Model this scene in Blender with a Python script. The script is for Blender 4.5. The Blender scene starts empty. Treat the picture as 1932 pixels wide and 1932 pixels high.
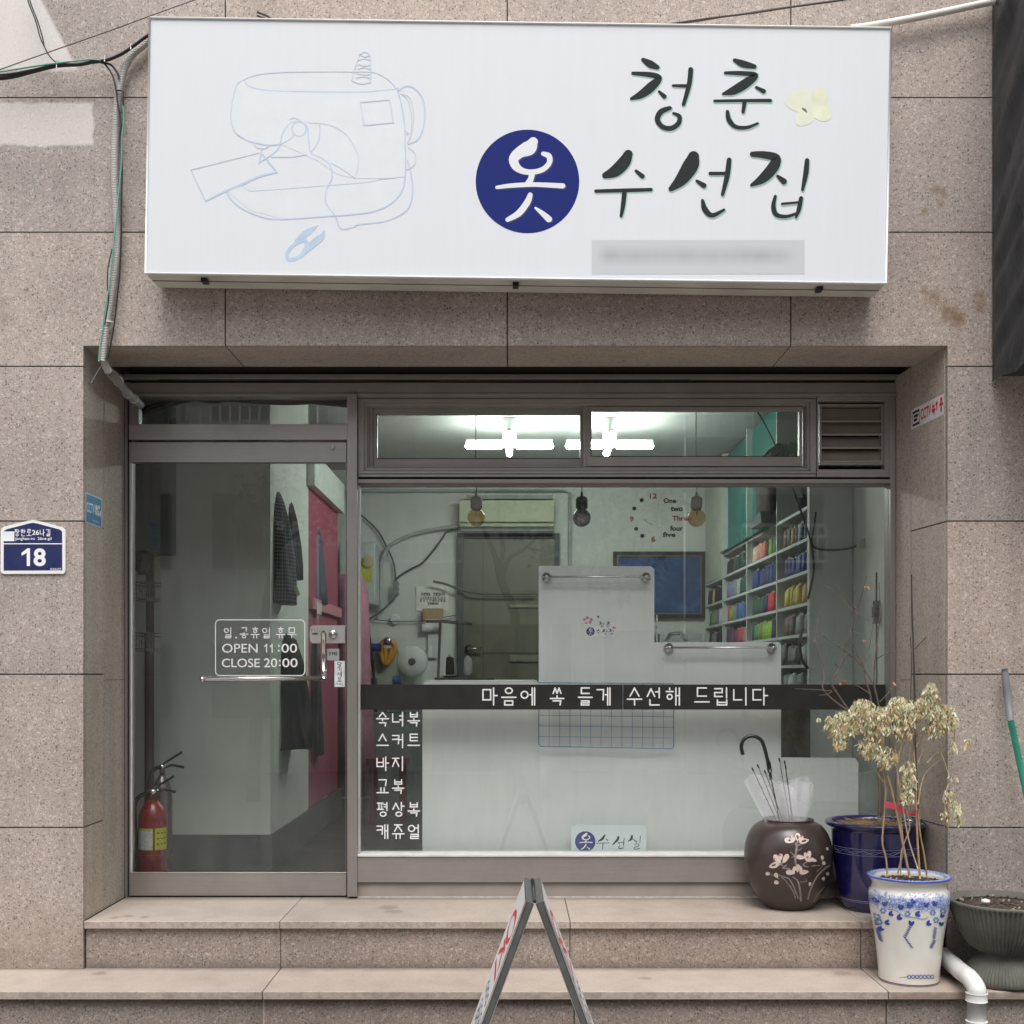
import bpy, math, random
from math import radians, sin, cos, pi, sqrt
random.seed(7)
S = bpy.context.scene
COL = S.collection
CZ = 1.647          # camera height (street level is 0.19)
GZ = 0.19
# ---------------- camera
cd = bpy.data.cameras.new("camera"); cam = bpy.data.objects.new("camera", cd); COL.objects.link(cam)
cam.location = (0, -5, CZ); cam.rotation_euler = (radians(90), 0, 0)
cd.sensor_width = 36; cd.lens = 36 * 2224 / 1932; cd.shift_y = 306 / 1932; cd.shift_x = 0.0005
cd.clip_start = 0.05; cd.clip_end = 300
S.camera = cam
# ---------------- sky and sun (bright overcast)
SUN_EL, SUN_AZ = radians(62), radians(195)
w = bpy.data.worlds.new("World"); S.world = w; w.use_nodes = True
nt = w.node_tree; nt.nodes.clear()
wo = nt.nodes.new("ShaderNodeOutputWorld"); bg = nt.nodes.new("ShaderNodeBackground")
sky = nt.nodes.new("ShaderNodeTexSky"); sky.sky_type = 'NISHITA'; sky.sun_disc = False
sky.sun_elevation = SUN_EL; sky.sun_rotation = SUN_AZ; sky.air_density = 1.0; sky.dust_density = 4.0
hs = nt.nodes.new("ShaderNodeHueSaturation"); hs.inputs['Saturation'].default_value = 0.22
nt.links.new(sky.outputs[0], hs.inputs['Color']); nt.links.new(hs.outputs[0], bg.inputs[0])
bg.inputs[1].default_value = 0.125; nt.links.new(bg.outputs[0], wo.inputs[0])
sd = bpy.data.lights.new("sun", 'SUN'); sd.energy = 1.5; sd.angle = radians(36); sd.color = (1.0, 0.97, 0.93)
so = bpy.data.objects.new("sun", sd); COL.objects.link(so)
so.rotation_euler = (radians(-38), 0, radians(-12)) # placeholder, set below
from mathutils import Vector
so.rotation_euler = Vector((0.10, -0.50, 1.0)).to_track_quat('Z', 'Y').to_euler(); so.location = (0, -6, 12)
S.view_settings.view_transform = 'Standard'; S.view_settings.look = 'None'
S.view_settings.exposure = 0.72; S.view_settings.gamma = 1.0
S.render.engine = 'CYCLES'
cy = S.cycles
cy.use_denoising = True
try: cy.denoiser = 'OPENIMAGEDENOISE'
except Exception: pass
cy.max_bounces = 8; cy.diffuse_bounces = 4; cy.glossy_bounces = 4; cy.transparent_max_bounces = 16; cy.transmission_bounces = 6
cy.caustics_reflective = False; cy.caustics_refractive = False; cy.sample_clamp_indirect = 6

# ---------------- picture -> place
def px(u, v, D): return ((u - 965) / 2224 * D, D - 5.0, CZ + (1272 - v) / 2224 * D)
def PX(u, D): return (u - 965) / 2224 * D
def PZ(v, D): return CZ + (1272 - v) / 2224 * D
def conv(ox, oy, k):   # pixel of an enlarged crop -> pixel of the 1932 view
    return lambda cx, cy_: ((ox + cx * k) / 1.46687, (oy + cy_ * k) / 1.46687)
c1 = conv(0, 0, .51760); c2 = conv(900, 0, .51760); c3 = conv(1834, 0, .51760)
cj = conv(200, 900, .41408); cA = conv(950, 1050, .31056); cB = conv(1450, 1050, .31056); cC = conv(1900, 1050, .31056)
cD = conv(950, 1550, .31056); cE = conv(1450, 1550, .31056); cF = conv(1950, 1700, .45756); cG = conv(1934, 2134, .46584)
cH = conv(200, 1600, .46584); cI = conv(900, 2200, .46584); cK = conv(1934, 1134, .46584); cL = conv(0, 1300, .20704)
cM = conv(0, 2200, .46584); cN = conv(1900, 1350, .25873)

# ---------------- materials
MATS = {}
def newmat(name):
    m = bpy.data.materials.new(name); m.use_nodes = True
    n = m.node_tree; b = n.nodes['Principled BSDF']; MATS[name] = m
    return m, n, b
def node(n, t, **kw):
    x = n.nodes.new(t)
    for k, v in kw.items(): setattr(x, k, v)
    return x
def lk(n, a, b): n.links.new(a, b)
def math_(n, op, a, b=None, clamp=False):
    x = node(n, "ShaderNodeMath", operation=op, use_clamp=clamp)
    for i, q in enumerate((a, b)):
        if q is None: continue
        if isinstance(q, (int, float)): x.inputs[i].default_value = q
        else: lk(n, q, x.inputs[i])
    return x.outputs[0]
def mixc(n, fac, a, b, mode='MIX'):
    x = node(n, "ShaderNodeMix", data_type='RGBA', blend_type=mode)
    for s, q in ((x.inputs[0], fac), (x.inputs[6], a), (x.inputs[7], b)):
        if isinstance(q, (int, float)): s.default_value = q
        elif isinstance(q, tuple): s.default_value = (*q, 1) if len(q) == 3 else q
        else: lk(n, q, s)
    return x.outputs[2]
def ramp(n, src, stops, interp='LINEAR'):
    r = node(n, "ShaderNodeValToRGB"); r.color_ramp.interpolation = interp
    e = r.color_ramp.elements
    while len(e) > len(stops): e.remove(e[-1])
    while len(e) < len(stops): e.new(0.5)
    for i, (p, c) in enumerate(stops):
        e[i].position = p
        if isinstance(c, (int, float)): c = (c, c, c)
        e[i].color = (*c, 1)
    lk(n, src, r.inputs[0]); return r.outputs[0]
def noise(n, co, scale, detail=3, rough=.5, dist=0):
    x = node(n, "ShaderNodeTexNoise"); lk(n, co, x.inputs['Vector'])
    x.inputs['Scale'].default_value = scale; x.inputs['Detail'].default_value = detail
    x.inputs['Roughness'].default_value = rough; x.inputs['Distortion'].default_value = dist
    return x.outputs[0]
def geopos(n): return node(n, "ShaderNodeNewGeometry").outputs['Position']
def objco(n): return node(n, "ShaderNodeTexCoord").outputs['Object']
def setspec(b, v):
    for k in ('Specular IOR Level', 'Specular'):
        if k in b.inputs: b.inputs[k].default_value = v; return
def bumpit(n, b, h, strength=.3, dist=.002):
    x = node(n, "ShaderNodeBump"); x.inputs['Strength'].default_value = strength; x.inputs['Distance'].default_value = dist
    lk(n, h, x.inputs['Height']); lk(n, x.outputs[0], b.inputs['Normal'])

def M(name, col, rough=.5, metal=0.0, var=.12, scale=14, bump=0, bscale=120, spec=.5, coat=0, stretch=None):
    """a plain material with soft uneven tone, a little roughness variation and optional grain"""
    if name in MATS: return MATS[name]
    m, n, b = newmat(name)
    co = objco(n)
    if stretch:
        mp = node(n, "ShaderNodeMapping"); mp.inputs['Scale'].default_value = stretch
        lk(n, co, mp.inputs[0]); co = mp.outputs[0]
    f = noise(n, co, scale, 4, .6)
    lo = tuple(max(0, c * (1 - var)) for c in col); hi = tuple(min(1, c * (1 + var)) for c in col)
    lk(n, ramp(n, f, [(.3, lo), (.7, hi)]), b.inputs['Base Color'])
    r = ramp(n, f, [(.3, max(0, rough - .06)), (.7, min(1, rough + .06))])
    lk(n, r, b.inputs['Roughness'])
    b.inputs['Metallic'].default_value = metal; setspec(b, spec)
    if coat: b.inputs['Coat Weight'].default_value = coat; b.inputs['Coat Roughness'].default_value = .08
    if bump: bumpit(n, b, noise(n, co, bscale, 3), bump)
    return m

def box_mask(n, pos, x0, x1, z0, z1, soft=.01, wob=0.0, ws=12):
    sx = node(n, "ShaderNodeSeparateXYZ"); lk(n, pos, sx.inputs[0])
    x, z = sx.outputs[0], sx.outputs[2]
    if wob:
        w1 = math_(n, 'MULTIPLY', math_(n, 'SUBTRACT', noise(n, pos, ws, 2), .5), wob)
        x = math_(n, 'ADD', x, w1); z = math_(n, 'ADD', z, w1)
    a = math_(n, 'MULTIPLY', math_(n, 'SUBTRACT', x, x0), 1 / soft, True)
    b_ = math_(n, 'MULTIPLY', math_(n, 'SUBTRACT', x1, x), 1 / soft, True)
    c = math_(n, 'MULTIPLY', math_(n, 'SUBTRACT', z, z0), 1 / soft, True)
    d = math_(n, 'MULTIPLY', math_(n, 'SUBTRACT', z1, z), 1 / soft, True)
    return math_(n, 'MULTIPLY', math_(n, 'MULTIPLY', a, b_), math_(n, 'MULTIPLY', c, d))
def spot_mask(n, pos, c, r, soft=1.1, ws=34):
    d = node(n, "ShaderNodeVectorMath", operation='DISTANCE'); lk(n, pos, d.inputs[0]); d.inputs[1].default_value = c
    nn = math_(n, 'MULTIPLY', math_(n, 'SUBTRACT', noise(n, pos, ws, 4, .6), .5), r * 1.6)
    q = math_(n, 'ADD', d.outputs[1], nn)
    return math_(n, 'MULTIPLY', math_(n, 'SUBTRACT', r, q), 1 / (r * soft), True)

def granite(name, base, light, dark, cell=120, contrast=1.0, rough=.5, facade=False, tread=False, riser=False):
    m, n, b = newmat(name)
    pos = geopos(n)
    vo = node(n, "ShaderNodeTexVoronoi", feature='F1'); lk(n, pos, vo.inputs['Vector']); vo.inputs['Scale'].default_value = cell
    sep = node(n, "ShaderNodeSeparateColor"); lk(n, vo.outputs['Color'], sep.inputs[0])
    cr = ramp(n, sep.outputs[0], [(0, tuple(.6 * x for x in base)), (.06, tuple(.66 * x for x in base)), (.16, tuple(.86 * x for x in base)), (.45, base), (.78, base), (.94, tuple(.5 * (x + y) for x, y in zip(base, light))), (1, light)])
    g = noise(n, pos, cell * 1.7, 3, .7)
    cr2 = mixc(n, .55, cr, ramp(n, g, [(.36, tuple(.60 * x for x in base)), (.5, base), (.62, tuple(min(1, 1.38 * x) for x in base))]))
    # separate dark mica dots and pale feldspar grains
    wn = node(n, "ShaderNodeTexNoise"); lk(n, pos, wn.inputs['Vector']); wn.inputs['Scale'].default_value = cell * 1.3; wn.inputs['Detail'].default_value = 3
    wv_ = node(n, "ShaderNodeVectorMath", operation='MULTIPLY_ADD'); lk(n, wn.outputs['Color'], wv_.inputs[0]); wv_.inputs[1].default_value = (1.3 / cell,) * 3; lk(n, pos, wv_.inputs[2])
    for sc_, off_, thr, colr_, amt in ((cell * .9, 3.1, .22, dark, .75), (cell * 1.3, 5.3, .20, dark, .6), (cell * .95, 9.7, .16, light, .65)):
        v2 = node(n, "ShaderNodeTexVoronoi", feature='F1'); mp2 = node(n, "ShaderNodeMapping"); mp2.inputs['Location'].default_value = (off_, off_, off_); lk(n, wv_.outputs[0], mp2.inputs[0]); lk(n, mp2.outputs[0], v2.inputs['Vector']); v2.inputs['Scale'].default_value = sc_
        s2 = node(n, "ShaderNodeSeparateColor"); lk(n, v2.outputs['Color'], s2.inputs[0])
        dd_ = math_(n, 'MULTIPLY', math_(n, 'SUBTRACT', math_(n, 'MULTIPLY', s2.outputs[0], thr + .18), v2.outputs['Distance']), 14, True)
        cr2 = mixc(n, math_(n, 'MULTIPLY', dd_, amt), cr2, colr_)
    pink = mixc(n, ramp(n, sep.outputs[1], [(.6, 0), (.95, .3)]), cr2, (base[0] * 1.10, base[1] * .94, base[2] * .86))
    big = noise(n, pos, 1.3, 4, .6)
    col = mixc(n, 1.0, pink, ramp(n, big, [(.3, .80), (.5, .98), (.7, 1.06)]), 'MULTIPLY')
    isl = node(n, "ShaderNodeNewGeometry").outputs['Random Per Island']
    col = mixc(n, 1.0, col, ramp(n, isl, [(0, (.84, .845, .86)), (.35, (1, .985, .98)), (.7, (.93, .915, .915)), (1, (1.03, .98, .95))]), 'MULTIPLY')
    # rain streaks
    mp = node(n, "ShaderNodeMapping"); mp.inputs['Scale'].default_value = (9, 9, .7); lk(n, pos, mp.inputs[0])
    st = noise(n, mp.outputs[0], 1.0, 4, .6)
    col = mixc(n, 1.0, col, ramp(n, st, [(.32, .9), (.55, 1.0)]), 'MULTIPLY')
    if facade:
        # rust-brown stains on the right of the sign, pale patches at the upper left, damp foot of the pillar
        for (u, v, r) in ((1762, 560, .045), (1790, 590, .05), (1803, 600, .05), (1850, 560, .035), (1850, 580, .03), (1745, 548, .02), (1780, 365, .02), (1766, 358, .025), (1745, 400, .02), (1775, 385, .018), (1812, 600, .03)):
            X, _, Z = px(u, v, 5.0)
            col = mixc(n, math_(n, 'MULTIPLY', spot_mask(n, pos, (X, 0, Z), r * 1.25), .66), col, (.2, .12, .055))
        for (u, v, r) in ((2, 600, .08), (1640, 1130, .03), (1700, 1560, .05)):
            X, _, Z = px(u, v, 5.0)
            col = mixc(n, math_(n, 'MULTIPLY', spot_mask(n, pos, (X, 0, Z), r), .3), col, (.14, .11, .10))
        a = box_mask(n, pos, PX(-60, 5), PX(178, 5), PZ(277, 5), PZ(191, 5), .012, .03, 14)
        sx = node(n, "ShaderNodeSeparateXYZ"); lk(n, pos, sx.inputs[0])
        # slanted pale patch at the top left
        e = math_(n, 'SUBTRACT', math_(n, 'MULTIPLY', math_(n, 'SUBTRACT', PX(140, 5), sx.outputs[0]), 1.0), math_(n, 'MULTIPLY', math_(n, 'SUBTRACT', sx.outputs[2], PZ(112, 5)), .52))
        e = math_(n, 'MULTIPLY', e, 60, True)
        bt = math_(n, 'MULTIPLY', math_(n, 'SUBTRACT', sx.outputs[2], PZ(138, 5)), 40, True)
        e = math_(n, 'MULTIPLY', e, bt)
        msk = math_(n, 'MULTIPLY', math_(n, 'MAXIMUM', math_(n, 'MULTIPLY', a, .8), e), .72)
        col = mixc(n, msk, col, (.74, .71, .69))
        dmp = math_(n, 'MULTIPLY', math_(n, 'SUBTRACT', math_(n, 'ADD', .68, math_(n, 'MULTIPLY', math_(n, 'SUBTRACT', noise(n, pos, 3.5, 3), .5), .5)), sx.outputs[2]), 5, True)
        dmp = math_(n, 'MULTIPLY', dmp, .42)
        col = mixc(n, dmp, col, (.17, .125, .09))
    if tread:
        sx = node(n, "ShaderNodeSeparateXYZ"); lk(n, pos, sx.inputs[0])
        tan = box_mask(n, pos, -3, -1.93, .2, .41, .35, .25, 6)
        col = mixc(n, math_(n, 'MULTIPLY', tan, .6), col, (.50, .33, .18))
        wet = box_mask(n, pos, 1.487, 4, .2, .41, .03, .05, 6)
        col = mixc(n, math_(n, 'MULTIPLY', wet, .6), col, (.20, .14, .10))
        for (X, Y, Z, r) in ((-1.66, .10, .6, .035), (-1.58, .08, .6, .03), (-1.7, .07, .6, .03), (1.38, -.07, .396, .05), (-1.72, -.07, .396, .04), (.55, -.15, .396, .035), (-.55, .3, .6, .06), (-.52, .2, .6, .05)):
            col = mixc(n, math_(n, 'MULTIPLY', spot_mask(n, pos, (X, Y, Z), r, .6), .45), col, (.12, .085, .06))
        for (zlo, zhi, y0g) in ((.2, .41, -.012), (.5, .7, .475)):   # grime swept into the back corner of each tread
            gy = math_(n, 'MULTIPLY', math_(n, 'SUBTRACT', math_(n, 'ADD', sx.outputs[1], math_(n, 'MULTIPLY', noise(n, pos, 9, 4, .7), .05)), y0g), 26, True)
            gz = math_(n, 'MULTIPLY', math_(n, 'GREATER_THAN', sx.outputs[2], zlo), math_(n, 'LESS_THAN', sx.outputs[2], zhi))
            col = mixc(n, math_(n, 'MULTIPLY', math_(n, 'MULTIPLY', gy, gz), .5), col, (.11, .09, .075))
        # dirt ground into the nosing edge
        ne = math_(n, 'MULTIPLY', math_(n, 'SUBTRACT', .60, noise(n, pos, 26, 5, .7)), 1.0, True)
        nz = math_(n, 'LESS_THAN', math_(n, 'ABSOLUTE', math_(n, 'SUBTRACT', sx.outputs[2], .382)), .0125); nz2 = math_(n, 'LESS_THAN', math_(n, 'ABSOLUTE', math_(n, 'SUBTRACT', sx.outputs[2], .586)), .0125)
        col = mixc(n, math_(n, 'MULTIPLY', math_(n, 'MULTIPLY', math_(n, 'MAXIMUM', nz, nz2), ramp(n, noise(n, pos, 30, 5, .75), [(.42, 0), (.62, 1)])), .45), col, (.16, .125, .10))
        drt = noise(n, pos, 7, 5, .65)
        col = mixc(n, ramp(n, drt, [(.5, 0), (.75, .22)]), col, (.25, .2, .16))
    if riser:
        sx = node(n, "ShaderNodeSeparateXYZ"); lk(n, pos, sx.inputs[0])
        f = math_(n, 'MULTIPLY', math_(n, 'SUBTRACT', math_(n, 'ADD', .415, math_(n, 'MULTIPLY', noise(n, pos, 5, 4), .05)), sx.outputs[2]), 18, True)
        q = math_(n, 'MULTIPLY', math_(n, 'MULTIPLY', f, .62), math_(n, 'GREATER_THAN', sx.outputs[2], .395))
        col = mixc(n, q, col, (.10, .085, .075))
    lk(n, col, b.inputs['Base Color'])
    b.inputs['Roughness'].default_value = rough; setspec(b, .35)
    bumpit(n, b, g, .25, .0012)
    return m
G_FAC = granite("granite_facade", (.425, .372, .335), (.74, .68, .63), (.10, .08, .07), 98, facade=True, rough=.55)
G_JMB = granite("granite_jamb", (.47, .42, .365), (.56, .505, .45), (.25, .21, .18), 70, rough=.6)
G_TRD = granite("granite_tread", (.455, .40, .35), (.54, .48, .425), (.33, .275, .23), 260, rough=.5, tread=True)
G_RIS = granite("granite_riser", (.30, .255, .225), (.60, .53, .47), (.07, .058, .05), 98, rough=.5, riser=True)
GROUT = M("grout", (.075, .06, .05), .9, var=.3, scale=20)
GROUT_L = M("pale_grout", (.42, .39, .36), .9, var=.25, scale=30)

def brushed(name, col, rough=.34, metal=.85, vertical=False, dirt=.5):
    m, n, b = newmat(name); pos = geopos(n)
    mp = node(n, "ShaderNodeMapping"); mp.inputs['Scale'].default_value = (260, 260, 3) if vertical else (3, 260, 260); lk(n, pos, mp.inputs[0])
    s = noise(n, mp.outputs[0], 1.0, 3, .6)
    d = noise(n, pos, 3.2, 5, .65)
    c = mixc(n, 1.0, ramp(n, s, [(.35, tuple(.95 * x for x in col)), (.65, tuple(min(1, 1.04 * x) for x in col))]), ramp(n, d, [(.3, 1 - .35 * dirt), (.62, 1.0)]), 'MULTIPLY')
    lk(n, c, b.inputs['Base Color']); b.inputs['Metallic'].default_value = metal
    lk(n, ramp(n, d, [(.3, rough + .12), (.7, rough - .04)]), b.inputs['Roughness'])
    bumpit(n, b, s, .05, .0003)
    return m
STEEL = brushed("brushed_steel", (.46, .435, .415), .33, .85)
STEELV = brushed("brushed_steel_vertical", (.44, .415, .395), .33, .85, True)
ALU = brushed("bronze_aluminium", (.36, .335, .312), .38, .4)
ALUD = brushed("bronze_aluminium_dull", (.20, .185, .172), .5, .3)
CHROME = M("chrome", (.62, .61, .60), .18, 1.0, var=.05)
BLACKGAP = M("dark_gap", (.012, .012, .012), .8, var=.2)
GASKET = M("white_gasket", (.62, .62, .60), .5, var=.1)
BLACKP = M("black_plastic", (.012, .012, .013), .32, var=.1)
DARKCAB = M("black_cable_sheath", (.015, .015, .016), .5, var=.2)
WHITEP = M("white_plastic", (.74, .74, .73), .35, var=.04)

def glassmat(name, tint, refl=1.0, rough=0.0, haze=0.0, dirt=.02):
    m = bpy.data.materials.new(name); m.use_nodes = True; n = m.node_tree; n.nodes.clear(); MATS[name] = m
    out = node(n, "ShaderNodeOutputMaterial")
    tr = node(n, "ShaderNodeBsdfTransparent"); tr.inputs[0].default_value = (*tint, 1)
    gl = node(n, "ShaderNodeBsdfGlossy"); gl.inputs['Roughness'].default_value = rough
    lw = node(n, "ShaderNodeLayerWeight"); lw.inputs[0].default_value = .5
    f = math_(n, 'POWER', lw.outputs['Facing'], 5.0)
    f = math_(n, 'ADD', math_(n, 'MULTIPLY', f, .9), .043 * refl, True)
    mx = node(n, "ShaderNodeMixShader"); lk(n, f, mx.inputs[0]); lk(n, tr.outputs[0], mx.inputs[1]); lk(n, gl.outputs[0], mx.inputs[2])
    df = node(n, "ShaderNodeBsdfDiffuse"); df.inputs[0].default_value = (.55, .56, .52, 1)
    pos = geopos(n)
    mp = node(n, "ShaderNodeMapping"); mp.inputs['Scale'].default_value = (14, 14, 2.2); lk(n, pos, mp.inputs[0])
    dn = noise(n, mp.outputs[0], 1.0, 6, .7)
    dd = ramp(n, dn, [(.45, haze), (.85, haze + dirt * 4)])
    m2 = node(n, "ShaderNodeMixShader"); lk(n, dd, m2.inputs[0]); lk(n, mx.outputs[0], m2.inputs[1]); lk(n, df.outputs[0], m2.inputs[2])
    lk(n, m2.outputs[0], out.inputs[0]); return m
GLASS = glassmat("window_glass", (.965, .978, .97), 1.5, haze=.003, dirt=.010)
GLASSD = glassmat("door_glass", (.925, .94, .93), 1.35, haze=.004, dirt=.009)

def emis(name, col, st):
    m = bpy.data.materials.new(name); m.use_nodes = True; n = m.node_tree; n.nodes.clear(); MATS[name] = m
    o = node(n, "ShaderNodeOutputMaterial"); e = node(n, "ShaderNodeEmission"); e.inputs[0].default_value = (*col, 1); e.inputs[1].default_value = st
    lk(n, e.outputs[0], o.inputs[0]); return m

# ---------------- mesh helpers
WL = {}
def tag(o, label=None, cat=None, group=None, kind=None):
    if label: o['label'] = label
    if cat: o['category'] = cat
    if group: o['group'] = group
    if kind: o['kind'] = kind
    return o
def thing(name, label, cat, loc, group=None):
    o = bpy.data.objects.new(name, None); COL.objects.link(o); o.location = loc; WL[o.name] = Vector(loc)
    o.empty_display_size = .05
    return tag(o, label, cat, group)
class MB:
    def __init__(s): s.v = []; s.f = []; s.m = []; s.sm = []
    def add(s, vs, fs, mi=0, smooth=False):
        k = len(s.v); s.v += [tuple(p) for p in vs]
        for f in fs: s.f.append(tuple(i + k for i in f)); s.m.append(mi); s.sm.append(smooth)
        return s
    def box(s, x0, x1, y0, y1, z0, z1, mi=0):
        x0, x1 = sorted((x0, x1)); y0, y1 = sorted((y0, y1)); z0, z1 = sorted((z0, z1))
        return s.add([(x, y, z) for x in (x0, x1) for y in (y0, y1) for z in (z0, z1)],
            [(0, 1, 3, 2), (4, 6, 7, 5), (0, 4, 5, 1), (2, 3, 7, 6), (0, 2, 6, 4), (1, 5, 7, 3)], mi)
    def pbox(s, u0, u1, v0, v1, D, th, mi=0):   # picture rectangle whose front face is at distance D, th thick
        return s.box(PX(u0, D), PX(u1, D), D - 5, D - 5 + th, PZ(v0, D), PZ(v1, D), mi)
    def hexa(s, p, mi=0):   # 8 points: bottom ring 4, top ring 4
        return s.add(p, [(3, 2, 1, 0), (4, 5, 6, 7), (0, 1, 5, 4), (1, 2, 6, 5), (2, 3, 7, 6), (3, 0, 4, 7)], mi)
    def prism(s, pts, d, mi=0):   # polygon (3d points) extruded by vector d
        n = len(pts); a = [Vector(p) for p in pts]; b = [p + Vector(d) for p in a]
        return s.add(a + b, [tuple(range(n)), tuple(range(2 * n - 1, n - 1, -1))] + [(i, (i + 1) % n, n + (i + 1) % n, n + i) for i in range(n)], mi)
    def tube(s, pts, r, seg=8, mi=0, caps=True, closed=False):
        P = [Vector(p) for p in pts]; n = len(P)
        R = r if isinstance(r, (list, tuple)) else [r] * n
        vs = []; prev = None
        for i in range(n):
            if closed: t = P[(i + 1) % n] - P[i - 1]
            else: t = P[min(i + 1, n - 1)] - P[max(i - 1, 0)]
            if t.length < 1e-9: t = Vector((0, 0, 1))
            t.normalize()
            if prev is None:
                a = t.cross(Vector((0, 0, 1)));
                if a.length < .1: a = t.cross(Vector((1, 0, 0)))
            else: a = prev - t * prev.dot(t)
            a.normalize(); prev = a; b = t.cross(a)
            for k in range(seg):
                q = 2 * pi * k / seg; vs.append(P[i] + (a * cos(q) + b * sin(q)) * R[i])
        fs = []
        for i in range(n if closed else n - 1):
            j = (i + 1) % n
            for k in range(seg): fs.append((i * seg + k, i * seg + (k + 1) % seg, j * seg + (k + 1) % seg, j * seg + k))
        s.add(vs, fs, mi, True)
        if caps and not closed:
            k0 = len(s.v) - len(vs)
            s.f.append(tuple(k0 + i for i in range(seg))); s.m.append(mi); s.sm.append(False)
            s.f.append(tuple(k0 + (n - 1) * seg + i for i in reversed(range(seg)))); s.m.append(mi); s.sm.append(False)
        return s
    def lathe(s, prof, c, seg=48, mi=0, rfun=None, axis='Z', smooth=True):
        vs = []
        for j, (r, z) in enumerate(prof):
            for k in range(seg):
                q = 2 * pi * k / seg; rr = r * (rfun(q, j) if rfun else 1)
                if axis == 'Z': p = (c[0] + rr * cos(q), c[1] + rr * sin(q), c[2] + z)
                elif axis == 'Y': p = (c[0] + rr * cos(q), c[1] + z, c[2] + rr * sin(q))
                else: p = (c[0] + z, c[1] + rr * cos(q), c[2] + rr * sin(q))
                vs.append(p)
        fs = []
        for j in range(len(prof) - 1):
            for k in range(seg): fs.append((j * seg + k, j * seg + (k + 1) % seg, (j + 1) * seg + (k + 1) % seg, (j + 1) * seg + k))
        s.add(vs, fs, mi, smooth)
        k0 = len(s.v) - len(vs)
        if prof[0][0] > 1e-4: s.f.append(tuple(k0 + i for i in reversed(range(seg)))); s.m.append(mi); s.sm.append(False)
        if prof[-1][0] > 1e-4: s.f.append(tuple(k0 + (len(prof) - 1) * seg + i for i in range(seg))); s.m.append(mi); s.sm.append(False)
        return s
    def loft(s, secs, seg=28, mi=0, fold=0.0, nf=5, ph=0.0, cap=True):
        # secs: (cx, cy, z, rx, ry)
        vs = []
        for j, (cx, cy_, z, rx, ry) in enumerate(secs):
            for k in range(seg):
                q = 2 * pi * k / seg; t = j / max(1, len(secs) - 1)
                g = 1 + fold * t * sin(nf * q + ph + 2.0 * sin(j * .7)) + fold * .5 * sin((nf * 2 + 1) * q + j)
                vs.append((cx + rx * g * cos(q), cy_ + ry * g * sin(q), z + fold * .03 * sin(nf * q)))
        n = len(secs)
        fs = [(j * seg + k, j * seg + (k + 1) % seg, (j + 1) * seg + (k + 1) % seg, (j + 1) * seg + k) for j in range(n - 1) for k in range(seg)]
        if cap: fs += [tuple(reversed(range(seg))), tuple((n - 1) * seg + i for i in range(seg))]
        return s.add(vs, fs, mi, True)
    def ball(s, c, r, seg=16, mi=0, sc=(1, 1, 1)):
        rings = seg // 2; vs = [(c[0], c[1], c[2] - r * sc[2])]
        for j in range(1, rings):
            a = -pi / 2 + pi * j / rings
            for k in range(seg): q = 2 * pi * k / seg; vs.append((c[0] + r * sc[0] * cos(a) * cos(q), c[1] + r * sc[1] * cos(a) * sin(q), c[2] + r * sc[2] * sin(a)))
        vs.append((c[0], c[1], c[2] + r * sc[2])); last = len(vs) - 1
        fs = [(0, 1 + (k + 1) % seg, 1 + k) for k in range(seg)]
        for j in range(rings - 2):
            for k in range(seg): a = 1 + j * seg; fs.append((a + k, a + (k + 1) % seg, a + seg + (k + 1) % seg, a + seg + k))
        a = 1 + (rings - 2) * seg
        fs += [(a + k, a + (k + 1) % seg, last) for k in range(seg)]
        return s.add(vs, fs, mi, True)
    def build(s, name, mats, parent=None, bevel=0.0, shift=None):
        me = bpy.data.meshes.new(name)
        xs = [p[0] for p in s.v]; ys = [p[1] for p in s.v]; zs = [p[2] for p in s.v]
        if parent is None: org = Vector(((min(xs) + max(xs)) / 2, (min(ys) + max(ys)) / 2, min(zs)))
        else: org = Vector(((min(xs) + max(xs)) / 2, (min(ys) + max(ys)) / 2, (min(zs) + max(zs)) / 2))
        me.from_pydata([(p[0] - org.x, p[1] - org.y, p[2] - org.z) for p in s.v], [], s.f)
        if not isinstance(mats, (list, tuple)): mats = [mats]
        for m in mats: me.materials.append(m)
        me.polygons.foreach_set('material_index', s.m); me.polygons.foreach_set('use_smooth', s.sm); me.update()
        o = bpy.data.objects.new(name, me); COL.objects.link(o)
        WL[o.name] = org
        if parent is not None: o.parent = parent; o.location = org - WL[parent.name]
        else: o.location = org
        if bevel:
            bv = o.modifiers.new("bevel", 'BEVEL'); bv.width = bevel; bv.segments = 2; bv.limit_method = 'ANGLE'; bv.angle_limit = radians(50)
            bv.harden_normals = False
        return o
def dup(root, loc, label=None):
    r = root.copy(); COL.objects.link(r); d = Vector(loc); r.location = d; WL[r.name] = d
    if label: r['label'] = label
    for ch in list(root.children):
        c = ch.copy(); COL.objects.link(c); c.parent = r
        for g in list(ch.children):
            e = g.copy(); COL.objects.link(e); e.parent = c
    return r
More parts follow.
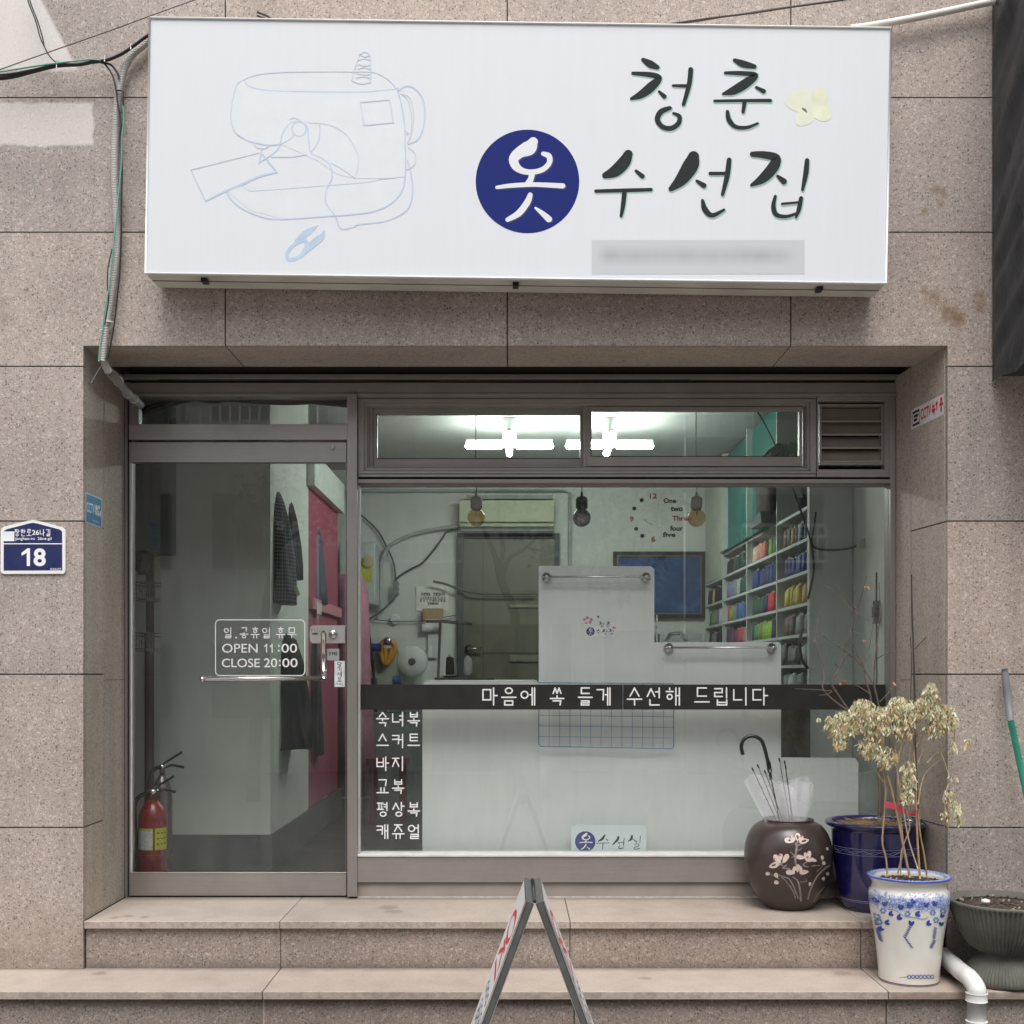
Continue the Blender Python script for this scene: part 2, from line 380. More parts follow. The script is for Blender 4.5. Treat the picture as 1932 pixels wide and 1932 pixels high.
def smooth(pts, k=6, closed=False):   # Catmull-Rom
    n = len(pts); out = []
    if n < 3: return list(pts)
    dim = len(pts[0])
    for i in range(n if closed else n - 1):
        p0 = pts[(i - 1) % n] if (closed or i > 0) else pts[0]; p1 = pts[i]; p2 = pts[(i + 1) % n]
        p3 = pts[(i + 2) % n] if (closed or i + 2 < n) else pts[-1]
        for j in range(k):
            t = j / k
            out.append(tuple(.5 * (2 * p1[d] + (p2[d] - p0[d]) * t + (2 * p0[d] - 5 * p1[d] + 4 * p2[d] - p3[d]) * t * t + (3 * p1[d] - p0[d] - 3 * p2[d] + p3[d]) * t ** 3) for d in range(dim)))
    if not closed: out.append(tuple(pts[-1]))
    return out

# flat brush strokes: (x, y, width) paths turned into strips with round ends; every stroke lies a hair in front of the last
class Ink:
    def __init__(s, mb, fn, mi=0, step=.00003, k0=0): s.mb = mb; s.fn = fn; s.mi = mi; s.k = k0; s.step = step
    def stroke(s, pts, w=None, sm=True, closed=False):
        P = [(p[0], p[1], (p[2] if len(p) > 2 else w)) for p in pts]
        if sm and len(P) > 2: P = smooth(P, 6, closed)
        n = len(P)
        L = []; R = []
        for i in range(n):
            a = P[(i - 1) % n] if (closed or i) else P[0]; b = P[(i + 1) % n] if (closed or i < n - 1) else P[-1]; p = P[i]
            d0 = (p[0] - a[0], p[1] - a[1]); d1 = (b[0] - p[0], b[1] - p[1])
            l0 = math.hypot(*d0) or 0; l1 = math.hypot(*d1) or 0
            if l0 < 1e-9: d0 = d1; l0 = l1
            if l1 < 1e-9: d1 = d0; l1 = l0
            if l0 < 1e-9: d0 = d1 = (1, 0); l0 = l1 = 1
            n0 = (-d0[1] / l0, d0[0] / l0); n1 = (-d1[1] / l1, d1[0] / l1)
            mx, my = n0[0] + n1[0], n0[1] + n1[1]; ml = math.hypot(mx, my)
            if ml < .3: mx, my = n0; ml = 1; kk = 1
            else: mx /= ml; my /= ml; kk = min(1.6, 1 / max(.3, mx * n0[0] + my * n0[1])); ml = 1
            h = p[2] / 2 * kk
            L.append((p[0] + mx * h, p[1] + my * h)); R.append((p[0] - mx * h, p[1] - my * h))
        vs = L + R; fs = []
        for i in range(n if closed else n - 1):
            j = (i + 1) % n; fs.append((i, j, n + j, n + i))
        if not closed:
            for e, (p, q) in enumerate(((P[0], P[1]), (P[-1], P[-2]))):
                ang = math.atan2(p[1] - q[1], p[0] - q[0]); r = p[2] / 2; b0 = len(vs); m = 6
                arc = [(p[0] + r * cos(ang - pi / 2 + pi * t / m), p[1] + r * sin(ang - pi / 2 + pi * t / m)) for t in range(m + 1)]
                vs += arc; fs.append(tuple(range(b0, b0 + m + 1)))
        s.mb.add([s.fn(x, y, s.k * s.step) for x, y in vs], fs, s.mi); s.k += 1
    def poly(s, pts, sm=False):
        P = smooth([tuple(p) for p in pts], 5, True) if sm else pts
        s.mb.add([s.fn(x, y, s.k * s.step) for x, y in P], [tuple(range(len(P)))], s.mi); s.k += 1
    def disc(s, x, y, r, seg=40, ry=None):
        ry = ry or r
        s.poly([(x + r * cos(2 * pi * i / seg), y + ry * sin(2 * pi * i / seg)) for i in range(seg)])
def plane_fn(D):           # strokes given in picture pixels, laid on the upright plane at distance D
    def f(u, v, off):
        X, Y, Z = px(u, v, D); return (X, Y - off, Z)
    return f

# rounded-line Hangul written as strokes
CONS = "ㄱㄲㄴㄷㄸㄹㅁㅂㅃㅅㅆㅇㅈㅉㅊㅋㅌㅍㅎ"; VOW = "ㅏㅐㅑㅒㅓㅔㅕㅖㅗㅘㅙㅚㅛㅜㅝㅞㅟㅠㅡㅢㅣ"
FIN = ["", "ㄱ", "ㄲ", "ㄳ", "ㄴ", "ㄵ", "ㄶ", "ㄷ", "ㄹ", "ㄺ", "ㄻ", "ㄼ", "ㄽ", "ㄾ", "ㄿ", "ㅀ", "ㅁ", "ㅂ", "ㅄ", "ㅅ", "ㅆ", "ㅇ", "ㅈ", "ㅊ", "ㅋ", "ㅌ", "ㅍ", "ㅎ"]
def jamo(c):
    if c == "ㄱ": return [[(0, 1), (1, 1), (.92, 0)]]
    if c == "ㄴ": return [[(0, 1), (0, 0), (1, 0)]]
    if c == "ㄷ": return [[(1, 1), (0, 1), (0, 0), (1, 0)]]
    if c == "ㄹ": return [[(0, 1), (1, 1), (1, .5), (0, .5), (0, 0), (1, 0)]]
    if c == "ㅁ": return ["box"]
    if c == "ㅂ": return [[(0, 1), (0, 0), (1, 0), (1, 1)], [(0, .5), (1, .5)]]
    if c == "ㅅ": return [[(.5, 1), (0, 0)], [(.5, .95), (1, 0)]]
    if c == "ㅇ": return ["ring"]
    if c == "ㅈ": return [[(0, 1), (1, 1)], [(.5, 1), (0, 0)], [(.5, .8), (1, 0)]]
    if c == "ㅊ": return [[(.35, 1.12), (.65, 1.12)], [(0, .8), (1, .8)], [(.5, .8), (0, 0)], [(.5, .65), (1, 0)]]
    if c == "ㅋ": return [[(0, 1), (1, 1), (.92, 0)], [(0, .52), (.93, .56)]]
    if c == "ㅌ": return [[(1, 1), (0, 1), (0, 0), (1, 0)], [(0, .5), (1, .5)]]
    if c == "ㅍ": return [[(0, 1), (1, 1)], [(.28, 1), (.28, 0)], [(.72, 1), (.72, 0)], [(0, 0), (1, 0)]]
    if c == "ㅎ": return [[(.5, 1.15), (.5, 1.0)], [(0, .82), (1, .82)], "lowring"]
    if c == "ㅆ": return [[(.25, 1), (0, 0)], [(.25, .95), (.5, 0)], [(.75, 1), (.5, 0)], [(.75, .95), (1, 0)]]
    if c == "ㄲ": return [[(0, 1), (.42, 1), (.4, 0)], [(.58, 1), (1, 1), (.96, 0)]]
    v = {"ㅏ": [[(.2, 1), (.2, 0)], [(.2, .55), (1, .55)]], "ㅑ": [[(.2, 1), (.2, 0)], [(.2, .7), (1, .7)], [(.2, .4), (1, .4)]],
         "ㅓ": [[(.8, 1), (.8, 0)], [(.8, .6), (0, .6)]], "ㅕ": [[(.8, 1), (.8, 0)], [(.8, .75), (0, .75)], [(.8, .45), (0, .45)]],
         "ㅣ": [[(.5, 1), (.5, 0)]], "ㅐ": [[(.1, 1), (.1, 0)], [(.9, 1), (.9, 0)], [(.1, .55), (.9, .55)]],
         "ㅔ": [[(.45, 1), (.45, 0)], [(1, 1), (1, 0)], [(.45, .6), (-.1, .6)]], "ㅡ": [[(0, .5), (1, .5)]],
         "ㅗ": [[(0, 0), (1, 0)], [(.5, 1), (.5, 0)]], "ㅛ": [[(0, 0), (1, 0)], [(.36, 1), (.36, 0)], [(.64, 1), (.64, 0)]],
         "ㅜ": [[(0, 1), (1, 1)], [(.5, 1), (.5, 0)]], "ㅠ": [[(0, 1), (1, 1)], [(.33, 1), (.33, 0)], [(.67, 1), (.67, 0)]]}
    return v.get(c, [])
def hangul(ink, ch, x, y, w, h, t):
    """write one character with its cell's lower left corner at x, y (y upwards)"""
    def put(j, bx):
        x0, x1, y0, y1 = bx
        X = lambda a: x + w * (x0 + (x1 - x0) * a); Y = lambda b: y + h * (y0 + (y1 - y0) * b)
        for st in jamo(j):
            if st == "ring" or st == "lowring":
                cx, cy_ = X(.5), Y(.5 if st == "ring" else .3); rx = abs(X(1) - X(0)) / 2; ry = abs(Y(1) - Y(0)) / 2
                r = min(rx, ry) if st == "ring" else min(rx * .72, ry * .62)
                r = r if st != "ring" else (rx * .5 + r * .5)
                rr = min(ry, r) if st == "ring" else r
                ink.stroke([(cx + r * cos(2 * pi * i / 20), cy_ + rr * sin(2 * pi * i / 20)) for i in range(20)], t, False, True)
            elif st == "box": ink.stroke([(X(0), Y(0)), (X(1), Y(0)), (X(1), Y(1)), (X(0), Y(1))], t, False, True)
            else: ink.stroke([(X(a), Y(b)) for a, b in st], t, False)
    i = ord(ch) - 0xAC00
    if not 0 <= i < 11172: return
    x += w * .04; w *= .92
    L, V, T = CONS[i // 588], VOW[(i % 588) // 28], FIN[i % 28]
    if V in "ㅗㅛㅜㅠㅡ":
        if T:
            put(L, (.22, .78, .68, 1)); put(V, (.02, .98, .38, .54) if V != "ㅡ" else (.02, .98, .40, .5)); put(T, (.22, .76, 0, .24))
        else:
            put(L, (.2, .8, .56, 1) if V in "ㅗㅛ" else (.2, .8, .52, 1)); put(V, (.02, .98, .05, .42) if V in "ㅗㅛ" else ((.02, .98, 0, .34) if V != "ㅡ" else (.02, .98, .1, .26)))
    else:
        wide = V in "ㅐㅔ"
        cx1 = .5 if wide else .56
        vx = (.66, .95) if wide else (.62, .92)
        if V == "ㅏ": vx = (.70, 1.0)
        if V == "ㅣ": vx = (.72, .98)
        if T:
            put(L, (.06, cx1, .5, .96)); put(V, (*vx, .42, 1)); put(T, (.24, .86, 0, .3))
        else:
            put(L, (.04, cx1, .3, .9)); put(V, (*vx, 0, 1))
def write_hangul(ink, text, u0, u1, v0, v1, t, n=None):   # in picture pixels, v downwards; characters spread evenly
    f = ink.fn; n = n or len(text); cw = (u1 - u0) / n
    old = ink.fn; ink.fn = lambda x, y, o: f(x, -y, o)
    for i, ch in enumerate(text):
        hangul(ink, ch, u0 + i * cw + cw * .08, -v1, cw * .84, v1 - v0, t)
    ink.fn = old
_tc = {}
def textmesh(s, bold=0.0):
    k = (s, bold)
    if k not in _tc:
        c = bpy.data.curves.new("t", 'FONT'); c.body = s; c.offset = bold; c.resolution_u = 4; o = bpy.data.objects.new("t", c); COL.objects.link(o)
        bpy.context.view_layer.update(); dg = bpy.context.evaluated_depsgraph_get()
        me = bpy.data.meshes.new_from_object(o.evaluated_get(dg))
        vs = [tuple(v.co) for v in me.vertices]; fs = [tuple(p.vertices) for p in me.polygons]
        bpy.data.objects.remove(o); bpy.data.curves.remove(c); bpy.data.meshes.remove(me); _tc[k] = (vs, fs)
    return _tc[k]
def figure_one(mb, u0, u1, v0, v1, fn, off=0.0):   # a 1 with its flag, as on the door and the plate
    w_ = u1 - u0; h_ = v1 - v0; a, b = .62, 1.0
    P_ = [(a, 1), (b, 1), (b, 0), (a + .08, 0), (.0, .26), (.0, .42), (a, .26)]
    mb.add([fn(u0 + x * w_, v0 + y * h_, off) for x, y in P_], [(0, 1, 2, 3, 6), (3, 4, 5, 6)], 0)
def write_latin(mb, s, u0, u1, v0, v1, fn, mi=0, bold=0.0, off=0.0):   # fit the text into a picture rectangle
    vs, fs = textmesh(s, bold); xs = [v[0] for v in vs]; ys = [v[1] for v in vs]
    a0, a1, b0, b1 = min(xs), max(xs), min(ys), max(ys)
    mb.add([fn(u0 + (u1 - u0) * (v[0] - a0) / (a1 - a0), v1 + (v0 - v1) * (v[1] - b0) / (b1 - b0), off) for v in vs], fs, mi)
# =====================================================  GROUND, STEPS
mb = MB(); mb.box(-14, 14, -11, -.72, GZ - .05, GZ)
tag(mb.build("ground", M("paving", (.27, .25, .23), .85, var=.2, scale=3, bump=.2, bscale=60)), kind="structure")

st = thing("stone_steps", "two wide granite steps leading up to the tailor shop entrance", "steps", (0, -.3, GZ))
JX = [-.982, .2487, 1.486]
def rowboxes(mb, xs, g, y0, y1, z0, z1, mi=0):
    for a, b in zip(xs[:-1], xs[1:]): mb.box(a + g, b - g, y0, y1, z0, z1, mi)
mb = MB(); rowboxes(mb, [-1.812] + JX + [1.842], .0012, -.006, .56, .568, .600); mb.build("upper_tread", G_TRD, st, bevel=.003)
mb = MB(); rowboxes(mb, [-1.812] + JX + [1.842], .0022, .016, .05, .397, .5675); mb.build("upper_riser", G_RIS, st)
mb = MB(); rowboxes(mb, [-4.5, -2.21] + JX + [2.72, 4.5], .0016, -.355, .03, .364, .396); mb.build("lower_tread", G_TRD, st, bevel=.003)
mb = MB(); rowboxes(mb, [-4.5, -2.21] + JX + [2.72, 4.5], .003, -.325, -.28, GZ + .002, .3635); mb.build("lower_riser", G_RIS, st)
mb = MB(); mb.box(-1.811, 1.841, .019, .54, .398, .566); mb.box(-4.5, 4.5, -.321, -.284, GZ + .003, .362); mb.build("grout", GROUT, st)
mb = MB(); mb.box(JX[0] - .0022, JX[0] + .0022, -.3265, -.322, GZ + .003, .362); mb.build("joint_filler", GROUT_L, st)

# =====================================================  BUILDING
B = thing("shop_building", "pinkish speckled granite building front with the tailor shop recessed in it", "building", (0, 0, .4))
OX0, OX1 = PX(157, 5), PX(1788, 5); OZ = PZ(652, 5)
mb = MB(); g = .0028
ZR = [PZ(v, 5) for v in (-590, -330, -72, 184, 438)]   # upper rows
XC = [-5, PX(-109 - 534, 5), PX(-109, 5), PX(425, 5), PX(957, 5), PX(1492, 5), PX(2026, 5), PX(2560, 5), 5]
TH = .03
for z1, z0 in zip(ZR[:-1], ZR[1:]):
    for a, b in zip(XC[:-1], XC[1:]): mb.box(a + g, b - g, 0, TH, z0 + g, z1 - g)
z691, z438 = PZ(691, 5), PZ(438, 5)
mb.box(XC[3] + g, XC[4] - g, 0, TH, OZ, z438 - g); mb.box(XC[4] + g, XC[5] - g, 0, TH, OZ, z438 - g)
# corner stones, L shaped
def Lstone(x0, x1, xo, left):
    if left: pts = [(x0, z691 + g), (xo, z691 + g), (xo, OZ), (x1, OZ), (x1, z438 - g), (x0, z438 - g)]
    else: pts = [(x0, OZ), (xo, OZ), (xo, z691 + g), (x1, z691 + g), (x1, z438 - g), (x0, z438 - g)]
    mb.prism([(x, 0, z) for x, z in pts], (0, TH, 0))
Lstone(XC[2] + g, XC[3] - g, OX0, True); Lstone(XC[5] + g, XC[6] - g, OX1, False)
for a, b in ((XC[0], XC[1]), (XC[1], XC[2]), (XC[6], XC[7]), (XC[7], XC[8])): mb.box(a + g, b - g, 0, TH, z691 + g, z438 - g)
ZL = [z691] + [PZ(v, 5) for v in (983, 1272, 1561)] + [.397]
for z1, z0 in zip(ZL[:-1], ZL[1:]):
    for a, b in ((XC[0], XC[1]), (XC[1], XC[2]), (XC[2], OX0), (OX1, XC[6]), (XC[6], XC[7]), (XC[7], XC[8])):
        mb.box(a + (g if a not in (OX1,) else 0), b - (g if b not in (OX0,) else 0), 0, TH, z0 + (g if z0 > .4 else 0), z1 - g)
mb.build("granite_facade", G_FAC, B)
mb = MB(); mb.box(-5, OX0 - .012, .012, .2, .2, 5.3); mb.box(OX1 + .012, 5, .012, .2, .2, 5.3); mb.box(OX0 - .012, OX1 + .012, .012, .2, OZ + .02, 5.3); mb.build("grout_backing", GROUT, B)
# jambs
ZJ = [OZ] + [PZ(v, 5) for v in (691, 983, 1272, 1561)] + [.6]
for side in (0, 1):
    mb = MB()
    if side == 0:
        yj = .256; Xa = lambda y: OX0; sgn = -1
    else:
        yj = .36; Xa = lambda y: OX1 - .05 * y / .52; sgn = 1
    for z1, z0 in zip(ZJ[1:-1], ZJ[2:]):
        zz1 = OZ if z1 == ZJ[1] else z1 - g
        p = []
        for z in (z0 + (g if z0 > .6 else 0), zz1):
            p += [(Xa(.0305), .0305, z), (Xa(yj), yj - .006, z), (Xa(yj) + sgn * .03, yj - .006, z), (Xa(0) + sgn * .03, .0305, z)]
        mb.hexa(p)
    for z0, z1 in ((.6, 1.62), (1.6225, OZ)):
        p = []
        for z in (z0, z1): p += [(Xa(yj), yj + .004, z), (Xa(.53), .53, z), (Xa(.53) + sgn * .03, .53, z), (Xa(yj) + sgn * .03, yj + .004, z)]
        mb.hexa(p)
    mb.build("jamb", G_JMB, B)
mb = MB(); mb.box(OX0 - .02, OX0 - .0085, .035, .56, .58, OZ + .04); mb.box(OX1 + .0085, OX1 + .02, .035, .56, .58, OZ + .04)
mb.hexa([(OX1 - .05 * .345 / .52 - .0, .352, .6), (OX1 - .05 * .37 / .52 + .004, .368, .6), (OX1 + .01, .368, .6), (OX1 + .01, .352, .6)] + [(OX1 - .05 * .345 / .52 + .004, .352, OZ), (OX1 - .05 * .37 / .52 + .004, .368, OZ), (OX1 + .01, .368, OZ), (OX1 + .01, .352, OZ)])
mb.build("jamb_backing", GROUT, B)
# soffit: slabs ending at D=5.345, dark slot behind
mb = MB()
for a, b in ((OX0, XC[3] - g), (XC[3] + g, XC[4] - g), (XC[4] + g, XC[5] - g), (XC[5] + g, OX1)):
    mb.box(a, b, .0305, .343, OZ + .0002, OZ + .03)
mb.build("soffit", G_JMB, B)
mb = MB(); mb.box(OX0, OX1, .02, .33, OZ + .012, OZ + .02); mb.box(OX0, OX1, .343, .352, OZ + .06, OZ + .3); mb.box(OX0 - .1, OX1 + .1, .2, .75, OZ + .25, OZ + .3)
mb.build("soffit_backing", BLACKGAP, B)
# header panels under the lintel
DF = 5.52
mb = MB()
mb.pbox(200, 1722, 706, 715, 5.500, .10); mb.pbox(222, 1710, 722, 741, 5.515, .09, 0); mb.pbox(222, 1710, 741.5, 747, 5.51, .09, 0)
mb.build("header_trim", ALU, B, bevel=.0015)
mb = MB(); mb.box(OX0 + .0, OX1, .60, .66, PZ(750, 5.6), OZ + .25); mb.build("header_panel", ALUD, B)
mb = MB(); mb.pbox(232, 1705, 716, 721.5, 5.53, .02); mb.build("header_gap", BLACKGAP, B)
mb = MB()
P_ = [px(300, 717, 5.507), px(480, 716, 5.507), px(640, 719, 5.507), px(780, 721, 5.505), px(900, 719, 5.507), px(1100, 718, 5.507), px(1300, 718, 5.507)]
mb.tube(smooth(P_, 6), .0028, 6); mb.build("loose_wire", DARKCAB, B)

# ---- side post and centre post, frames
mb = MB()
mb.box(OX0 + .001, PX(240, 5.50), .53, .62, .6, PZ(716, 5.50)); mb.pbox(240.3, 243.3, 746, 1692, 5.525, .05, 1)
mb.build("side_post", [STEELV, BLACKGAP], B, bevel=.002)
mb = MB(); mb.pbox(655, 673.5, 742, 1692, 5.495, .10); mb.build("centre_post", STEELV, B, bevel=.0015)
mb = MB(); mb.box(PX(1690.5, 5.50), OX1 - .047, .53, .62, .6, PZ(716, 5.50)); mb.pbox(1680, 1690, 748, 1692, 5.515, .08, 0); mb.build("side_post", STEELV, B, bevel=.002)

# ---- door transom and door
tr = MB(); tr.pbox(243, 655, 800, 829.5, 5.505, .09)
tro = tr.build("door_transom", STEEL, B, bevel=.0015)
mb = MB(); mb.pbox(262, 654, 748, 800.5, 5.56, .006); mb.build("pane", GLASSD, tro)
mb = MB(); mb.pbox(243, 262, 748, 800, 5.53, .05); mb.build("transom_stile", STEELV, tro)
d = MB(); d.pbox(245, 653.5, 834, 872, 5.525, .045); d.pbox(245, 653.5, 1647.5, 1690, 5.525, .045); d.pbox(243.5, 245.4, 834, 1690, 5.527, .03); d.pbox(245, 653.5, 1645.6, 1648.4, 5.522, .01); d.pbox(652.2, 653.5, 872, 1647.5, 5.54, .012)
door = d.build("door", STEEL, B, bevel=.002); door['label'] = "glass shop door with steel rails"
mb = MB(); mb.pbox(249, 653.5, 872, 1647, 5.545, .008); mb.build("pane", GLASSD, door)
mb = MB(); mb.pbox(245.5, 249, 872.5, 1646, 5.535, .02); mb.build("gasket", GASKET, door)
# key lock in the top rail
mb = MB(); cx, cyy, cz = px(627, 843, 5.52); mb.lathe([(.011, 0), (.011, .004), (.006, .0045)], (cx, cyy - .0045, cz), 20, axis='Y'); mb.build("top_lock", CHROME, door)
# handle: L shaped bar
mb = MB(); D = 5.475
path = [px(610, 1194, D), px(610.5, 1240, D), px(611, 1272, D)]; mb.tube(path, .0125, 14)
mb.tube([px(611, 1268, D), px(611, 1281, D)], .0125, 14)
mb.tube([px(388, 1281.5, D), px(614, 1279.5, D)], .0115, 14)
for u, v in ((382, 1281.5),): mb.ball(px(u, v, D), .014, 14)
for u, v in ((384, 1281), (612, 1280), (610, 1193)): mb.tube([px(u, v, D), px(u, v, 5.545)], .009, 12)
mb.build("handle", CHROME, door)
mb = MB()
pl = [(589, 1180.5), (650.5, 1180), (650.5, 1213), (589, 1213), (585.5, 1209), (584.5, 1197), (585.5, 1184)]
mb.prism([px(u, v, 5.528) for u, v in pl], (0, .015, 0)); o = mb.build("lock_plate", M("lock_plate", (.60, .58, .56), .3, .6), door, bevel=.001)
mb = MB(); c = px(628.5, 1196.5, 5.526); mb.lathe([(.021, .002), (.021, -.004), (.014, -.008), (.004, -.008)], (c[0], c[1], c[2]), 24, axis='Y')
mb.lathe([(.010, -.0), (.010, -.012), (.002, -.013)], (c[0], c[1] - .004, c[2]), 16, axis='Y'); mb.build("lock_cylinder", CHROME, o)
mb = MB(); mb.pbox(589, 600, 1194.5, 1197, 5.527, .002); mb.build("lock_slot", BLACKP, o)

# ---- transom sliding window (two sashes) and louvre
f = MB()
def ring(mb, u0, u1, v0, v1, wdt, D, th, mi=0):   # rectangular frame, pieces butted
    mb.pbox(u0, u1, v0, v0 + wdt, D, th, mi); mb.pbox(u0, u1, v1 - wdt, v1, D, th, mi)
    mb.pbox(u0, u0 + wdt, v0 + wdt, v1 - wdt, D, th, mi); mb.pbox(u1 - wdt, u1, v0 + wdt, v1 - wdt, D, th, mi)
ring(f, 675.5, 1540, 747.5, 899.5, 11, 5.52, .11); ring(f, 686.7, 1528.8, 758.7, 888.3, 6, 5.534, .09); ring(f, 693, 1522.5, 765, 882, 3, 5.55, .08)
f.pbox(675.5, 1540, 751, 752.2, 5.518, .004, 1); f.pbox(675.5, 1540, 893.5, 894.7, 5.518, .004, 1)
tw = f.build("transom_window", [ALU, BLACKGAP], B, bevel=.0015); tw['label'] = "narrow sliding window over the shop window"
def sash(u0, u1, v0, v1, gu0, gu1, gv0, gv1, D):
    m = MB(); m.pbox(u0, u1, v0, gv0, D, .03); m.pbox(u0, u1, gv1, v1, D, .03); m.pbox(u0, gu0, gv0, gv1, D, .03); m.pbox(gu1, u1, gv0, gv1, D, .03)
    m.pbox(gu0 - .1, gu1 + .1, gv1 - 1.2, gv1 + .1, D - .0015, .004, 1); m.pbox(gu0 - 1.4, gu0 + .1, gv0 + .1, gv1 - 1.4, D - .0015, .004, 1)
    m.build("sash", [ALU, BLACKGAP], tw, bevel=.001)
    m = MB(); m.pbox(gu0 - 1, gu1 + 1, gv0 - 1, gv1 + 1, D + .012, .006); m.build("pane", GLASS, tw)
sash(704, 1099, 766, 887, 711.5, 1094.5, 781.5, 865.5, 5.585)
sash(1099.5, 1514, 762, 887, 1116, 1508, 775, 861.5, 5.55)
m = MB(); m.pbox(1101.5, 1105, 765, 887, 5.546, .004); m.pbox(1108.5, 1111, 765, 887, 5.546, .004); m.pbox(1515, 1518, 766, 886, 5.56, .05); m.pbox(696.5, 703, 768, 881, 5.57, .02); m.build("sash_trim", ALU, tw, bevel=.0008)

l = MB(); l.pbox(1541, 1679.5, 748, 757, 5.525, .06); l.pbox(1541, 1679.5, 885.5, 900, 5.525, .06); l.pbox(1541, 1544.5, 757.2, 885.3, 5.525, .06); l.pbox(1669, 1679.5, 757.2, 885.3, 5.525, .06)
ring(l, 1546.5, 1667, 762, 877, 4, 5.545, .045)
lv = l.build("louvre_vent", ALU, B, bevel=.0015); lv['label'] = "square aluminium vent with four broad slats"
m = MB(); m.pbox(1544.6, 1668.9, 757.3, 885.2, 5.60, .01); m.build("vent_back", BLACKGAP, lv)
SLAT = M("louvre_slat", (.36, .33, .285), .45, .3, var=.08)
for a, b in ((766, 797), (793, 822), (820, 847), (845, 873)):
    m = MB()
    p = [px(1550.5, b, 5.552), px(1663, b, 5.552), px(1663, b, 5.558), px(1550.5, b, 5.558), px(1550.5, a + 5, 5.585), px(1663, a + 5, 5.585), px(1663, a + 5, 5.591), px(1550.5, a + 5, 5.591)]
    m.hexa(p); m.pbox(1550.5, 1663, b - 4, b - .3, 5.546, .005); m.build("slat", SLAT, lv, bevel=.0006)

# ---- main window
f = MB()
f.pbox(674, 1679.5, 904, 911, 5.52, .10); f.pbox(674, 1679.5, 900.2, 903.8, 5.54, .08, 1)
f.pbox(674, 1679.5, 911.2, 916, 5.55, .06); f.pbox(1676, 1679.5, 916, 1612, 5.54, .06); f.pbox(674, 679, 916, 1612, 5.545, .05, 2)
f.pbox(674, 1679.5, 1612.5, 1616.5, 5.50, .12, 2)
win = f.build("shop_window", [ALU, BLACKGAP, GASKET], B, bevel=.001); win['label'] = "large fixed display window of the tailor shop"
m = MB(); m.pbox(678, 1677, 914, 1613, 5.575, .008); m.build("pane", GLASS, win)
m = MB(); m.pbox(671, 1688, 1617, 1665, 5.51, .09); m.build("sill_panel", STEEL, win, bevel=.002)
m = MB(); m.pbox(672, 1690, 1665.5, 1692, 5.525, .08); m.build("sill_base", M("sill_base", (.31, .27, .24), .6, .1, var=.15, scale=4), B)
m = MB(); m.box(PX(675, 5.52), OX1 - .06, .512, .524, .6, .606); m.build("sealant", GROUT_L, B)

# =====================================================  INTERIOR SHELL
WALL = M("interior_wall", (.70, .72, .67), .7, var=.06, scale=2.5)
WALLG = M("partition_wall", (.66, .68, .63), .75, var=.07, scale=2)
FLOORM = M("interior_floor", (.028, .032, .031), .35, var=.25, scale=2)
SKIRT = M("skirting", (.085, .098, .10), .5, var=.1)
YB = 4.9; ZC = 3.36
m = MB(); m.box(-3.2, 2.2, .64, 5.2, .55, .6); m.build("interior_floor", FLOORM, B)
m = MB(); m.box(-3.2, 2.2, .67, 5.2, ZC, ZC + .05); m.build("ceiling", M("ceiling", (.58, .62, .57), .8, var=.05), B)
m = MB(); m.box(-3.2, 2.2, YB, YB + .1, .6, ZC); m.build("back_wall", WALL, B)
m = MB(); m.box(1.86, 1.95, .64, YB, .6, ZC); m.build("side_wall", WALL, B)
# near pier to the right of the shelves (faces the street)
m = MB(); m.box(PX(1530, 6.42), 1.85, 1.42, 1.5, .6, ZC); m.build("pier", M("pier_wall", (.58, .59, .54), .7, var=.08), B)
# partition to the left behind the door, its return wall running back
XS = -1.289
m = MB(); m.box(-2.6, XS, 1.30, 1.40, .6, ZC); m.build("partition_wall", WALLG, B)
m = MB(); m.box(XS - .1, XS, 1.4002, 2.48, .6, ZC); m.build("return_wall", WALL, B)
m = MB(); m.box(-2.6, XS + .012, 1.288, 1.2998, .6, .79); m.box(XS + .0004, XS + .012, 1.30, 3.9, .6, .79); m.build("skirting", SKIRT, B)
m = MB(); m.box(-2.7, -2.6, .64, 5, .6, ZC); m.build("side_wall", WALLG, B)
m = MB(); m.box(-2.6, -1.9, .64, 5, ZC - .001, ZC - .0005); m.build("ceiling_edge", WALLG, B)
# picture rail pipe on back wall
m = MB(); m.tube([px(640, 926, 9.86), px(1063, 926, 9.86)], .012, 8); m.tube([px(1063, 926, 9.86), px(1075, 930, 9.86), px(1075, 1290, 9.86)], .014, 8); m.build("wall_pipe", M("wall_pipe", (.38, .44, .40), .5), B)
# unseen outer shell above the ceiling keeps out sky light
m = MB(); m.box(-5, 5, .7, 5.3, ZC + .06, 5.3); m.box(-5, -2.75, .3, 5.3, .2, 5.3); m.box(2.25, 5, .3, 5.3, .2, 5.3); m.build("building_core", GROUT, B)
# =====================================================  MAIN SIGN
SG = M("sign_panel", (.668, .692, .725), .34, var=.009, scale=7, spec=.35, stretch=(5, 1, .35))
SGE = M("sign_edge", (.70, .71, .70), .35, var=.06)
SGB = M("sign_box", (.60, .59, .53), .5, var=.14, scale=5)
DS = 4.805
TL, TR, BR, BL = (283, 34), (1681, 53.5), (1671, 535), (275, 516)
sg = thing("shop_sign", "large white lightbox sign with a blue disc and brush lettering above the entrance", "sign", px(970, 540, 4.9))
cor = [px(*c, DS) for c in (BL, BR, TR, TL)]
m = MB(); m.prism([(x, y, z) for x, y, z in cor], (0, .012, 0)); m.build("face_panel", SG, sg, bevel=.002)
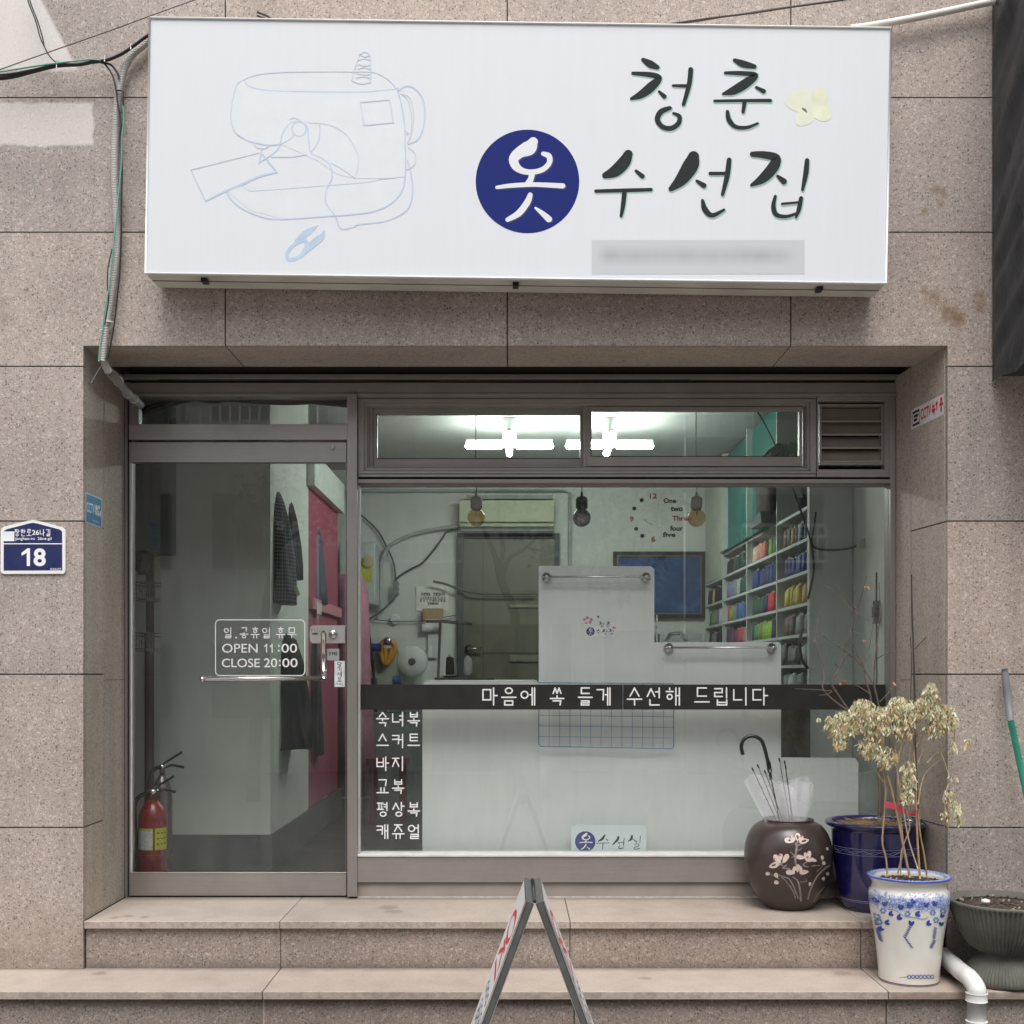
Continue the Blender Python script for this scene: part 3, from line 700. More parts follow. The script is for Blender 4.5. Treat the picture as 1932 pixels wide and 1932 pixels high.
# body behind the face
back = [(c[0], -.02, c[2]) for c in cor]; fr = [(c[0], DS - 5 + .0125, c[2]) for c in cor]
m = MB()
m.add(fr + back, [(0, 1, 5, 4), (1, 2, 6, 5), (2, 3, 7, 6), (3, 0, 4, 7), (7, 6, 5, 4), (0, 3, 2, 1)]); m.build("sign_body", SGB, sg)
def lerp(a, b, t): return tuple(a[i] + (b[i] - a[i]) * t for i in range(len(a)))
m = MB()
fx = [(c[0], DS - 5 - .003, c[2]) for c in cor]
for a, b in ((0, 1), (1, 2), (2, 3), (3, 0)): m.tube([fx[a], fx[b]], .0045, 6)
m.build("edge_trim", SGE, sg)
m = MB()   # seam, bolts and drain slots in the underside
for t, in ((.45,),):
    a = lerp(fr[0], back[0], t); b = lerp(fr[1], back[1], t); m.tube([(a[0], a[1], a[2] - .0008), (b[0], b[1], b[2] - .0008)], .0022, 6)
m.build("underside_seam", M("seam_dirt", (.10, .09, .07), .9), sg)
for t in (.075, .5, .915):
    a = lerp(fr[0], fr[1], t); m = MB(); q = (a[0], a[1] + .045, a[2] - .004)
    m.box(q[0] - .012, q[0] + .012, q[1] - .02, q[1] + .025, q[2] - .012, q[2] + .003); m.build("mounting_clip", BLACKP, sg)
INK_D = M("sign_ink", (.026, .03, .032), .75, var=.05, spec=.15); GLOW = M("sign_green_edge", (.34, .52, .46), .5, var=.05)
BLUE = M("sign_blue", (.016, .026, .16), .75, var=.05, spec=.12); LINE = M("sign_line_blue", (.48, .56, .70), .45, var=.1, scale=6)
LINE2 = M("sign_line_pale", (.54, .60, .69), .45, var=.06); WHITEI = M("sign_white_ink", (.70, .71, .74), .4, var=.02)
YEL = M("sign_flower", (.68, .695, .52), .45, var=.12, scale=9); YEL2 = M("sign_flower_pale", (.68, .70, .57), .45, var=.05); PALEF = M("sign_tint", (.656, .695, .722), .4, var=.02)
F = plane_fn(DS - .0006)
def P2(cv, pts): return [(*cv(p[0], p[1]), (p[2] if len(p) > 2 else 0) * .51760 / 1.46687) for p in pts]
K = .5176 / 1.46687
# sewing machine drawing (crop 1 coordinates)
d2 = lambda pts: [(p[0] + 1739, *p[1:]) for p in pts]
m = MB(); ink = Ink(m, F)
body = [(1305, 425), (1265, 460), (1240, 560), (1235, 640), (1260, 710), (1330, 755), (1430, 775), (1500, 770), (1700, 860), (1800, 930), (1900, 955)] + d2([(430, 950), (425, 700), (400, 540), (385, 480), (300, 470), (0, 490)]) + [(1500, 488), (1340, 465)]
ink.poly([c1(*p) for p in body])
ink.poly([c1(*p) for p in [(1285, 990), (1380, 1020), (1932, 978)] + d2([(420, 948), (405, 1040), (330, 1105), (200, 1145), (0, 1155)]) + [(1500, 1170), (1330, 1120), (1215, 1020)]])
m.build("drawing_tint", PALEF, sg)
m = MB(); ink = Ink(m, F, k0=4)
thick = [
 [(1305, 430), (1340, 465), (1450, 485), (1700, 492), (1932, 492), (2000, 488), (2110, 478), (2130, 470)],
 [(1330, 755), (1430, 775), (1500, 770), (1550, 745), (1572, 722)],
 [(1440, 835), (1490, 790), (1510, 720), (1545, 665), (1590, 650), (1640, 675), (1652, 760), (1665, 820), (1720, 845), (1765, 885), (1775, 950), (1745, 1020), (1745, 1090), (1795, 1160), (1812, 1210), (1840, 1226), (1900, 1210)] + d2([(180, 1200), (330, 1180), (440, 1120), (468, 1020), (455, 910), (440, 860)]),
 [(1205, 1020), (1240, 1070), (1300, 1118), (1400, 1160), (1500, 1172)] + d2([(0, 1157), (130, 1148), (250, 1132), (350, 1090), (410, 1020), (428, 940), (425, 700), (410, 570), (385, 482)]),
 d2([(445, 770), (500, 740), (530, 650), (525, 540), (480, 475), (430, 462), (388, 490)]),
 [(1710, 668), (1705, 750), (1665, 815)],
]
for i, p in enumerate(thick): ink.stroke(P2(c1, [(x, y, 7) for x, y in p]))
ink.stroke(P2(c1, [(1600 + 38 * cos(2 * pi * i / 20), 690 + 38 * sin(2 * pi * i / 20), 8) for i in range(20)]), None, True, True)
ink.stroke(P2(c1, [(1020, 908, 5), (1100, 1075, 6)]), sm=False); ink.stroke(P2(c1, [(1100, 1075, 6), (1200, 1025, 10), (1290, 988, 12), (1380, 945, 12), (1480, 920, 9)]))
ink.stroke(P2(c1, [(1480, 920, 9), (1400, 820, 7)]), sm=False); ink.stroke(P2(c1, [(1400, 800, 6), (1383, 875, 7)]), sm=False); ink.stroke(P2(c1, [(1383, 870, 5), (1440, 835, 6)]), sm=False)
m.build("drawing_lines", LINE, sg)
m = MB(); ink = Ink(m, F, k0=16)
thin = [
 [(1310, 422), (1400, 395), (1600, 384), (1900, 383)] + d2([(261, 388), (330, 420), (370, 460), (385, 482)]),
 [(1305, 425), (1265, 455), (1240, 560), (1235, 640), (1260, 710), (1330, 755)],
 [(1285, 990), (1330, 1016), (1400, 1018), (1932, 977)] + d2([(300, 958), (422, 945)]),
 [(1020, 908), (1385, 817)], [(1640, 655), (1760, 668), (1850, 720), (1910, 820), (1915, 890), (1897, 952)], [(1897, 952), (1830, 905), (1770, 872)],
 d2([(400, 500), (440, 530), (462, 620), (455, 720), (440, 760)]), d2([(410, 505), (450, 520), (472, 600), (465, 700), (440, 765)]),
 d2([(445, 790), (480, 820), (478, 880), (440, 905), (428, 900)]), d2([(430, 700), (445, 712), (430, 720)]),
 [(1450, 840), (1560, 838), (1640, 826)], [(1360, 768), (1375, 790), (1420, 792), (1440, 775)], [(1545, 640), (1575, 630), (1605, 645)],
 d2([(140, 430), (160, 360), (185, 292)]), d2([(240, 295), (243, 370), (243, 440)]), d2([(140, 430), (190, 448), (243, 440)]), d2([(185, 292), (210, 278), (240, 295), (210, 302), (185, 292)]),
]
for i in range(5):
    y = 320 + i * 24; x0 = 180 - i * 4; thin.append(d2([(x0, y), (210, y + 7 * (1 if i % 2 else -1)), (242, y + 3)]))
for p in thin: ink.stroke(P2(c1, [(x, y, 4) for x, y in p]))
ink.stroke(P2(c2, [(188, 547, 6), (345, 533, 6), (365, 655, 6), (208, 670, 6)]), None, False, True)
m.build("drawing_fine_lines", LINE2, sg)
m = MB(); ink = Ink(m, F, k0=4)   # thread snips
ink.stroke(P2(c1, [(1625, 1285, 20), (1570, 1310, 18), (1535, 1355, 18), (1545, 1388, 18), (1590, 1378, 20), (1632, 1345, 24), (1640, 1310, 22)]), None, True, True)
ink.stroke(P2(c1, [(1580, 1290, 12), (1640, 1245, 36), (1700, 1205, 4)])); ink.stroke(P2(c1, [(1630, 1340, 30), (1690, 1290, 40), (1722, 1262, 30), (1733, 1234, 5)]))
m.build("drawing_snips", M("sign_snips_blue", (.43, .54, .68), .45), sg)
# blue disc
m = MB(); ink = Ink(m, F, k0=2); cu, cv = c2(1081.5, 970); ink.disc(cu, cv, 277 * K, 72); m.build("blue_disc", BLUE, sg)
OT = [
 [(1112, 758, 50), (1090, 790, 78), (1040, 815, 60), (1008, 850, 52), (1020, 890, 44), (1058, 915, 32), (1110, 920, 28), (1165, 905, 28), (1198, 870, 28), (1196, 835, 30), (1166, 822, 24)],
 [(1106, 925, 34), (1100, 955, 30), (1088, 980, 38)],
 [(918, 1002, 18), (1000, 992, 24), (1120, 987, 24), (1270, 994, 28)],
 [(1096, 1042, 26), (1080, 1082, 34), (1035, 1140, 34), (975, 1175, 24)],
 [(1124, 1112, 12), (1160, 1140, 26), (1196, 1172, 34)]]
SHDW = M("sign_disc_shadow", (.02, .028, .13), .4, var=.02)
m = MB(); ink = Ink(m, F, k0=6)
for s_ in OT: ink.stroke([(x + 2.2, y + 2.2, w_) for x, y, w_ in P2(c2, s_)])
m.build("disc_letter_shadow", SHDW, sg)
m = MB(); ink = Ink(m, F, k0=14)
for s_ in OT: ink.stroke(P2(c2, s_))
m.build("disc_letter", WHITEI, sg)
LET = []
def q3(pts): return [(p[0] + 1804, *p[1:]) for p in pts]
LET += [[(1620, 825, 48), (1598, 868, 66), (1550, 915, 62), (1497, 938, 34)], [(1662, 914, 16), (1695, 942, 26)], [(1447, 1022, 18), (1600, 1018, 20), (1742, 1014, 18)], [(1600, 1025, 26), (1592, 1100, 24), (1582, 1155, 16)]]
LET += [[(1700, 320, 22), (1738, 343, 40), (1776, 360, 24)], [(1645, 392, 18), (1740, 400, 28), (1785, 418, 30), (1745, 462, 50), (1690, 505, 42), (1637, 528, 16)], [(1785, 490, 14), (1813, 516, 24)],
        [(1860, 458, 14), (1944, 460, 20)], q3([(150, 372, 26), (142, 450, 26), (112, 558, 20)]), [(1842, 578, 22), (1795, 598, 30), (1776, 640, 28), (1803, 678, 26), (1850, 686, 26), (1888, 660, 26), (1893, 622, 22), (1862, 606, 14)]]
LET += [q3([(385, 322, 20), (430, 342, 38), (490, 356, 24)]), q3([(335, 390, 16), (420, 392, 24), (495, 402, 28), (450, 442, 50), (380, 484, 45), (324, 502, 14)]), q3([(500, 467, 14), (540, 488, 24)]),
        q3([(277, 540, 14), (430, 538, 16), (576, 538, 18)]), q3([(438, 548, 24), (430, 598, 18)]), q3([(346, 597, 18), (355, 642, 26), (390, 678, 22), (450, 682, 18), (508, 660, 12)])]
LET += [q3([(165, 838, 60), (150, 885, 84), (100, 960, 66), (45, 1010, 28)]), q3([(182, 967, 14), (220, 992, 28)]), q3([(254, 928, 18), (348, 928, 18)]), q3([(355, 856, 26), (345, 940, 28), (320, 1040, 18)]), q3([(213, 1072, 16), (226, 1120, 30), (265, 1152, 24), (328, 1122, 14)])]
LET += [q3([(480, 825, 28), (540, 828, 38), (605, 846, 46), (590, 895, 60), (535, 955, 50), (475, 990, 16)]), q3([(615, 942, 16), (648, 970, 32)]), q3([(772, 858, 24), (765, 930, 28), (748, 1014, 16)]),
        q3([(602, 1050, 16), (592, 1105, 24), (608, 1148, 24), (660, 1158, 18), (715, 1142, 14)]), q3([(740, 1060, 22), (728, 1120, 24), (713, 1162, 12)]), q3([(638, 1090, 12), (728, 1082, 12)])]
m = MB(); ink = Ink(m, F, k0=2)
for s_ in LET: ink.stroke([(x + 1.3, y + 1.6, w_ + 1.6) for x, y, w_ in P2(c2, s_)])
m.build("lettering_edge", GLOW, sg)
m = MB(); ink = Ink(m, F, k0=32)
for s_ in LET: ink.stroke(P2(c2, s_))
m.build("lettering", INK_D, sg)
m = MB(); ink = Ink(m, F, k0=2)
for pl_ in ([(650, 545), (700, 490), (760, 470), (800, 500), (800, 570), (760, 600), (700, 590)], [(720, 670), (710, 620), (760, 580), (815, 600), (810, 640), (770, 668)]): ink.poly([c3(*p) for p in pl_], True)
m.build("flower_pale_petals", YEL2, sg)
m = MB(); ink = Ink(m, F, k0=5)
for pl_ in ([(810, 480), (850, 472), (882, 510), (870, 555), (820, 570), (795, 530)], [(800, 560), (870, 560), (907, 600), (890, 642), (840, 645), (800, 610)]): ink.poly([c3(*p) for p in pl_], True)
m.build("flower_petals", YEL, sg)
m = MB(); ink = Ink(m, F, k0=8); ink.stroke(P2(c3, [(748, 580, 8), (760, 588, 14), (770, 600, 6)])); m.build("flower_heart", M("flower_heart", (.12, .14, .06), .6), sg)
# smudged pale grey strip standing in for the blurred-out phone number line
mm, n_, b_ = newmat("smudged_strip"); pos = geopos(n_)
mp = node(n_, "ShaderNodeMapping"); mp.inputs['Scale'].default_value = (3.2, 1, 1.0); mp.inputs['Location'].default_value = (2, 0, 0); lk(n_, pos, mp.inputs[0])
nn = noise(n_, mp.outputs[0], 2.4, 2)
bm_ = box_mask(n_, pos, PX(1125, DS), PX(1508, DS), PZ(503, DS), PZ(462, DS), .045)
lk(n_, mixc(n_, math_(n_, 'MULTIPLY', bm_, ramp(n_, nn, [(.3, .3), (.6, 1)])), (.52, .54, .57), (.38, .39, .42)), b_.inputs['Base Color']); b_.inputs['Roughness'].default_value = .4
m = MB(); Ink(m, F, k0=2).poly([(1116.5, 453), (1518, 453), (1518, 517), (1116.5, 517)]); m.build("smudged_strip", mm, sg)

# =====================================================  AWNING BOX on the right
mm, n_, b_ = newmat("dark_tarpaulin"); co = objco(n_)
mp = node(n_, "ShaderNodeMapping"); mp.inputs['Rotation'].default_value = (radians(35), 0, 0); mp.inputs['Scale'].default_value = (1, 9, 2.5); lk(n_, co, mp.inputs[0])
tn = noise(n_, mp.outputs[0], 1.3, 4, .6, .6)
lk(n_, ramp(n_, tn, [(.3, (.022, .026, .031)), (.7, (.045, .052, .060))]), b_.inputs['Base Color']); b_.inputs['Roughness'].default_value = .42; bumpit(n_, b_, tn, .9, .02)
m = MB(); x0 = PX(1868.5, 5); zb = PZ(722, 5); zt = 4.6
nv, ny = 60, 26; vs = []
random.seed(3)
for i in range(nv + 1):
    for j in range(ny + 1):
        z = zb + (zt - zb) * i / nv; y = -.01 - .62 * j / ny
        wr = .012 * sin(9 * y + 9.5 * z + 2 * sin(3 * z)) + .007 * sin(26 * y + 31 * z + 2 * sin(4 * z)) + .003 * sin(60 * z + 39 * y)
        vs.append((x0 + .004 + wr * min(1, j / 3), y, z - (.004 * sin(20 * y) if i == 0 else 0)))
fs = [(i * (ny + 1) + j, i * (ny + 1) + j + 1, (i + 1) * (ny + 1) + j + 1, (i + 1) * (ny + 1) + j) for i in range(nv) for j in range(ny)]
m.add(vs, fs, 0, True)
aw = thing("rolled_awning", "dark grey tarpaulin-covered awning box jutting from the wall at the right edge", "awning", (x0 + .3, -.3, zb))
m.build("tarpaulin_side", mm, aw)
m = MB(); m.box(x0 + .025, x0 + 1.6, -.60, -.03, zb + .02, zt - .02); m.build("awning_body", BLACKP, aw)

# =====================================================  PLATES AND STICKERS ON THE STONE
FP = lambda off: plane_fn(5.0 - off)
ap = thing("address_plate", "dark blue house number plate reading 18 with a pointed white rim, on the left pillar", "plate", px(62, 1080, 5))
def c_(p): return cL(*p)
outer = [(22, 790), (60, 765), (370, 688), (440, 676), (510, 688), (820, 770), (862, 800), (868, 840), (866, 1350), (845, 1385), (50, 1388), (18, 1368), (12, 1340), (14, 820)]
inner = [(50, 820), (90, 795), (390, 718), (440, 710), (495, 718), (800, 800), (830, 825), (832, 1345), (48, 1348)]
m = MB(); m.prism([px(*c_(p), 4.992) for p in outer], (0, .0078, 0)); m.build("rim", M("plate_white", (.78, .78, .78), .35, var=.02), ap, bevel=.0015)
m = MB(); Ink(m, plane_fn(4.9915)).poly([c_(p) for p in inner]); m.build("blue_field", M("plate_navy", (.022, .03, .105), .3, var=.08), ap)
WI = M("reflective_white", (.82, .82, .82), .4, var=.02)
m = MB(); ink = Ink(m, plane_fn(4.9911))
u0, v0 = c_((48, 983)); u1, v1 = c_((832, 996)); ink.poly([(u0, v0), (u1, v0), (u1, v1), (u0, v1)])
fn = plane_fn(4.9911)
a, b = c_((288, 1050)), c_((612, 1290)); figure_one(m, a[0], cL(400, 0)[0], a[1], b[1] - .5, fn); write_latin(m, "8", cL(448, 0)[0], b[0], a[1], b[1], fn, bold=.03)
a, b = c_((200, 900)), c_((688, 950)); write_latin(m, "Janghan-ro  26na-gil", a[0], b[0], a[1], b[1], fn, bold=.01)
a, b = c_((670, 1315)), c_((820, 1342)); write_latin(m, "02637", a[0], b[0], a[1], b[1], fn)
ink = Ink(m, plane_fn(4.9911), k0=2)
a, b = c_((185, 798)), c_((428, 885)); write_hangul(ink, "장한로", a[0], b[0], a[1], b[1], 1.25)
a, b = c_((428, 805)), c_((522, 872)); write_latin(m, "26", a[0], b[0], a[1], b[1], fn, bold=.015)
a, b = c_((525, 798)), c_((685, 885)); write_hangul(ink, "나길", a[0], b[0], a[1], b[1], 1.25)
m.build("lettering", WI, ap)
m = MB(); a, b = c_((38, 825)), c_((192, 955)); Ink(m, plane_fn(4.9902)).poly([a, (b[0], a[1]), b, (a[0], b[1])]); m.build("paper_patch", M("paper_patch", (.75, .77, .80), .6), ap)

# blue CCTV sticker on the left jamb, white one on the right jamb (they lie on the side faces)
def jamb_fn(side, u0_, u1_, D0, D1, off0=.0012):
    # maps s (0..1 along depth), pixel-height given at D=5 -> real height by z
    def f(s, z, off):
        y = (D0 + (D1 - D0) * s) - 5
        x = OX0 + off0 + off if side == 0 else OX1 - .05 * y / .52 - off0 - off
        return (x, y, z)
    return f
D0 = 2224 * (OX0) / (162 - 965); D1 = 2224 * OX0 / (190.5 - 965)
zt_, zb_ = PZ(931, D0), PZ(984, D0)
f0 = jamb_fn(0, 0, 0, D0, D1)
m = MB(); st1 = thing("cctv_sticker", "small blue square camera warning sticker on the left door jamb", "sticker", (OX0, D0 - 5, zb_))
m.add([f0(-.05, zb_ - .006, 0), f0(1.05, zb_ - .006, 0), f0(1.05, zt_ + .006, 0), f0(-.05, zt_ + .006, 0)], [(0, 1, 2, 3)]); m.build("border", M("sticker_border", (.5, .6, .65), .4), st1)
m = MB(); m.add([f0(0, zb_, .0003), f0(1, zb_, .0003), f0(1, zt_, .0003), f0(0, zt_, .0003)], [(0, 1, 2, 3)]); m.build("blue_field", M("sticker_blue", (.03, .19, .42), .4), st1)
H = zt_ - zb_
m = MB(); write_latin(m, "CCTV", .03, .55, zb_ + H * .72, zb_ + H * .36, lambda x, y, o: f0(x, y, .0006 + o), bold=.01)
ink = Ink(m, lambda x, y, o: f0(x, y, .0006 + o))
for i, ch in enumerate("녹화"): hangul(ink, ch, .58 + i * .2, zb_ + H * .56, .19, H * .17, .012)
for i, ch in enumerate("작동중"): hangul(ink, ch, .58 + i * .135, zb_ + H * .35, .125, H * .17, .01)
write_latin(m, "o-o-o-o", .4, .8, zb_ + H * .16, zb_ + H * .11, lambda x, y, o: f0(x, y, .0006 + o))
m.build("lettering", WI, st1)
D0 = 2224 * (OX1 - .002) / (1782 - 965); D1 = D0 + .32
f1 = jamb_fn(1, 0, 0, D0, D1)
zt_ = PZ(742, D0); zb_ = PZ(782, D0); H = zt_ - zb_
st2 = thing("cctv_notice", "white camera notice sticker with red lettering on the right door jamb", "sticker", (OX1, D0 - 5, zb_))
m = MB(); m.add([f1(0, zb_, 0), f1(1, zb_, 0), f1(1, zt_, 0), f1(0, zt_, 0)], [(0, 1, 2, 3)]); m.build("paper", M("notice_paper", (.72, .70, .70), .5), st2)
RED = M("notice_red", (.55, .03, .06), .5)
g1 = lambda x, y, o: f1(1 - x, y, .0005 + o)
m = MB(); write_latin(m, "CCTV", .30, .62, zb_ + H * .80, zb_ + H * .25, g1, bold=.02); ink = Ink(m, g1)
for i, ch in enumerate("녹화중"): hangul(ink, ch, .64 + i * .115, zb_ + H * .25, .11, H * .55, .012)
m.build("lettering", RED, st2)
m = MB(); ink = Ink(m, g1); ink.stroke([(.05, zb_ + H * .18), (.26, zb_ + H * .18), (.26, zb_ + H * .8), (.05, zb_ + H * .8)], .010, False, True)
ink.stroke([(.09, zb_ + H * .4), (.18, zb_ + H * .4), (.18, zb_ + H * .6), (.09, zb_ + H * .6)], .012, False, True); ink.stroke([(.18, zb_ + H * .55), (.23, zb_ + H * .62)], .01, False); m.build("camera_symbol", INK_D, st2)

# =====================================================  CABLES AND CONDUIT
CREAM = M("conduit_grey", (.46, .46, .44), .5, var=.1, scale=30)
mm, n_, b_ = newmat("ribbed_conduit"); sx = node(n_, "ShaderNodeSeparateXYZ"); lk(n_, geopos(n_), sx.inputs[0])
wv = math_(n_, 'SINE', math_(n_, 'MULTIPLY', sx.outputs[2], 900)); lk(n_, ramp(n_, noise(n_, geopos(n_), 6), [(.3, (.36, .36, .33)), (.7, (.48, .47, .44))]), b_.inputs['Base Color']); b_.inputs['Roughness'].default_value = .5; bumpit(n_, b_, wv, .6, .003)
def cpath(cv, pts, D, k=6):
    out = []
    for p in pts:
        u, v = cv(p[0], p[1]); out.append(px(u, v, p[2] if len(p) > 2 else D))
    return smooth(out, k)
cd1 = thing("flexible_conduit", "thick grey ribbed conduit running down beside the sign to the door header", "conduit", px(200, 700, 4.97))
m = MB(); m.tube(cpath(c1, [(800, 190), (770, 240), (710, 290), (665, 370), (640, 470), (622, 600), (615, 750), (613, 950), (622, 1150), (628, 1300), (610, 1480), (585, 1650), (568, 1740)], 4.97), .0145, 12)
m.tube(cpath(c1, [(568, 1740), (556, 1850), (548, 1932)], 4.965), .0145, 12)
m.build("hose", mm, cd1)
m = MB(); m.tube([px(204, 700, 5.0), px(213, 709, 5.06), px(225, 722, 5.16), px(243, 745, 5.30), px(258, 757, 5.42), px(266, 764, 5.54)], [.017, .02, .018, .02, .018, .017], 12)
m.tube([px(196, 676, 4.97), px(199, 690, 4.975), px(204, 700, 5.0)], .0165, 12)
m.build("elbow", M("conduit_taped", (.30, .30, .29), .5, var=.2, scale=40), cd1)
m = MB()
for u, v, D_ in ((223, 719, 5.15), (240, 742, 5.285), (252, 752, 5.37)):
    c = Vector(px(u, v, D_)); t = (Vector(px(258, 757, 5.42)) - Vector(px(213, 709, 5.06))).normalized(); m.tube([c - t * .003, c + t * .003], .0225, 12)
for cx_, cy__ in ((583, 1722), (560, 1767)):
    u, v = c1(cx_, cy__); m.tube([px(u, v - 1, 4.97), px(u, v + 1, 4.97)], .0185, 12)
m.build("cable_tie", WHITEP, cd1)
def cable(name, label, cv, pts, D, r, mat, cat="cable", group=None):
    m = MB(); m.tube(cpath(cv, pts, D), r, 8); return tag(m.build(name, mat), label, cat, group)
GRN = M("green_cable_sheath", (.12, .38, .29), .45)
cable("green_cable", "mint green cable running down beside the grey conduit left of the sign", c1, [(655, 560), (662, 640), (650, 760), (648, 880), (632, 1060), (615, 1230), (598, 1400), (582, 1540), (560, 1660), (548, 1760), (535, 1850), (528, 1932)], 4.945, .0030, GRN)
cable("black_cable", "long black cable looping down the left of the conduit behind the green cable", c1, [(555, 335), (600, 400), (620, 480), (630, 560), (648, 660), (640, 740), (652, 900), (650, 1050), (648, 1250), (640, 1450), (625, 1600), (612, 1720), (590, 1850), (570, 1932)], 4.95, .0036, DARKCAB)
cable("drop_cable", "thin black cable bulging out left of the green cable halfway down", c1, [(600, 1330), (578, 1430), (574, 1520), (580, 1600), (565, 1700), (552, 1800), (540, 1932)], 4.955, .0026, DARKCAB)
cable("loop_cable", "short black cable curling from the bundle into the top of the conduit", c1, [(540, 335), (590, 345), (625, 385), (636, 418)], 4.95, .0045, DARKCAB)
cable("hook_cable", "little black wire hooked over the conduit beside the sign", c1, [(622, 484), (650, 484), (660, 500), (655, 600)], 4.95, .0028, DARKCAB)
for i, (dy, lab) in enumerate(((0, "upper black cable of the bundle running from the left edge to the sign"), (14, "middle black cable of the bundle running from the left edge to the sign"), (24, "lowest black cable sagging in the bundle left of the sign"))):
    cable("bundle_cable", lab, c1, [(-60, 405 + dy), (60, 395 + dy * .9), (180, 372 + dy * .6), (300, 346 + dy * .5), (420, 342 + dy * .3), (500, 326 + dy * .4), (570, 318 + dy * .3), (650, 285 + dy * .3), (720, 238 + dy * .3), (770, 200 + dy * .3), (805, 178 + dy * .3)], 4.93 + i * .005, .0046, DARKCAB, group="black cables bundled left of the sign")
cable("bundle_green_cable", "thin green cable on top of the black bundle left of the sign", c1, [(-60, 392), (60, 374), (180, 355), (300, 338), (420, 325), (490, 318), (540, 322)], 4.925, .0034, GRN)
for i, (x0_, lab) in enumerate(((150, "left one of two thin black wires dropping from the top edge to the bundle"), (160, "right one of two thin black wires dropping from the top edge to the bundle"))):
    cable("drop_wire", lab, c1, [(x0_ - 25, -90), (x0_ + 5, 20), (x0_ + 40, 110), (215 + i * 12, 200), (240, 255), (265, 300), (300, 335)], 4.93 + .008 * i, .0028, DARKCAB, group="wires dropping from the top left")
cable("stay_wire", "thin brown wire running diagonally up from the left edge above the bundle", c1, [(-60, 395), (0, 372), (300, 265), (600, 160), (800, 86), (1040, 0), (1300, -90)], 4.90, .0022, M("wire_brown", (.09, .07, .06), .6), cat="wire")
m = MB()
for p in ((303, 346), (560, 310), (700, 244)):
    u, v = c1(*p); c = Vector(px(u, v, 4.93)); m.tube([c + Vector((0, -.002, -.016)), c + Vector((.001, -.004, .016))], .0022, 6); m.tube([c + Vector((0, -.004, .0)), c + Vector((.012, -.006, .014))], .0016, 6)
tag(m.build("cable_ties", WHITEP), "white plastic ties clipped round the black cable bundle", "cable tie")
# wires above the sign at right, white pipe
cable("roof_wire", "dark twisted wire slanting up over the right half of the sign", c3, [(-80, 145), (30, 130), (250, 98), (460, 72), (700, 36), (960, 0), (1250, -50)], 4.90, .0042, M("wire_dark", (.05, .04, .035), .6), cat="wire")
cable("roof_wire", "thin dark wire closely following the twisted wire above the sign", c3, [(-60, 138), (60, 132), (250, 104), (480, 64), (700, 32), (930, 0)], 4.915, .0026, M("wire_dark2", (.10, .08, .07), .6), cat="wire")
cable("white_pipe", "thick cream pipe rising from the top right corner of the sign", c3, [(1000, 152), (1100, 140), (1300, 105), (1500, 65), (1700, 22), (1800, 2), (1950, -28)], 4.955, .0155, M("cream_pipe", (.72, .69, .62), .4, var=.06), cat="pipe")
cable("wire_end", "black wire stub curling up behind the top edge of the sign", c1, [(1375, 64), (1400, 74), (1440, 92), (1470, 115)], 4.95, .0045, DARKCAB, cat="wire")
cable("stub_wire", "second black wire stub just under the curled one above the sign", c1, [(1375, 84), (1395, 92), (1420, 100), (1440, 118)], 4.955, .004, DARKCAB, cat="wire")
# cables behind the door transom
tb = thing("transom_cables", "tangle of black cables bunched behind the glass above the door", "cable", px(400, 800, 5.62))
for i in range(9):
    random.seed(40 + i); j = lambda s: random.uniform(-s, s)
    m = MB(); pts = [(400 + j(20), 690 + j(15)), (430, 620 + j(20)), (500 + j(25), 570 + j(20)), (620, 535 + j(18)), (760, 498 + j(12)), (950, 500 + j(18)), (1200, 498 + j(14)), (1500, 505 + j(22)), (1850, 512 + j(30))]
    m.tube(cpath(cj, pts, 5.62 + .006 * i), random.choice((.004, .006, .009)), 7); m.build("cable", DARKCAB if i else M("cable_navy", (.02, .03, .05), .5), tb)
cable("stub_cables", "frayed black cable ends fastened on the left jamb beside the conduit elbow", cj, [(240, 200, 4.98), (205, 260, 4.98), (160, 330, 4.97), (128, 390, 4.96)], 4.97, .0045, M("cable_grey", (.08, .08, .08), .5))
# =====================================================  LETTERING ON THE GLASS
BAND = M("band_vinyl", (.022, .021, .021), .35, var=.08); WV = M("white_vinyl", (.80, .80, .79), .45, var=.02)
DG = 5.5745
sl = thing("slogan_band", "long dark vinyl band with white Korean slogan across the shop window", "sticker", px(1170, 1339, DG))
m = MB(); m.pbox(678.5, 1175, 1291.5, 1338.8, DG - .0006, .0005); m.pbox(1175.6, 1670.5, 1291.5, 1338.8, DG - .0006, .0005); m.build("band", BAND, sl)
m = MB(); ink = Ink(m, plane_fn(DG - .0009))
T = 2.7
def put_word(text, u0, u1, v0=1298, v1=1330): write_hangul(ink, text, u0, u1, v0, v1, T)
c = cD(1225, 0)[0]
put_word("마음에", 906, 1014); put_word("쏙", 1034, 1068); put_word("들게", 1087, 1156); put_word("수선해", 1179, 1288); put_word("드립니다", 1306, 1452)
m.build("lettering", WV, sl)
sv = thing("service_list", "white vinyl list of six garment words on the lower left of the shop window", "sticker", px(750, 1590, DG))
for text, v in (("숙녀복", 1357), ("스커트", 1398), ("바지", 1441), ("교복", 1484), ("평상복", 1527), ("캐쥬얼", 1569)):
    m = MB(); ink = Ink(m, plane_fn(DG - .0004)); write_hangul(ink, text, 707, 707 + 29.5 * len(text), v - 12.8, v + 12.8, 2.3); m.build("word", WV, sv)
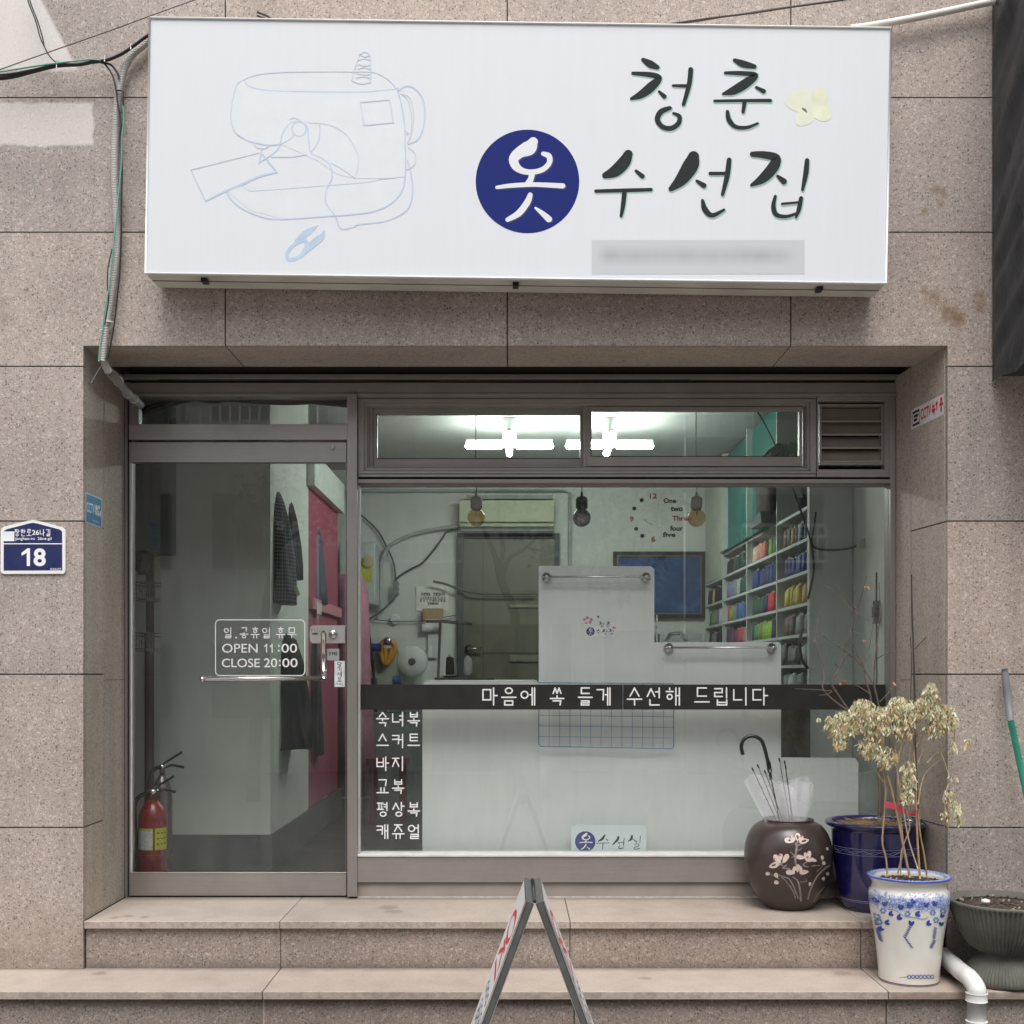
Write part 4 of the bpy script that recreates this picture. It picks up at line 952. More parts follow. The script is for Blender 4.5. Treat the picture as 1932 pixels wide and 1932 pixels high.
# opening hours on the door
DD = 5.5445
oh = thing("opening_hours", "white rounded frame with opening hours 11:00 to 20:00 on the glass door", "sticker", px(490, 1275, DD))
m = MB(); ink = Ink(m, plane_fn(DD - .0004)); a, b, c, d_, r = 406.5, 575, 1169.5, 1274.5, 8
pts = []
for (cx_, cy__, s0) in ((b - r, c + r, -pi / 2), (b - r, d_ - r, 0), (a + r, d_ - r, pi / 2), (a + r, c + r, pi)):
    pts += [(cx_ + r * cos(s0 + pi / 2 * i / 5), cy__ + r * sin(s0 + pi / 2 * i / 5)) for i in range(6)]
ink.stroke(pts, 1.7, False, True); m.build("border", WV, oh)
m = MB(); fn = plane_fn(DD - .0005); ink = Ink(m, fn)
write_hangul(ink, "일", 420, 440, 1184.5, 1203.5, 1.7); ink.disc(445.5, 1203, 1.6, 12); write_hangul(ink, "공휴일", 450, 513, 1184.5, 1203.5, 1.7); write_hangul(ink, "휴무", 519, 561, 1184.5, 1203.5, 1.7)
m.build("holiday_line", WV, oh)
m = MB(); write_latin(m, "OPEN", 419, 486, 1214.5, 1231.5, fn, bold=.004); figure_one(m, 498.5, 504, 1214.8, 1231, fn); figure_one(m, 509, 514.5, 1214.8, 1231, fn); write_latin(m, ":", 524.5, 527.5, 1216.5, 1229.5, fn, bold=.01); write_latin(m, "00", 531, 560.5, 1214.5, 1231.5, fn, bold=.006); m.build("open_line", WV, oh)
m = MB(); write_latin(m, "CLOSE", 418.5, 490, 1242.5, 1259, fn, bold=.006); write_latin(m, "20", 498, 523, 1242, 1259, fn, bold=.008); write_latin(m, ":", 526, 529.5, 1244.5, 1257, fn, bold=.012); write_latin(m, "00", 532.5, 561.5, 1242, 1259, fn, bold=.008); m.build("close_line", WV, oh)
ps = thing("pull_sticker", "small white vertical pull sticker beside the door lock", "sticker", px(641, 1296, DD))
m = MB(); m.pbox(631, 650.5, 1247, 1296, DD - .0006, .0005); m.build("label_paper", M("label_white", (.74, .76, .78), .5), ps)
m = MB(); ink = Ink(m, plane_fn(DD - .001))
for i, ch in enumerate("당기세요"): write_hangul(ink, ch, 635, 646, 1249.5 + i * 9.4, 1257.6 + i * 9.4, 1.0)
write_latin(m, "PULL", 633.5, 648, 1288.5, 1292.5, plane_fn(DD - .001)); m.build("lettering", INK_D, ps)
ts = thing("clear_sticker", "small grey square sticker just under the door lock plate", "sticker", px(628, 1246, DD))
m = MB(); m.pbox(617, 640, 1224, 1246, DD - .0006, .0005); m.build("label_film", M("label_grey", (.36, .38, .38), .5), ts)
m = MB(); ink = Ink(m, plane_fn(DD - .001)); write_hangul(ink, "당기세요", 620, 637, 1230, 1236, .8); m.build("lettering", INK_D, ts)

# =====================================================  INSIDE: ceiling lamps
TUBE = emis("lamp_tube_glow", (.91, 1.0, .945), 46.0); LAMPB = M("lamp_body", (.7, .7, .7), .4)
def clamp(u, side):
    D = 7.9; X, Y, Z = px(u, 838, D)
    t = thing("ceiling_lamp", "lit cross-shaped fluorescent ceiling lamp, the %s of the two behind the transom window" % side, "lamp", (X, Y, Z), "fluorescent ceiling lamps in the shop")
    m = MB(); m.box(X - .045, X + .045, Y - .045, Y + .045, Z - .02, ZC - .002); m.box(X - .29, X + .29, Y - .012, Y + .012, Z + .015, Z + .03); m.box(X - .012, X + .012, Y - .29, Y + .29, Z + .031, Z + .046); m.build("mount", LAMPB, t)
    for dx, dy in ((1, 0), (-1, 0), (0, 1), (0, -1)):
        m = MB(); m.tube([(X + dx * .05, Y + dy * .05, Z - .012), (X + dx * .275, Y + dy * .275, Z - .012)], .021, 16); m.ball((X + dx * .275, Y + dy * .275, Z - .012), .021, 12); m.build("tube", TUBE, t)
    m = MB(); m.tube([(X, Y - .02, Z - .02), (X, Y - .02, Z - .25)], .0012, 5); m.build("pull_cord", WHITEP, t)
clamp(961, "left"); clamp(1150, "right")
# pendant bulbs by the window
AMB = glassmat("amber_bulb_glass", (.80, .66, .42), 3.2); SILV = M("silvered_bulb", (.36, .36, .37), .25, .5, var=.15, scale=60)
SOCK = M("lamp_socket_grey", (.30, .29, .29), .5)
def pendant(u, lab, glass, sockm, dark):
    D = 5.93; X, Y, Z = px(u, 977, D); s = D / 2224
    t = thing("pendant_lamp", lab, "lamp", (X, Y, Z), "pendant bulbs hanging inside the window")
    m = MB(); m.ball((X, Y, Z), 17.2 * s, 24); m.build("bulb", glass, t)
    m = MB(); m.lathe([(7 * s, 14 * s), (9.5 * s, 17 * s), (11.2 * s, 19 * s), (11.2 * s, 36 * s), (9 * s, 39.5 * s), (3 * s, 40 * s), (2.4 * s, 48 * s), (1 * s, 49 * s)], (X, Y, Z), 20); m.build("socket", sockm, t)
    m = MB(); m.tube([(X, Y, Z + 48 * s), (X + .002, Y, Z + 58 * s), (X - .003, Y, Z + 75 * s), (X, Y, ZC - .003)], .0026, 6); m.build("cord", DARKCAB if dark else SOCK, t)
    m = MB(); m.tube([(X - .008, Y, Z + .01), (X - .004, Y, Z - .018), (X + .004, Y, Z - .015), (X + .008, Y, Z + .012)], .0012, 5); m.tube([(X, Y, Z + .04), (X, Y, Z + .01)], .004, 6); m.build("filament", M("filament", (.55, .42, .22), .3, .8), t)
pendant(898.5, "amber globe bulb in a grey socket hanging in front of the air conditioner", AMB, SOCK, True)
pendant(1097.5, "silvered globe bulb in a black socket hanging between the two amber ones", SILV, BLACKP, True)
pendant(1314, "amber globe bulb in a grey socket hanging beside the wall clock numerals", AMB, SOCK, False)
# =====================================================  white boards behind the window
BRD = M("white_board", (.66, .675, .665), .45, var=.05, scale=3)
FRO = M("frosted_edge", (.36, .37, .36), .4)
def board(name, label, polyuv, D, mat=BRD, cat="panel", r=0):
    m = MB(); m.prism([px(u, v, D) for u, v in polyuv], (0, .014, 0)); return tag(m.build(name, mat, bevel=.0015), label, cat)
board("desk_panel", "tall white desk screen standing behind the window with the shop's cut-out sticker on it", [(1017, 1620), (1234, 1620), (1234, 1074), (1228, 1069), (1019, 1068), (1017, 1070)], 5.70)
board("desk_panel", "low white desk screen to the left of the tall one, behind the slogan band", [(797.5, 1620), (1016.6, 1620), (1016.6, 1287), (803, 1286), (797.5, 1292)], 5.702)
board("desk_panel", "white desk screen under the shelves, to the right of the tall one", [(1234.6, 1620), (1473, 1620), (1473, 1216), (1469, 1212), (1234.6, 1212.5)], 5.698)
board("floor_panel", "low white panel behind the dried plants at the right end of the window", [(1473.6, 1620), (1619, 1620), (1619, 1440), (1614, 1431), (1473.6, 1430)], 5.71)
board("side_panel", "whitish strip of panel at the far right corner of the shop window", [(1622, 1620), (1676, 1620), (1676, 1450), (1622, 1460)], 5.78, M("dull_panel", (.40, .43, .41), .5))
def towelbar(u0, u1, v, label):
    t = thing("towel_bar", label, "bar", px((u0 + u1) / 2, v, 5.67), "chrome bars on the desk screens")
    m = MB(); m.tube([px(u0 - 9, v, 5.655), px(u1 + 9, v, 5.655)], .0055, 10); m.build("rod", CHROME, t)
    for u in (u0, u1):
        X, Y, Z = px(u, v, 5.68); m = MB(); m.lathe([(.0235, .017), (.0235, .008), (.018, 0), (.009, -.004), (.009, -.034), (.002, -.036)], (X, Y, Z), 20, axis='Y'); m.build("mount", CHROME, t)
towelbar(1031, 1219, 1088.5, "chrome bar across the top of the tall white desk screen")
towelbar(1262, 1457, 1222, "chrome bar across the top of the right-hand white desk screen")
# shop cut-out sticker on the tall screen
F5 = plane_fn(5.6985)
ss = thing("shop_decal", "small cut-out shop sticker with blue disc and pink flower on the tall desk screen", "sticker", px(1131, 1204, 5.698))
m = MB(); Ink(m, F5).poly([cE(*p) for p in [(525, 520), (540, 500), (630, 500), (640, 560), (690, 570), (700, 550), (790, 560), (825, 600), (830, 640), (800, 695), (760, 680), (700, 690), (640, 680), (600, 690), (560, 690), (540, 650), (545, 600), (510, 560)]]); m.build("backing", M("decal_back", (.70, .71, .73), .4), ss)
m = MB(); ink = Ink(m, F5, k0=3); ink.disc(*cE(593, 637), 38 * .2117, 30); m.build("disc", BLUE, ss)
def mini(cx_, cy__, sc_, strokes, k0, fn_, w_=1.0):   # sign strokes repeated small: centre given, source centre (1081,970) of crop 2
    m = MB(); ink = Ink(m, fn_, k0=k0)
    for s_ in strokes: ink.stroke([(cx_ + (x - 1081) * sc_, cy__ + (y - 970) * sc_, ww * sc_ * w_) for x, y, ww in s_])
    return m
a = cE(593, 637); k = 38 * .2117 / 277
mini(a[0], a[1], k, OT, 5, F5).build("disc_letter", WV, ss)
mini(a[0], a[1], k, LET, 5, F5, 1.25).build("lettering", INK_D, ss)
m = MB(); ink = Ink(m, F5, k0=3)
for p in ((540, 530, 22), (565, 515, 26), (600, 530, 26), (590, 555, 24), (555, 560, 20)): ink.disc(*cE(p[0], p[1]), p[2] * .2117 * .55, 14)
for p in ((800, 600, 14), (812, 606, 9)): ink.disc(*cE(p[0], p[1]), p[2] * .2117 * .8, 12)
m.build("pink_flower", M("decal_pink", (.62, .16, .27), .5), ss)
m = MB(); ink = Ink(m, F5); ink.disc(*cE(663, 505), 2.0, 12); tag(m.build("screw_cap", INK_D), "tiny dark screw cap above the shop sticker on the desk screen", "screw")
# small notice board with shop lettering on the sill
FS = plane_fn(5.6395)
ws = thing("small_sign", "small white card sign with blue disc lettering leaning on the window sill", "sign", px(1148, 1608, 5.64))
m = MB(); m.prism([px(u, v, 5.64) for u, v in ((1077.5, 1612), (1219.5, 1612), (1218.5, 1557.5), (1078, 1557))], (0, .006, 0)); m.build("card", M("card_pale_blue", (.62, .70, .72), .5, var=.03), ws)
a = cI(1545, 277); k = 61 * .3176 / 277
m = MB(); Ink(m, FS).disc(a[0], a[1], 61 * .3176, 40); m.build("disc", M("card_blue", (.025, .03, .20), .45), ws)
mini(a[0], a[1], k, OT, 3, FS).build("disc_letter", WV, ws)
m = MB(); ink = Ink(m, FS)
kI = .3176
for s_ in ([(1660, 240, 10), (1645, 262, 14), (1622, 275, 6)], [(1668, 262, 4), (1678, 270, 7)], [(1612, 287, 4), (1688, 285, 4)], [(1650, 288, 5), (1647, 322, 4)],
           [(1742, 250, 12), (1735, 268, 14), (1708, 295, 6)], [(1740, 280, 4), (1748, 288, 7)], [(1752, 282, 4), (1772, 282, 4)], [(1776, 257, 5), (1772, 305, 4)], [(1748, 300, 4), (1746, 318, 6), (1775, 314, 4)],
           [(1822, 243, 12), (1818, 262, 14), (1800, 275, 5)], [(1828, 262, 4), (1850, 280, 7)], [(1872, 245, 5), (1869, 284, 4)], [(1838, 292, 4), (1862, 292, 4), (1858, 305, 4), (1838, 310, 4), (1838, 322, 4), (1868, 318, 4)]):
    ink.stroke([(*cI(x, y), w_ * kI) for x, y, w_ in s_])
m.build("lettering", INK_D, ws)
# blue wire grid hung on the screens
BW = M("blue_wire", (.10, .26, .45), .4)
wg = thing("wire_grid", "light blue wire grid panel hanging on the white desk screens under the slogan band", "grid panel", px(1145, 1412, 5.68))
m = MB(); D = 5.672
cs = [(1016.5, 1288), (1271, 1290), (1271, 1409), (1268, 1412.5), (1020, 1408), (1016.5, 1403)]
m.tube([px(u, v, D) for u, v in cs], .0028, 7, closed=True); m.build("rim", BW, wg)
m = MB()
for i in range(1, 13): u = 1016.5 + 19.6 * i; m.tube([px(u, 1290, D + .003), px(u, 1408.5 + i * .25, D + .003)], .0013, 5)
for i in range(1, 6):
    v = 1289.5 + 20 * i; m.tube([px(1017, v, D), px(1271, v + 3, D)], .0013, 5)
m.build("wires", BW, wg)

# =====================================================  SHELVES with thread
XF = 1.62; YN = 1.42; bays = [6.42, 7.205, 8.13, 9.05, 9.86]
LV = [2.571, 2.397, 2.219, 2.042, 1.872, 1.70, 1.53, 1.35, 1.17, .99]
SHW = M("shelf_white", (.55, .58, .56), .5, var=.05); SHD = M("shelf_back", (.07, .08, .078), .7)  # shade inside the bays is put into the dark back colour
sh = thing("thread_shelf", "tall white pigeonhole shelf unit full of thread cones along the right wall", "shelf", (1.73, 3.1, .6))
for y in bays: m = MB(); m.box(XF, 1.855, y - 5 - .011, y - 5 + .011, .6, ZC - .02); m.build("upright", SHW, sh)
for i, z in enumerate(LV):
    m = MB()
    for a, b in zip(bays[:-1], bays[1:]): m.box(XF + .003, 1.855, a - 5 + .0115, b - 5 - .0115, z - .017, z)
    m.build("shelf_board", SHW, sh)
m = MB(); m.box(1.8552, 1.859, bays[0] - 5, bays[-1] - 5, .6, ZC - .02); m.build("back_panel", SHD, sh)
m = MB(); m.box(1.66, 1.70, 2.22, 4.04, 2.583, ZC - .03); m.box(XF - .02, 1.853, 2.22, 4.04, 2.5722, 2.5822); m.build("teal_panel", M("teal_paint", (.018, .15, .125), .5, var=.06), sh)
m = MB(); m.box(XF + .0, 1.85, 4.08, 4.84, 2.40, ZC - .04); m.build("cream_box", M("cream_box", (.50, .53, .44), .6), sh)
# a cone of thread, its colour set on the object
mm, n_, b_ = newmat("thread"); oi = node(n_, "ShaderNodeObjectInfo"); sx = node(n_, "ShaderNodeSeparateXYZ"); lk(n_, objco(n_), sx.inputs[0])
wv = math_(n_, 'SINE', math_(n_, 'MULTIPLY', sx.outputs[2], 1300)); c = mixc(n_, ramp(n_, noise(n_, objco(n_), 60, 3), [(.3, 0), (.7, .3)]), oi.outputs['Color'], (.02, .02, .02)); lk(n_, c, b_.inputs['Base Color']); b_.inputs['Roughness'].default_value = .6; bumpit(n_, b_, wv, .5, .001)
THR = mm
CORE = M("cone_core", (.5, .46, .38), .6)
def spool_proto(h, r):
    m = MB(); m.lathe([(r * .7, 0), (r, .003), (r * .97, h * .3), (r * .86, h * .93), (r * .5, h)], (0, 0, 0), 16)
    o = m.build("thread_cone", THR); WL[o.name] = Vector((0, 0, 0)); me = o.data
    # move the base to the origin
    m2 = MB(); m2.tube([(0, 0, h - .002), (0, 0, h + .014)], [r * .45, r * .3], 10); t = m2.build("cone_tip", CORE, o)
    return o
sp = spool_proto(.115, .032); BASEO = sp
colr = {"brown": (.10, .075, .055), "grey": (.17, .18, .18), "navy": (.018, .022, .085), "cream": (.55, .42, .28), "salmon": (.50, .16, .10), "pink": (.45, .20, .19), "dark green": (.012, .06, .04), "green": (.03, .20, .08), "olive": (.16, .22, .03),
        "black": (.012, .012, .014), "pale grey": (.38, .40, .38), "yellow": (.50, .40, .03), "gold": (.38, .26, .03), "red": (.42, .015, .012), "orange red": (.50, .06, .02), "lilac": (.13, .14, .26), "blue": (.03, .07, .25), "sky blue": (.05, .15, .30),
        "lime": (.30, .50, .06), "plum": (.10, .03, .07), "rose": (.34, .05, .08), "dark blue": (.01, .02, .05), "royal blue": (.02, .04, .22)}
rows = {0: [["brown", "brown", "gold", "navy", "grey", "navy", "navy", "grey"], ["cream", "pink", "pink", "salmon", "dark green", "olive", "green", "green"], ["black", "black", "brown", "dark green", "black", "dark green", "black", "black"], ["cream", "yellow", "grey", "pale grey", "pale grey", "pale grey"]],
        1: [["navy", "navy", "royal blue", "royal blue", "blue", "royal blue", "royal blue"], ["navy", "royal blue", "royal blue", "navy", "navy", "royal blue", "dark blue", "navy"], ["lilac", "lilac", "grey", "pale grey", "dark green", "dark green", "dark green"], ["black", "cream", "black", "black", "black"]],
        2: [["yellow", "yellow", "yellow", "gold", "yellow", "gold", "gold", "orange red"], ["dark green", "dark green", "dark green", "dark blue", "red", "red", "red"], ["rose", "olive", "grey", "blue", "sky blue", "sky blue", "blue", "navy"], ["green", "olive", "grey", "grey", "pale grey", "pale grey"]],
        3: [["brown", "brown", "brown", "grey", "grey", "grey", "black"], ["dark green", "green", "olive", "lime", "lime", "lime", "dark blue", "dark blue"], ["dark blue", "plum", "plum", "rose", "rose", "pink", "rose"], ["black", "grey", "black", "black"]],
        4: [["grey", "grey", "grey", "black", "pale grey", "grey"], ["black", "dark blue", "grey", "grey"], [], []],
        5: [["grey", "pale grey", "grey", "black"], [], [], []]}
ords = ["first", "second", "third", "fourth", "fifth", "sixth", "seventh", "eighth", "ninth"]
rn = ["top", "second", "third", "fourth", "fifth", "sixth"]; bn = ["nearest", "second nearest", "third nearest", "farthest"]
first = True
random.seed(11)
for r_, bl in rows.items():
    for bi, lst in enumerate(bl):
        nn_ = len(lst)
        if not nn_: continue
        y1, y0 = bays[bi + 1] - 5 - .05, bays[bi] - 5 + .045   # far end to near end; list runs far (left) to near (right)
        for k, cn in enumerate(lst):
            y = y1 + (y0 - y1) * (k + .5) / nn_ + random.uniform(-.008, .008)
            x = XF + .05 + random.uniform(-.008, .01); z = LV[r_ + 1] + .0005
            lab = "%s thread cone, %s from left, %s row of the %s bay" % (cn, ords[k], rn[r_], bn[bi])
            if first: o = BASEO; first = False; o.location = (x, y, z); WL[o.name] = Vector((x, y, z))
            else: o = dup(BASEO, (x, y, z))
            tag(o, lab, "thread cone", "thread cones on the shelves"); c = colr[cn]; q = random.uniform(1.15, 1.75)
            o.color = (*[min(1, a * q) for a in c], 1); s_ = random.uniform(.9, 1.12); wd = (y1 - y0) * -1
            o.scale = (1.0 + .12 * (8 - nn_), 1.0 + .18 * (8 - nn_), s_)
# back rack of second rows not visible; plant and brown drape above
pt = thing("shelf_plant", "leafy green pot plant on top of the nearest shelf bay", "plant", (1.69, 1.85, 2.572))
m = MB(); m.lathe([(.035, 0), (.05, .09), (.045, .09), (.04, .08)], (1.69, 1.8, 2.572), 16); m.build("pot", M("dark_pot", (.03, .03, .03), .5), pt)
LEAF = M("leaf_dark_green", (.035, .095, .045), .4, var=.25, scale=30)
def leaf(mb, p, d, L_, W_, up, mi=0, droop=.3):
    p = Vector(p); d = Vector(d).normalized(); s = d.cross(Vector(up)).normalized(); n_ = s.cross(d)
    q = [p, p + d * L_ * .3 + s * W_ * .8 + n_ * L_ * .05, p + d * L_ * .65 + s * W_ * .75 - n_ * L_ * droop * .3, p + d * L_ - n_ * L_ * droop, p + d * L_ * .65 - s * W_ * .75 - n_ * L_ * droop * .3, p + d * L_ * .3 - s * W_ * .8 + n_ * L_ * .05, p + d * L_ * .5 - n_ * L_ * (.1 + droop * .15)]
    mb.add(q, [(0, 1, 6), (1, 2, 6), (2, 3, 6), (3, 4, 6), (4, 5, 6), (5, 0, 6)], mi, True)
m = MB(); m2 = MB(); random.seed(5)
for i in range(13):
    a_ = random.uniform(0, 2 * pi); h_ = random.uniform(.14, .36); rr = random.uniform(.03, .16); base = Vector((1.69, 1.8, 2.65)); tip = base + Vector((rr * cos(a_) - .03, rr * sin(a_), h_))
    m2.tube(smooth([tuple(base), tuple(base.lerp(tip, .5) + Vector((0, 0, .05))), tuple(tip)], 4), .003, 5)
    for q in range(3): aa = a_ + (q - 1) * .9; leaf(m, tip, (cos(aa), sin(aa), -.1), random.uniform(.12, .17), .045, (0, 0, 1), droop=.5)
m.build("leaves", LEAF, pt); m2.build("stems", M("stem_green", (.05, .1, .04), .5), pt)
m = MB(); X0 = 1.6
m.loft([(1.60, 2.45, 3.0, .05, .30), (1.60, 2.42, 2.85, .055, .22), (1.60, 2.38, 2.75, .055, .17), (1.60, 2.40, 2.67, .055, .15), (1.60, 2.42, 2.60, .05, .14)], 28, 0, .14, 4)
tag(m.build("folded_cloth", M("brown_cloth", (.045, .032, .032), .8, var=.3, scale=20)), "dark brown cloth bag slumped on the shelf top before the teal panel", "bag")
m = MB(); m.hexa([(1.54, 2.26, 2.583), (1.652, 2.26, 2.583), (1.652, 2.6, 2.583), (1.54, 2.6, 2.583), (1.53, 2.25, 2.65), (1.652, 2.25, 2.65), (1.652, 2.66, 2.61), (1.53, 2.66, 2.61)]); tag(m.build("flat_box", M("grey_box", (.16, .17, .17), .6)), "grey flat box under the brown bag on the shelf top", "box")

# =====================================================  back wall things
ac = thing("air_conditioner", "yellowed wall air conditioner above the inner door", "air conditioner", px(950, 1010, 9.7))
m = MB(); m.pbox(866, 1046, 943, 985, 9.72, .16); m.pbox(866, 1046, 985, 994, 9.76, .12); o = m.build("casing", M("ac_cream", (.50, .54, .36), .5, var=.04), ac, bevel=.008)
m = MB(); m.pbox(868, 1044, 995, 1006, 9.74, .13); m.build("outlet", M("ac_dark", (.06, .07, .07), .5), ac)
m = MB(); m.pbox(870, 1043, 999, 1001, 9.735, .004); m.pbox(880, 1043, 934, 941, 9.75, .12); m.build("louvre_bar", M("ac_grey", (.30, .33, .31), .5), ac)
bd = thing("inner_door", "olive brown metal door in a dark frame in the back wall", "door", px(955, 1600, 9.86))
m = MB(); m.pbox(862, 875, 1006, 1742, 9.84, .06); m.pbox(1047, 1056, 1006, 1742, 9.84, .06); m.pbox(875.2, 1046.8, 1006, 1015, 9.84, .06); m.build("door_frame", M("door_frame_dark", (.055, .065, .068), .5), bd)
OLV = M("olive_door", (.135, .13, .085), .45, var=.06)
m = MB(); m.pbox(875, 1047, 1015, 1742, 9.87, .03); m.pbox(912, 1028, 1020, 1125, 9.866, .005, 1); m.build("leaf", [OLV, OLV], bd)
m = MB()
for v in (1125, 1145, 1232, 1250): m.pbox(912 if v in (1125, 1232) else 960, 1047, v - .8, v + .8, 9.862, .004)
m.pbox(911, 912, 1020, 1400, 9.862, .004); m.build("grooves", M("groove_dark", (.05, .05, .035), .6), bd)
m = MB(); m.pbox(962, 1026, 1141, 1146, 9.85, .015); m.pbox(962, 1026, 1236, 1248, 9.85, .015); m.build("inlay", M("inlay", (.24, .24, .17), .35, .4), bd)
m = MB(); X, Y, Z = px(885, 1224, 9.83); m.lathe([(.035, .03), (.035, .01), (.015, 0), (.012, -.03)], (X, Y, Z), 16, axis='Y'); m.tube([(X, Y - .03, Z), (X + .11, Y - .03, Z)], .011, 8); m.build("handle", CHROME, bd)
# clock made of wall figures
ck = thing("wall_clock", "wall clock of stuck-on red and black words and numerals", "clock", px(1230, 1020, 9.89))
FW = plane_fn(9.892); RD = M("clock_red", (.40, .015, .05), .5); BK = M("clock_black", (.004, .012, .01), .5)
def wl(s, a, b, mat):
    m = MB(); p, q = cB(*a), cB(*b); write_latin(m, s, p[0], q[0], p[1], q[1], FW, bold=.03); m.build("numeral", mat, ck)
wl("12", (1120, 1015), (1185, 1062), RD); wl("9", (944, 1220), (978, 1270), RD); wl("6", (1135, 1398), (1170, 1448), RD)
wl("One", (1243, 1058), (1355, 1102), BK); wl("two", (1308, 1132), (1415, 1176), BK); wl("Three", (1320, 1215), (1490, 1260), RD); wl("four", (1302, 1304), (1418, 1350), BK); wl("five", (1237, 1360), (1350, 1405), BK)
for p in ((1050, 1075), (983, 1150), (1000, 1331), (1055, 1393)):
    m = MB(); q = cB(*p); X, Y, Z = px(*q, 9.89); m.lathe([(.0165, .008), (.0165, 0), (.010, -.004)], (X, Y, Z), 14, axis='Y'); m.build("hour_dot", BK, ck)
m = MB(); m.tube([px(1215, 980, 9.87), px(1230, 990, 9.87)], .003, 5); m.build("hand", WHITEP, ck)
# framed blue board
fb = thing("blue_board", "blue notice board in a dark and gold frame on the back wall", "picture", px(1242, 1163, 9.88))
m = MB(); ring(m, 1157, 1331, 1040.5, 1166, 7, 9.85, .04); m.build("frame", M("frame_black", (.02, .02, .022), .4), fb)
m = MB(); ring(m, 1164.2, 1323.8, 1047.7, 1158.8, 2.2, 9.855, .03); m.build("gold_bead", M("frame_gold", (.28, .2, .09), .4, .5), fb)
mm, n_, b_ = newmat("blue_picture"); pos = geopos(n_); lk(n_, ramp(n_, noise(n_, pos, 6, 6, .7), [(.3, (.012, .04, .13)), (.55, (.02, .08, .23)), (.72, (.06, .18, .36))]), b_.inputs['Base Color'])
m = MB(); m.pbox(1166, 1322, 1049, 1157, 9.87, .01); m.build("canvas", mm, fb)
# pinned notice
nt_ = thing("paper_notice", "hand-printed white paper notice above the paper dispenser", "notice", px(818, 1145, 9.88))
m = MB(); a, b = cD(650, 215), cD(940, 450); m.pbox(a[0], b[0], a[1] + 4, b[1], 9.885, .004); m.build("paper", M("notice_white", (.84, .85, .78), .7), nt_)
m = MB(); ink = Ink(m, plane_fn(9.884))
for txt, (x0_, y0_), (x1_, y1_), t_ in (("수선비는", (690, 290), (780, 318), .9), ("선불입니다", (800, 290), (908, 318), .9), ("수선후찾아가지않은옷은", (685, 328), (915, 350), .6), ("보증기간에수선물을", (680, 350), (915, 372), .6), ("전에해주세요", (750, 378), (850, 398), .6)):
    a, b = cD(x0_, y0_), cD(x1_, y1_); write_hangul(ink, txt, a[0], b[0], a[1], b[1], t_)
m.build("lettering", INK_D, nt_)
# paper dispenser, tissue, switches
WOOD = M("light_wood", (.42, .27, .13), .6, var=.15, scale=30)
pdn = thing("roll_holder", "small wooden holder with a hanging paper roll on the back wall", "holder", px(800, 1190, 9.8))
a, b = cD(712, 430), cD(885, 528); m = MB(); m.pbox(a[0], b[0], a[1], b[1], 9.78, .10); m.pbox(a[0], a[0] + 3, b[1] + .2, b[1] + 9, 9.79, .05); m.build("wood_top", WOOD, pdn, bevel=.004)
a = cD(800, 595); X, Y, Z = px(a[0], a[1], 9.84); m = MB(); m.tube([(X - .09, Y, Z), (X + .07, Y, Z)], .045, 16); m.build("roll", WHITEP, pdn)
a, b = cD(755, 640), cD(845, 870); m = MB(); m.pbox(a[0], b[0], a[1], b[1], 9.86, .003); m.build("paper_tail", M("paper_tail", (.66, .70, .66), .7), pdn)
# big white tape reel
a = cD(612, 905); X, Y, Z = px(a[0], a[1], 9.7)
tr_ = thing("tape_reel", "large white reel of tape hanging on the back wall", "reel", (X, Y, Z - .13))
m = MB(); m.lathe([(.125, .06), (.13, .03), (.125, 0), (.03, -.002)], (X, Y, Z), 32, axis='Y'); m.build("reel", M("reel_white", (.66, .69, .66), .6, var=.04), tr_)
m = MB(); m.lathe([(.03, .0), (.03, -.012), (.012, -.02)], (X, Y, Z), 16, axis='Y'); m.build("hub", M("hub_dark", (.04, .05, .05), .5), tr_)
# power strip, socket, cables on the wall
psx = thing("power_strip", "white power strip hanging on its cable on the back wall", "power strip", px(745, 1130, 9.8))
a, b = cD(445, 195), cD(495, 330); m = MB(); m.pbox(a[0], b[0], a[1], b[1], 9.8, .03); m.build("body", WHITEP, psx, bevel=.004)
for y_ in (215, 258, 300): q = cD(470, y_); X, Y, Z = px(*q, 9.798); m = MB(); m.lathe([(.028, .003), (.028, -.001), (.02, -.002)], (X, Y, Z), 14, axis='Y'); m.build("socket", M("socket_grey", (.2, .22, .22), .5), psx)
q = cD(460, 530); X, Y, Z = px(*q, 9.88); m = MB(); m.lathe([(.045, .01), (.045, -.01), (.028, -.016), (.02, -.01)], (X, Y, Z), 20, axis='Y'); tag(m.build("wall_socket", WHITEP), "round white wall socket under the power strip", "socket")
DK = M("cable_dull", (.05, .06, .06), .6)
cable("wall_cable", "black cable rising from the power strip to the air conditioner", cA, [(450, 1830), (480, 1770), (600, 1690), (700, 1640), (800, 1530), (880, 1420), (920, 1360), (1020, 1330)], 9.85, .008, DK)
cable("wall_cable", "black cable drooping from the left end of the back wall to the strip", cA, [(150, 1200), (300, 1340), (390, 1500), (450, 1640), (465, 1780)], 9.86, .007, DK)
cable("drain_hose", "pale drain hose arching from the air conditioner down the back wall", cA, [(1030, 1310), (850, 1330), (650, 1370), (500, 1430), (400, 1500), (345, 1620), (335, 1800), (330, 2100)], 9.84, .016, M("hose_pale", (.40, .44, .40), .5), cat="hose")
cable("wall_cable", "thin cable running from the power strip down to the ironing corner", cD, [(480, 300), (430, 370), (330, 460), (240, 520), (220, 560)], 9.8, .007, DK)
cable("thin_cord", "thin dark cord strung along the back wall past the round socket", cD, [(280, 530), (420, 545), (560, 545), (720, 540), (900, 510), (1010, 490)], 9.86, .004, DK, cat="cord")
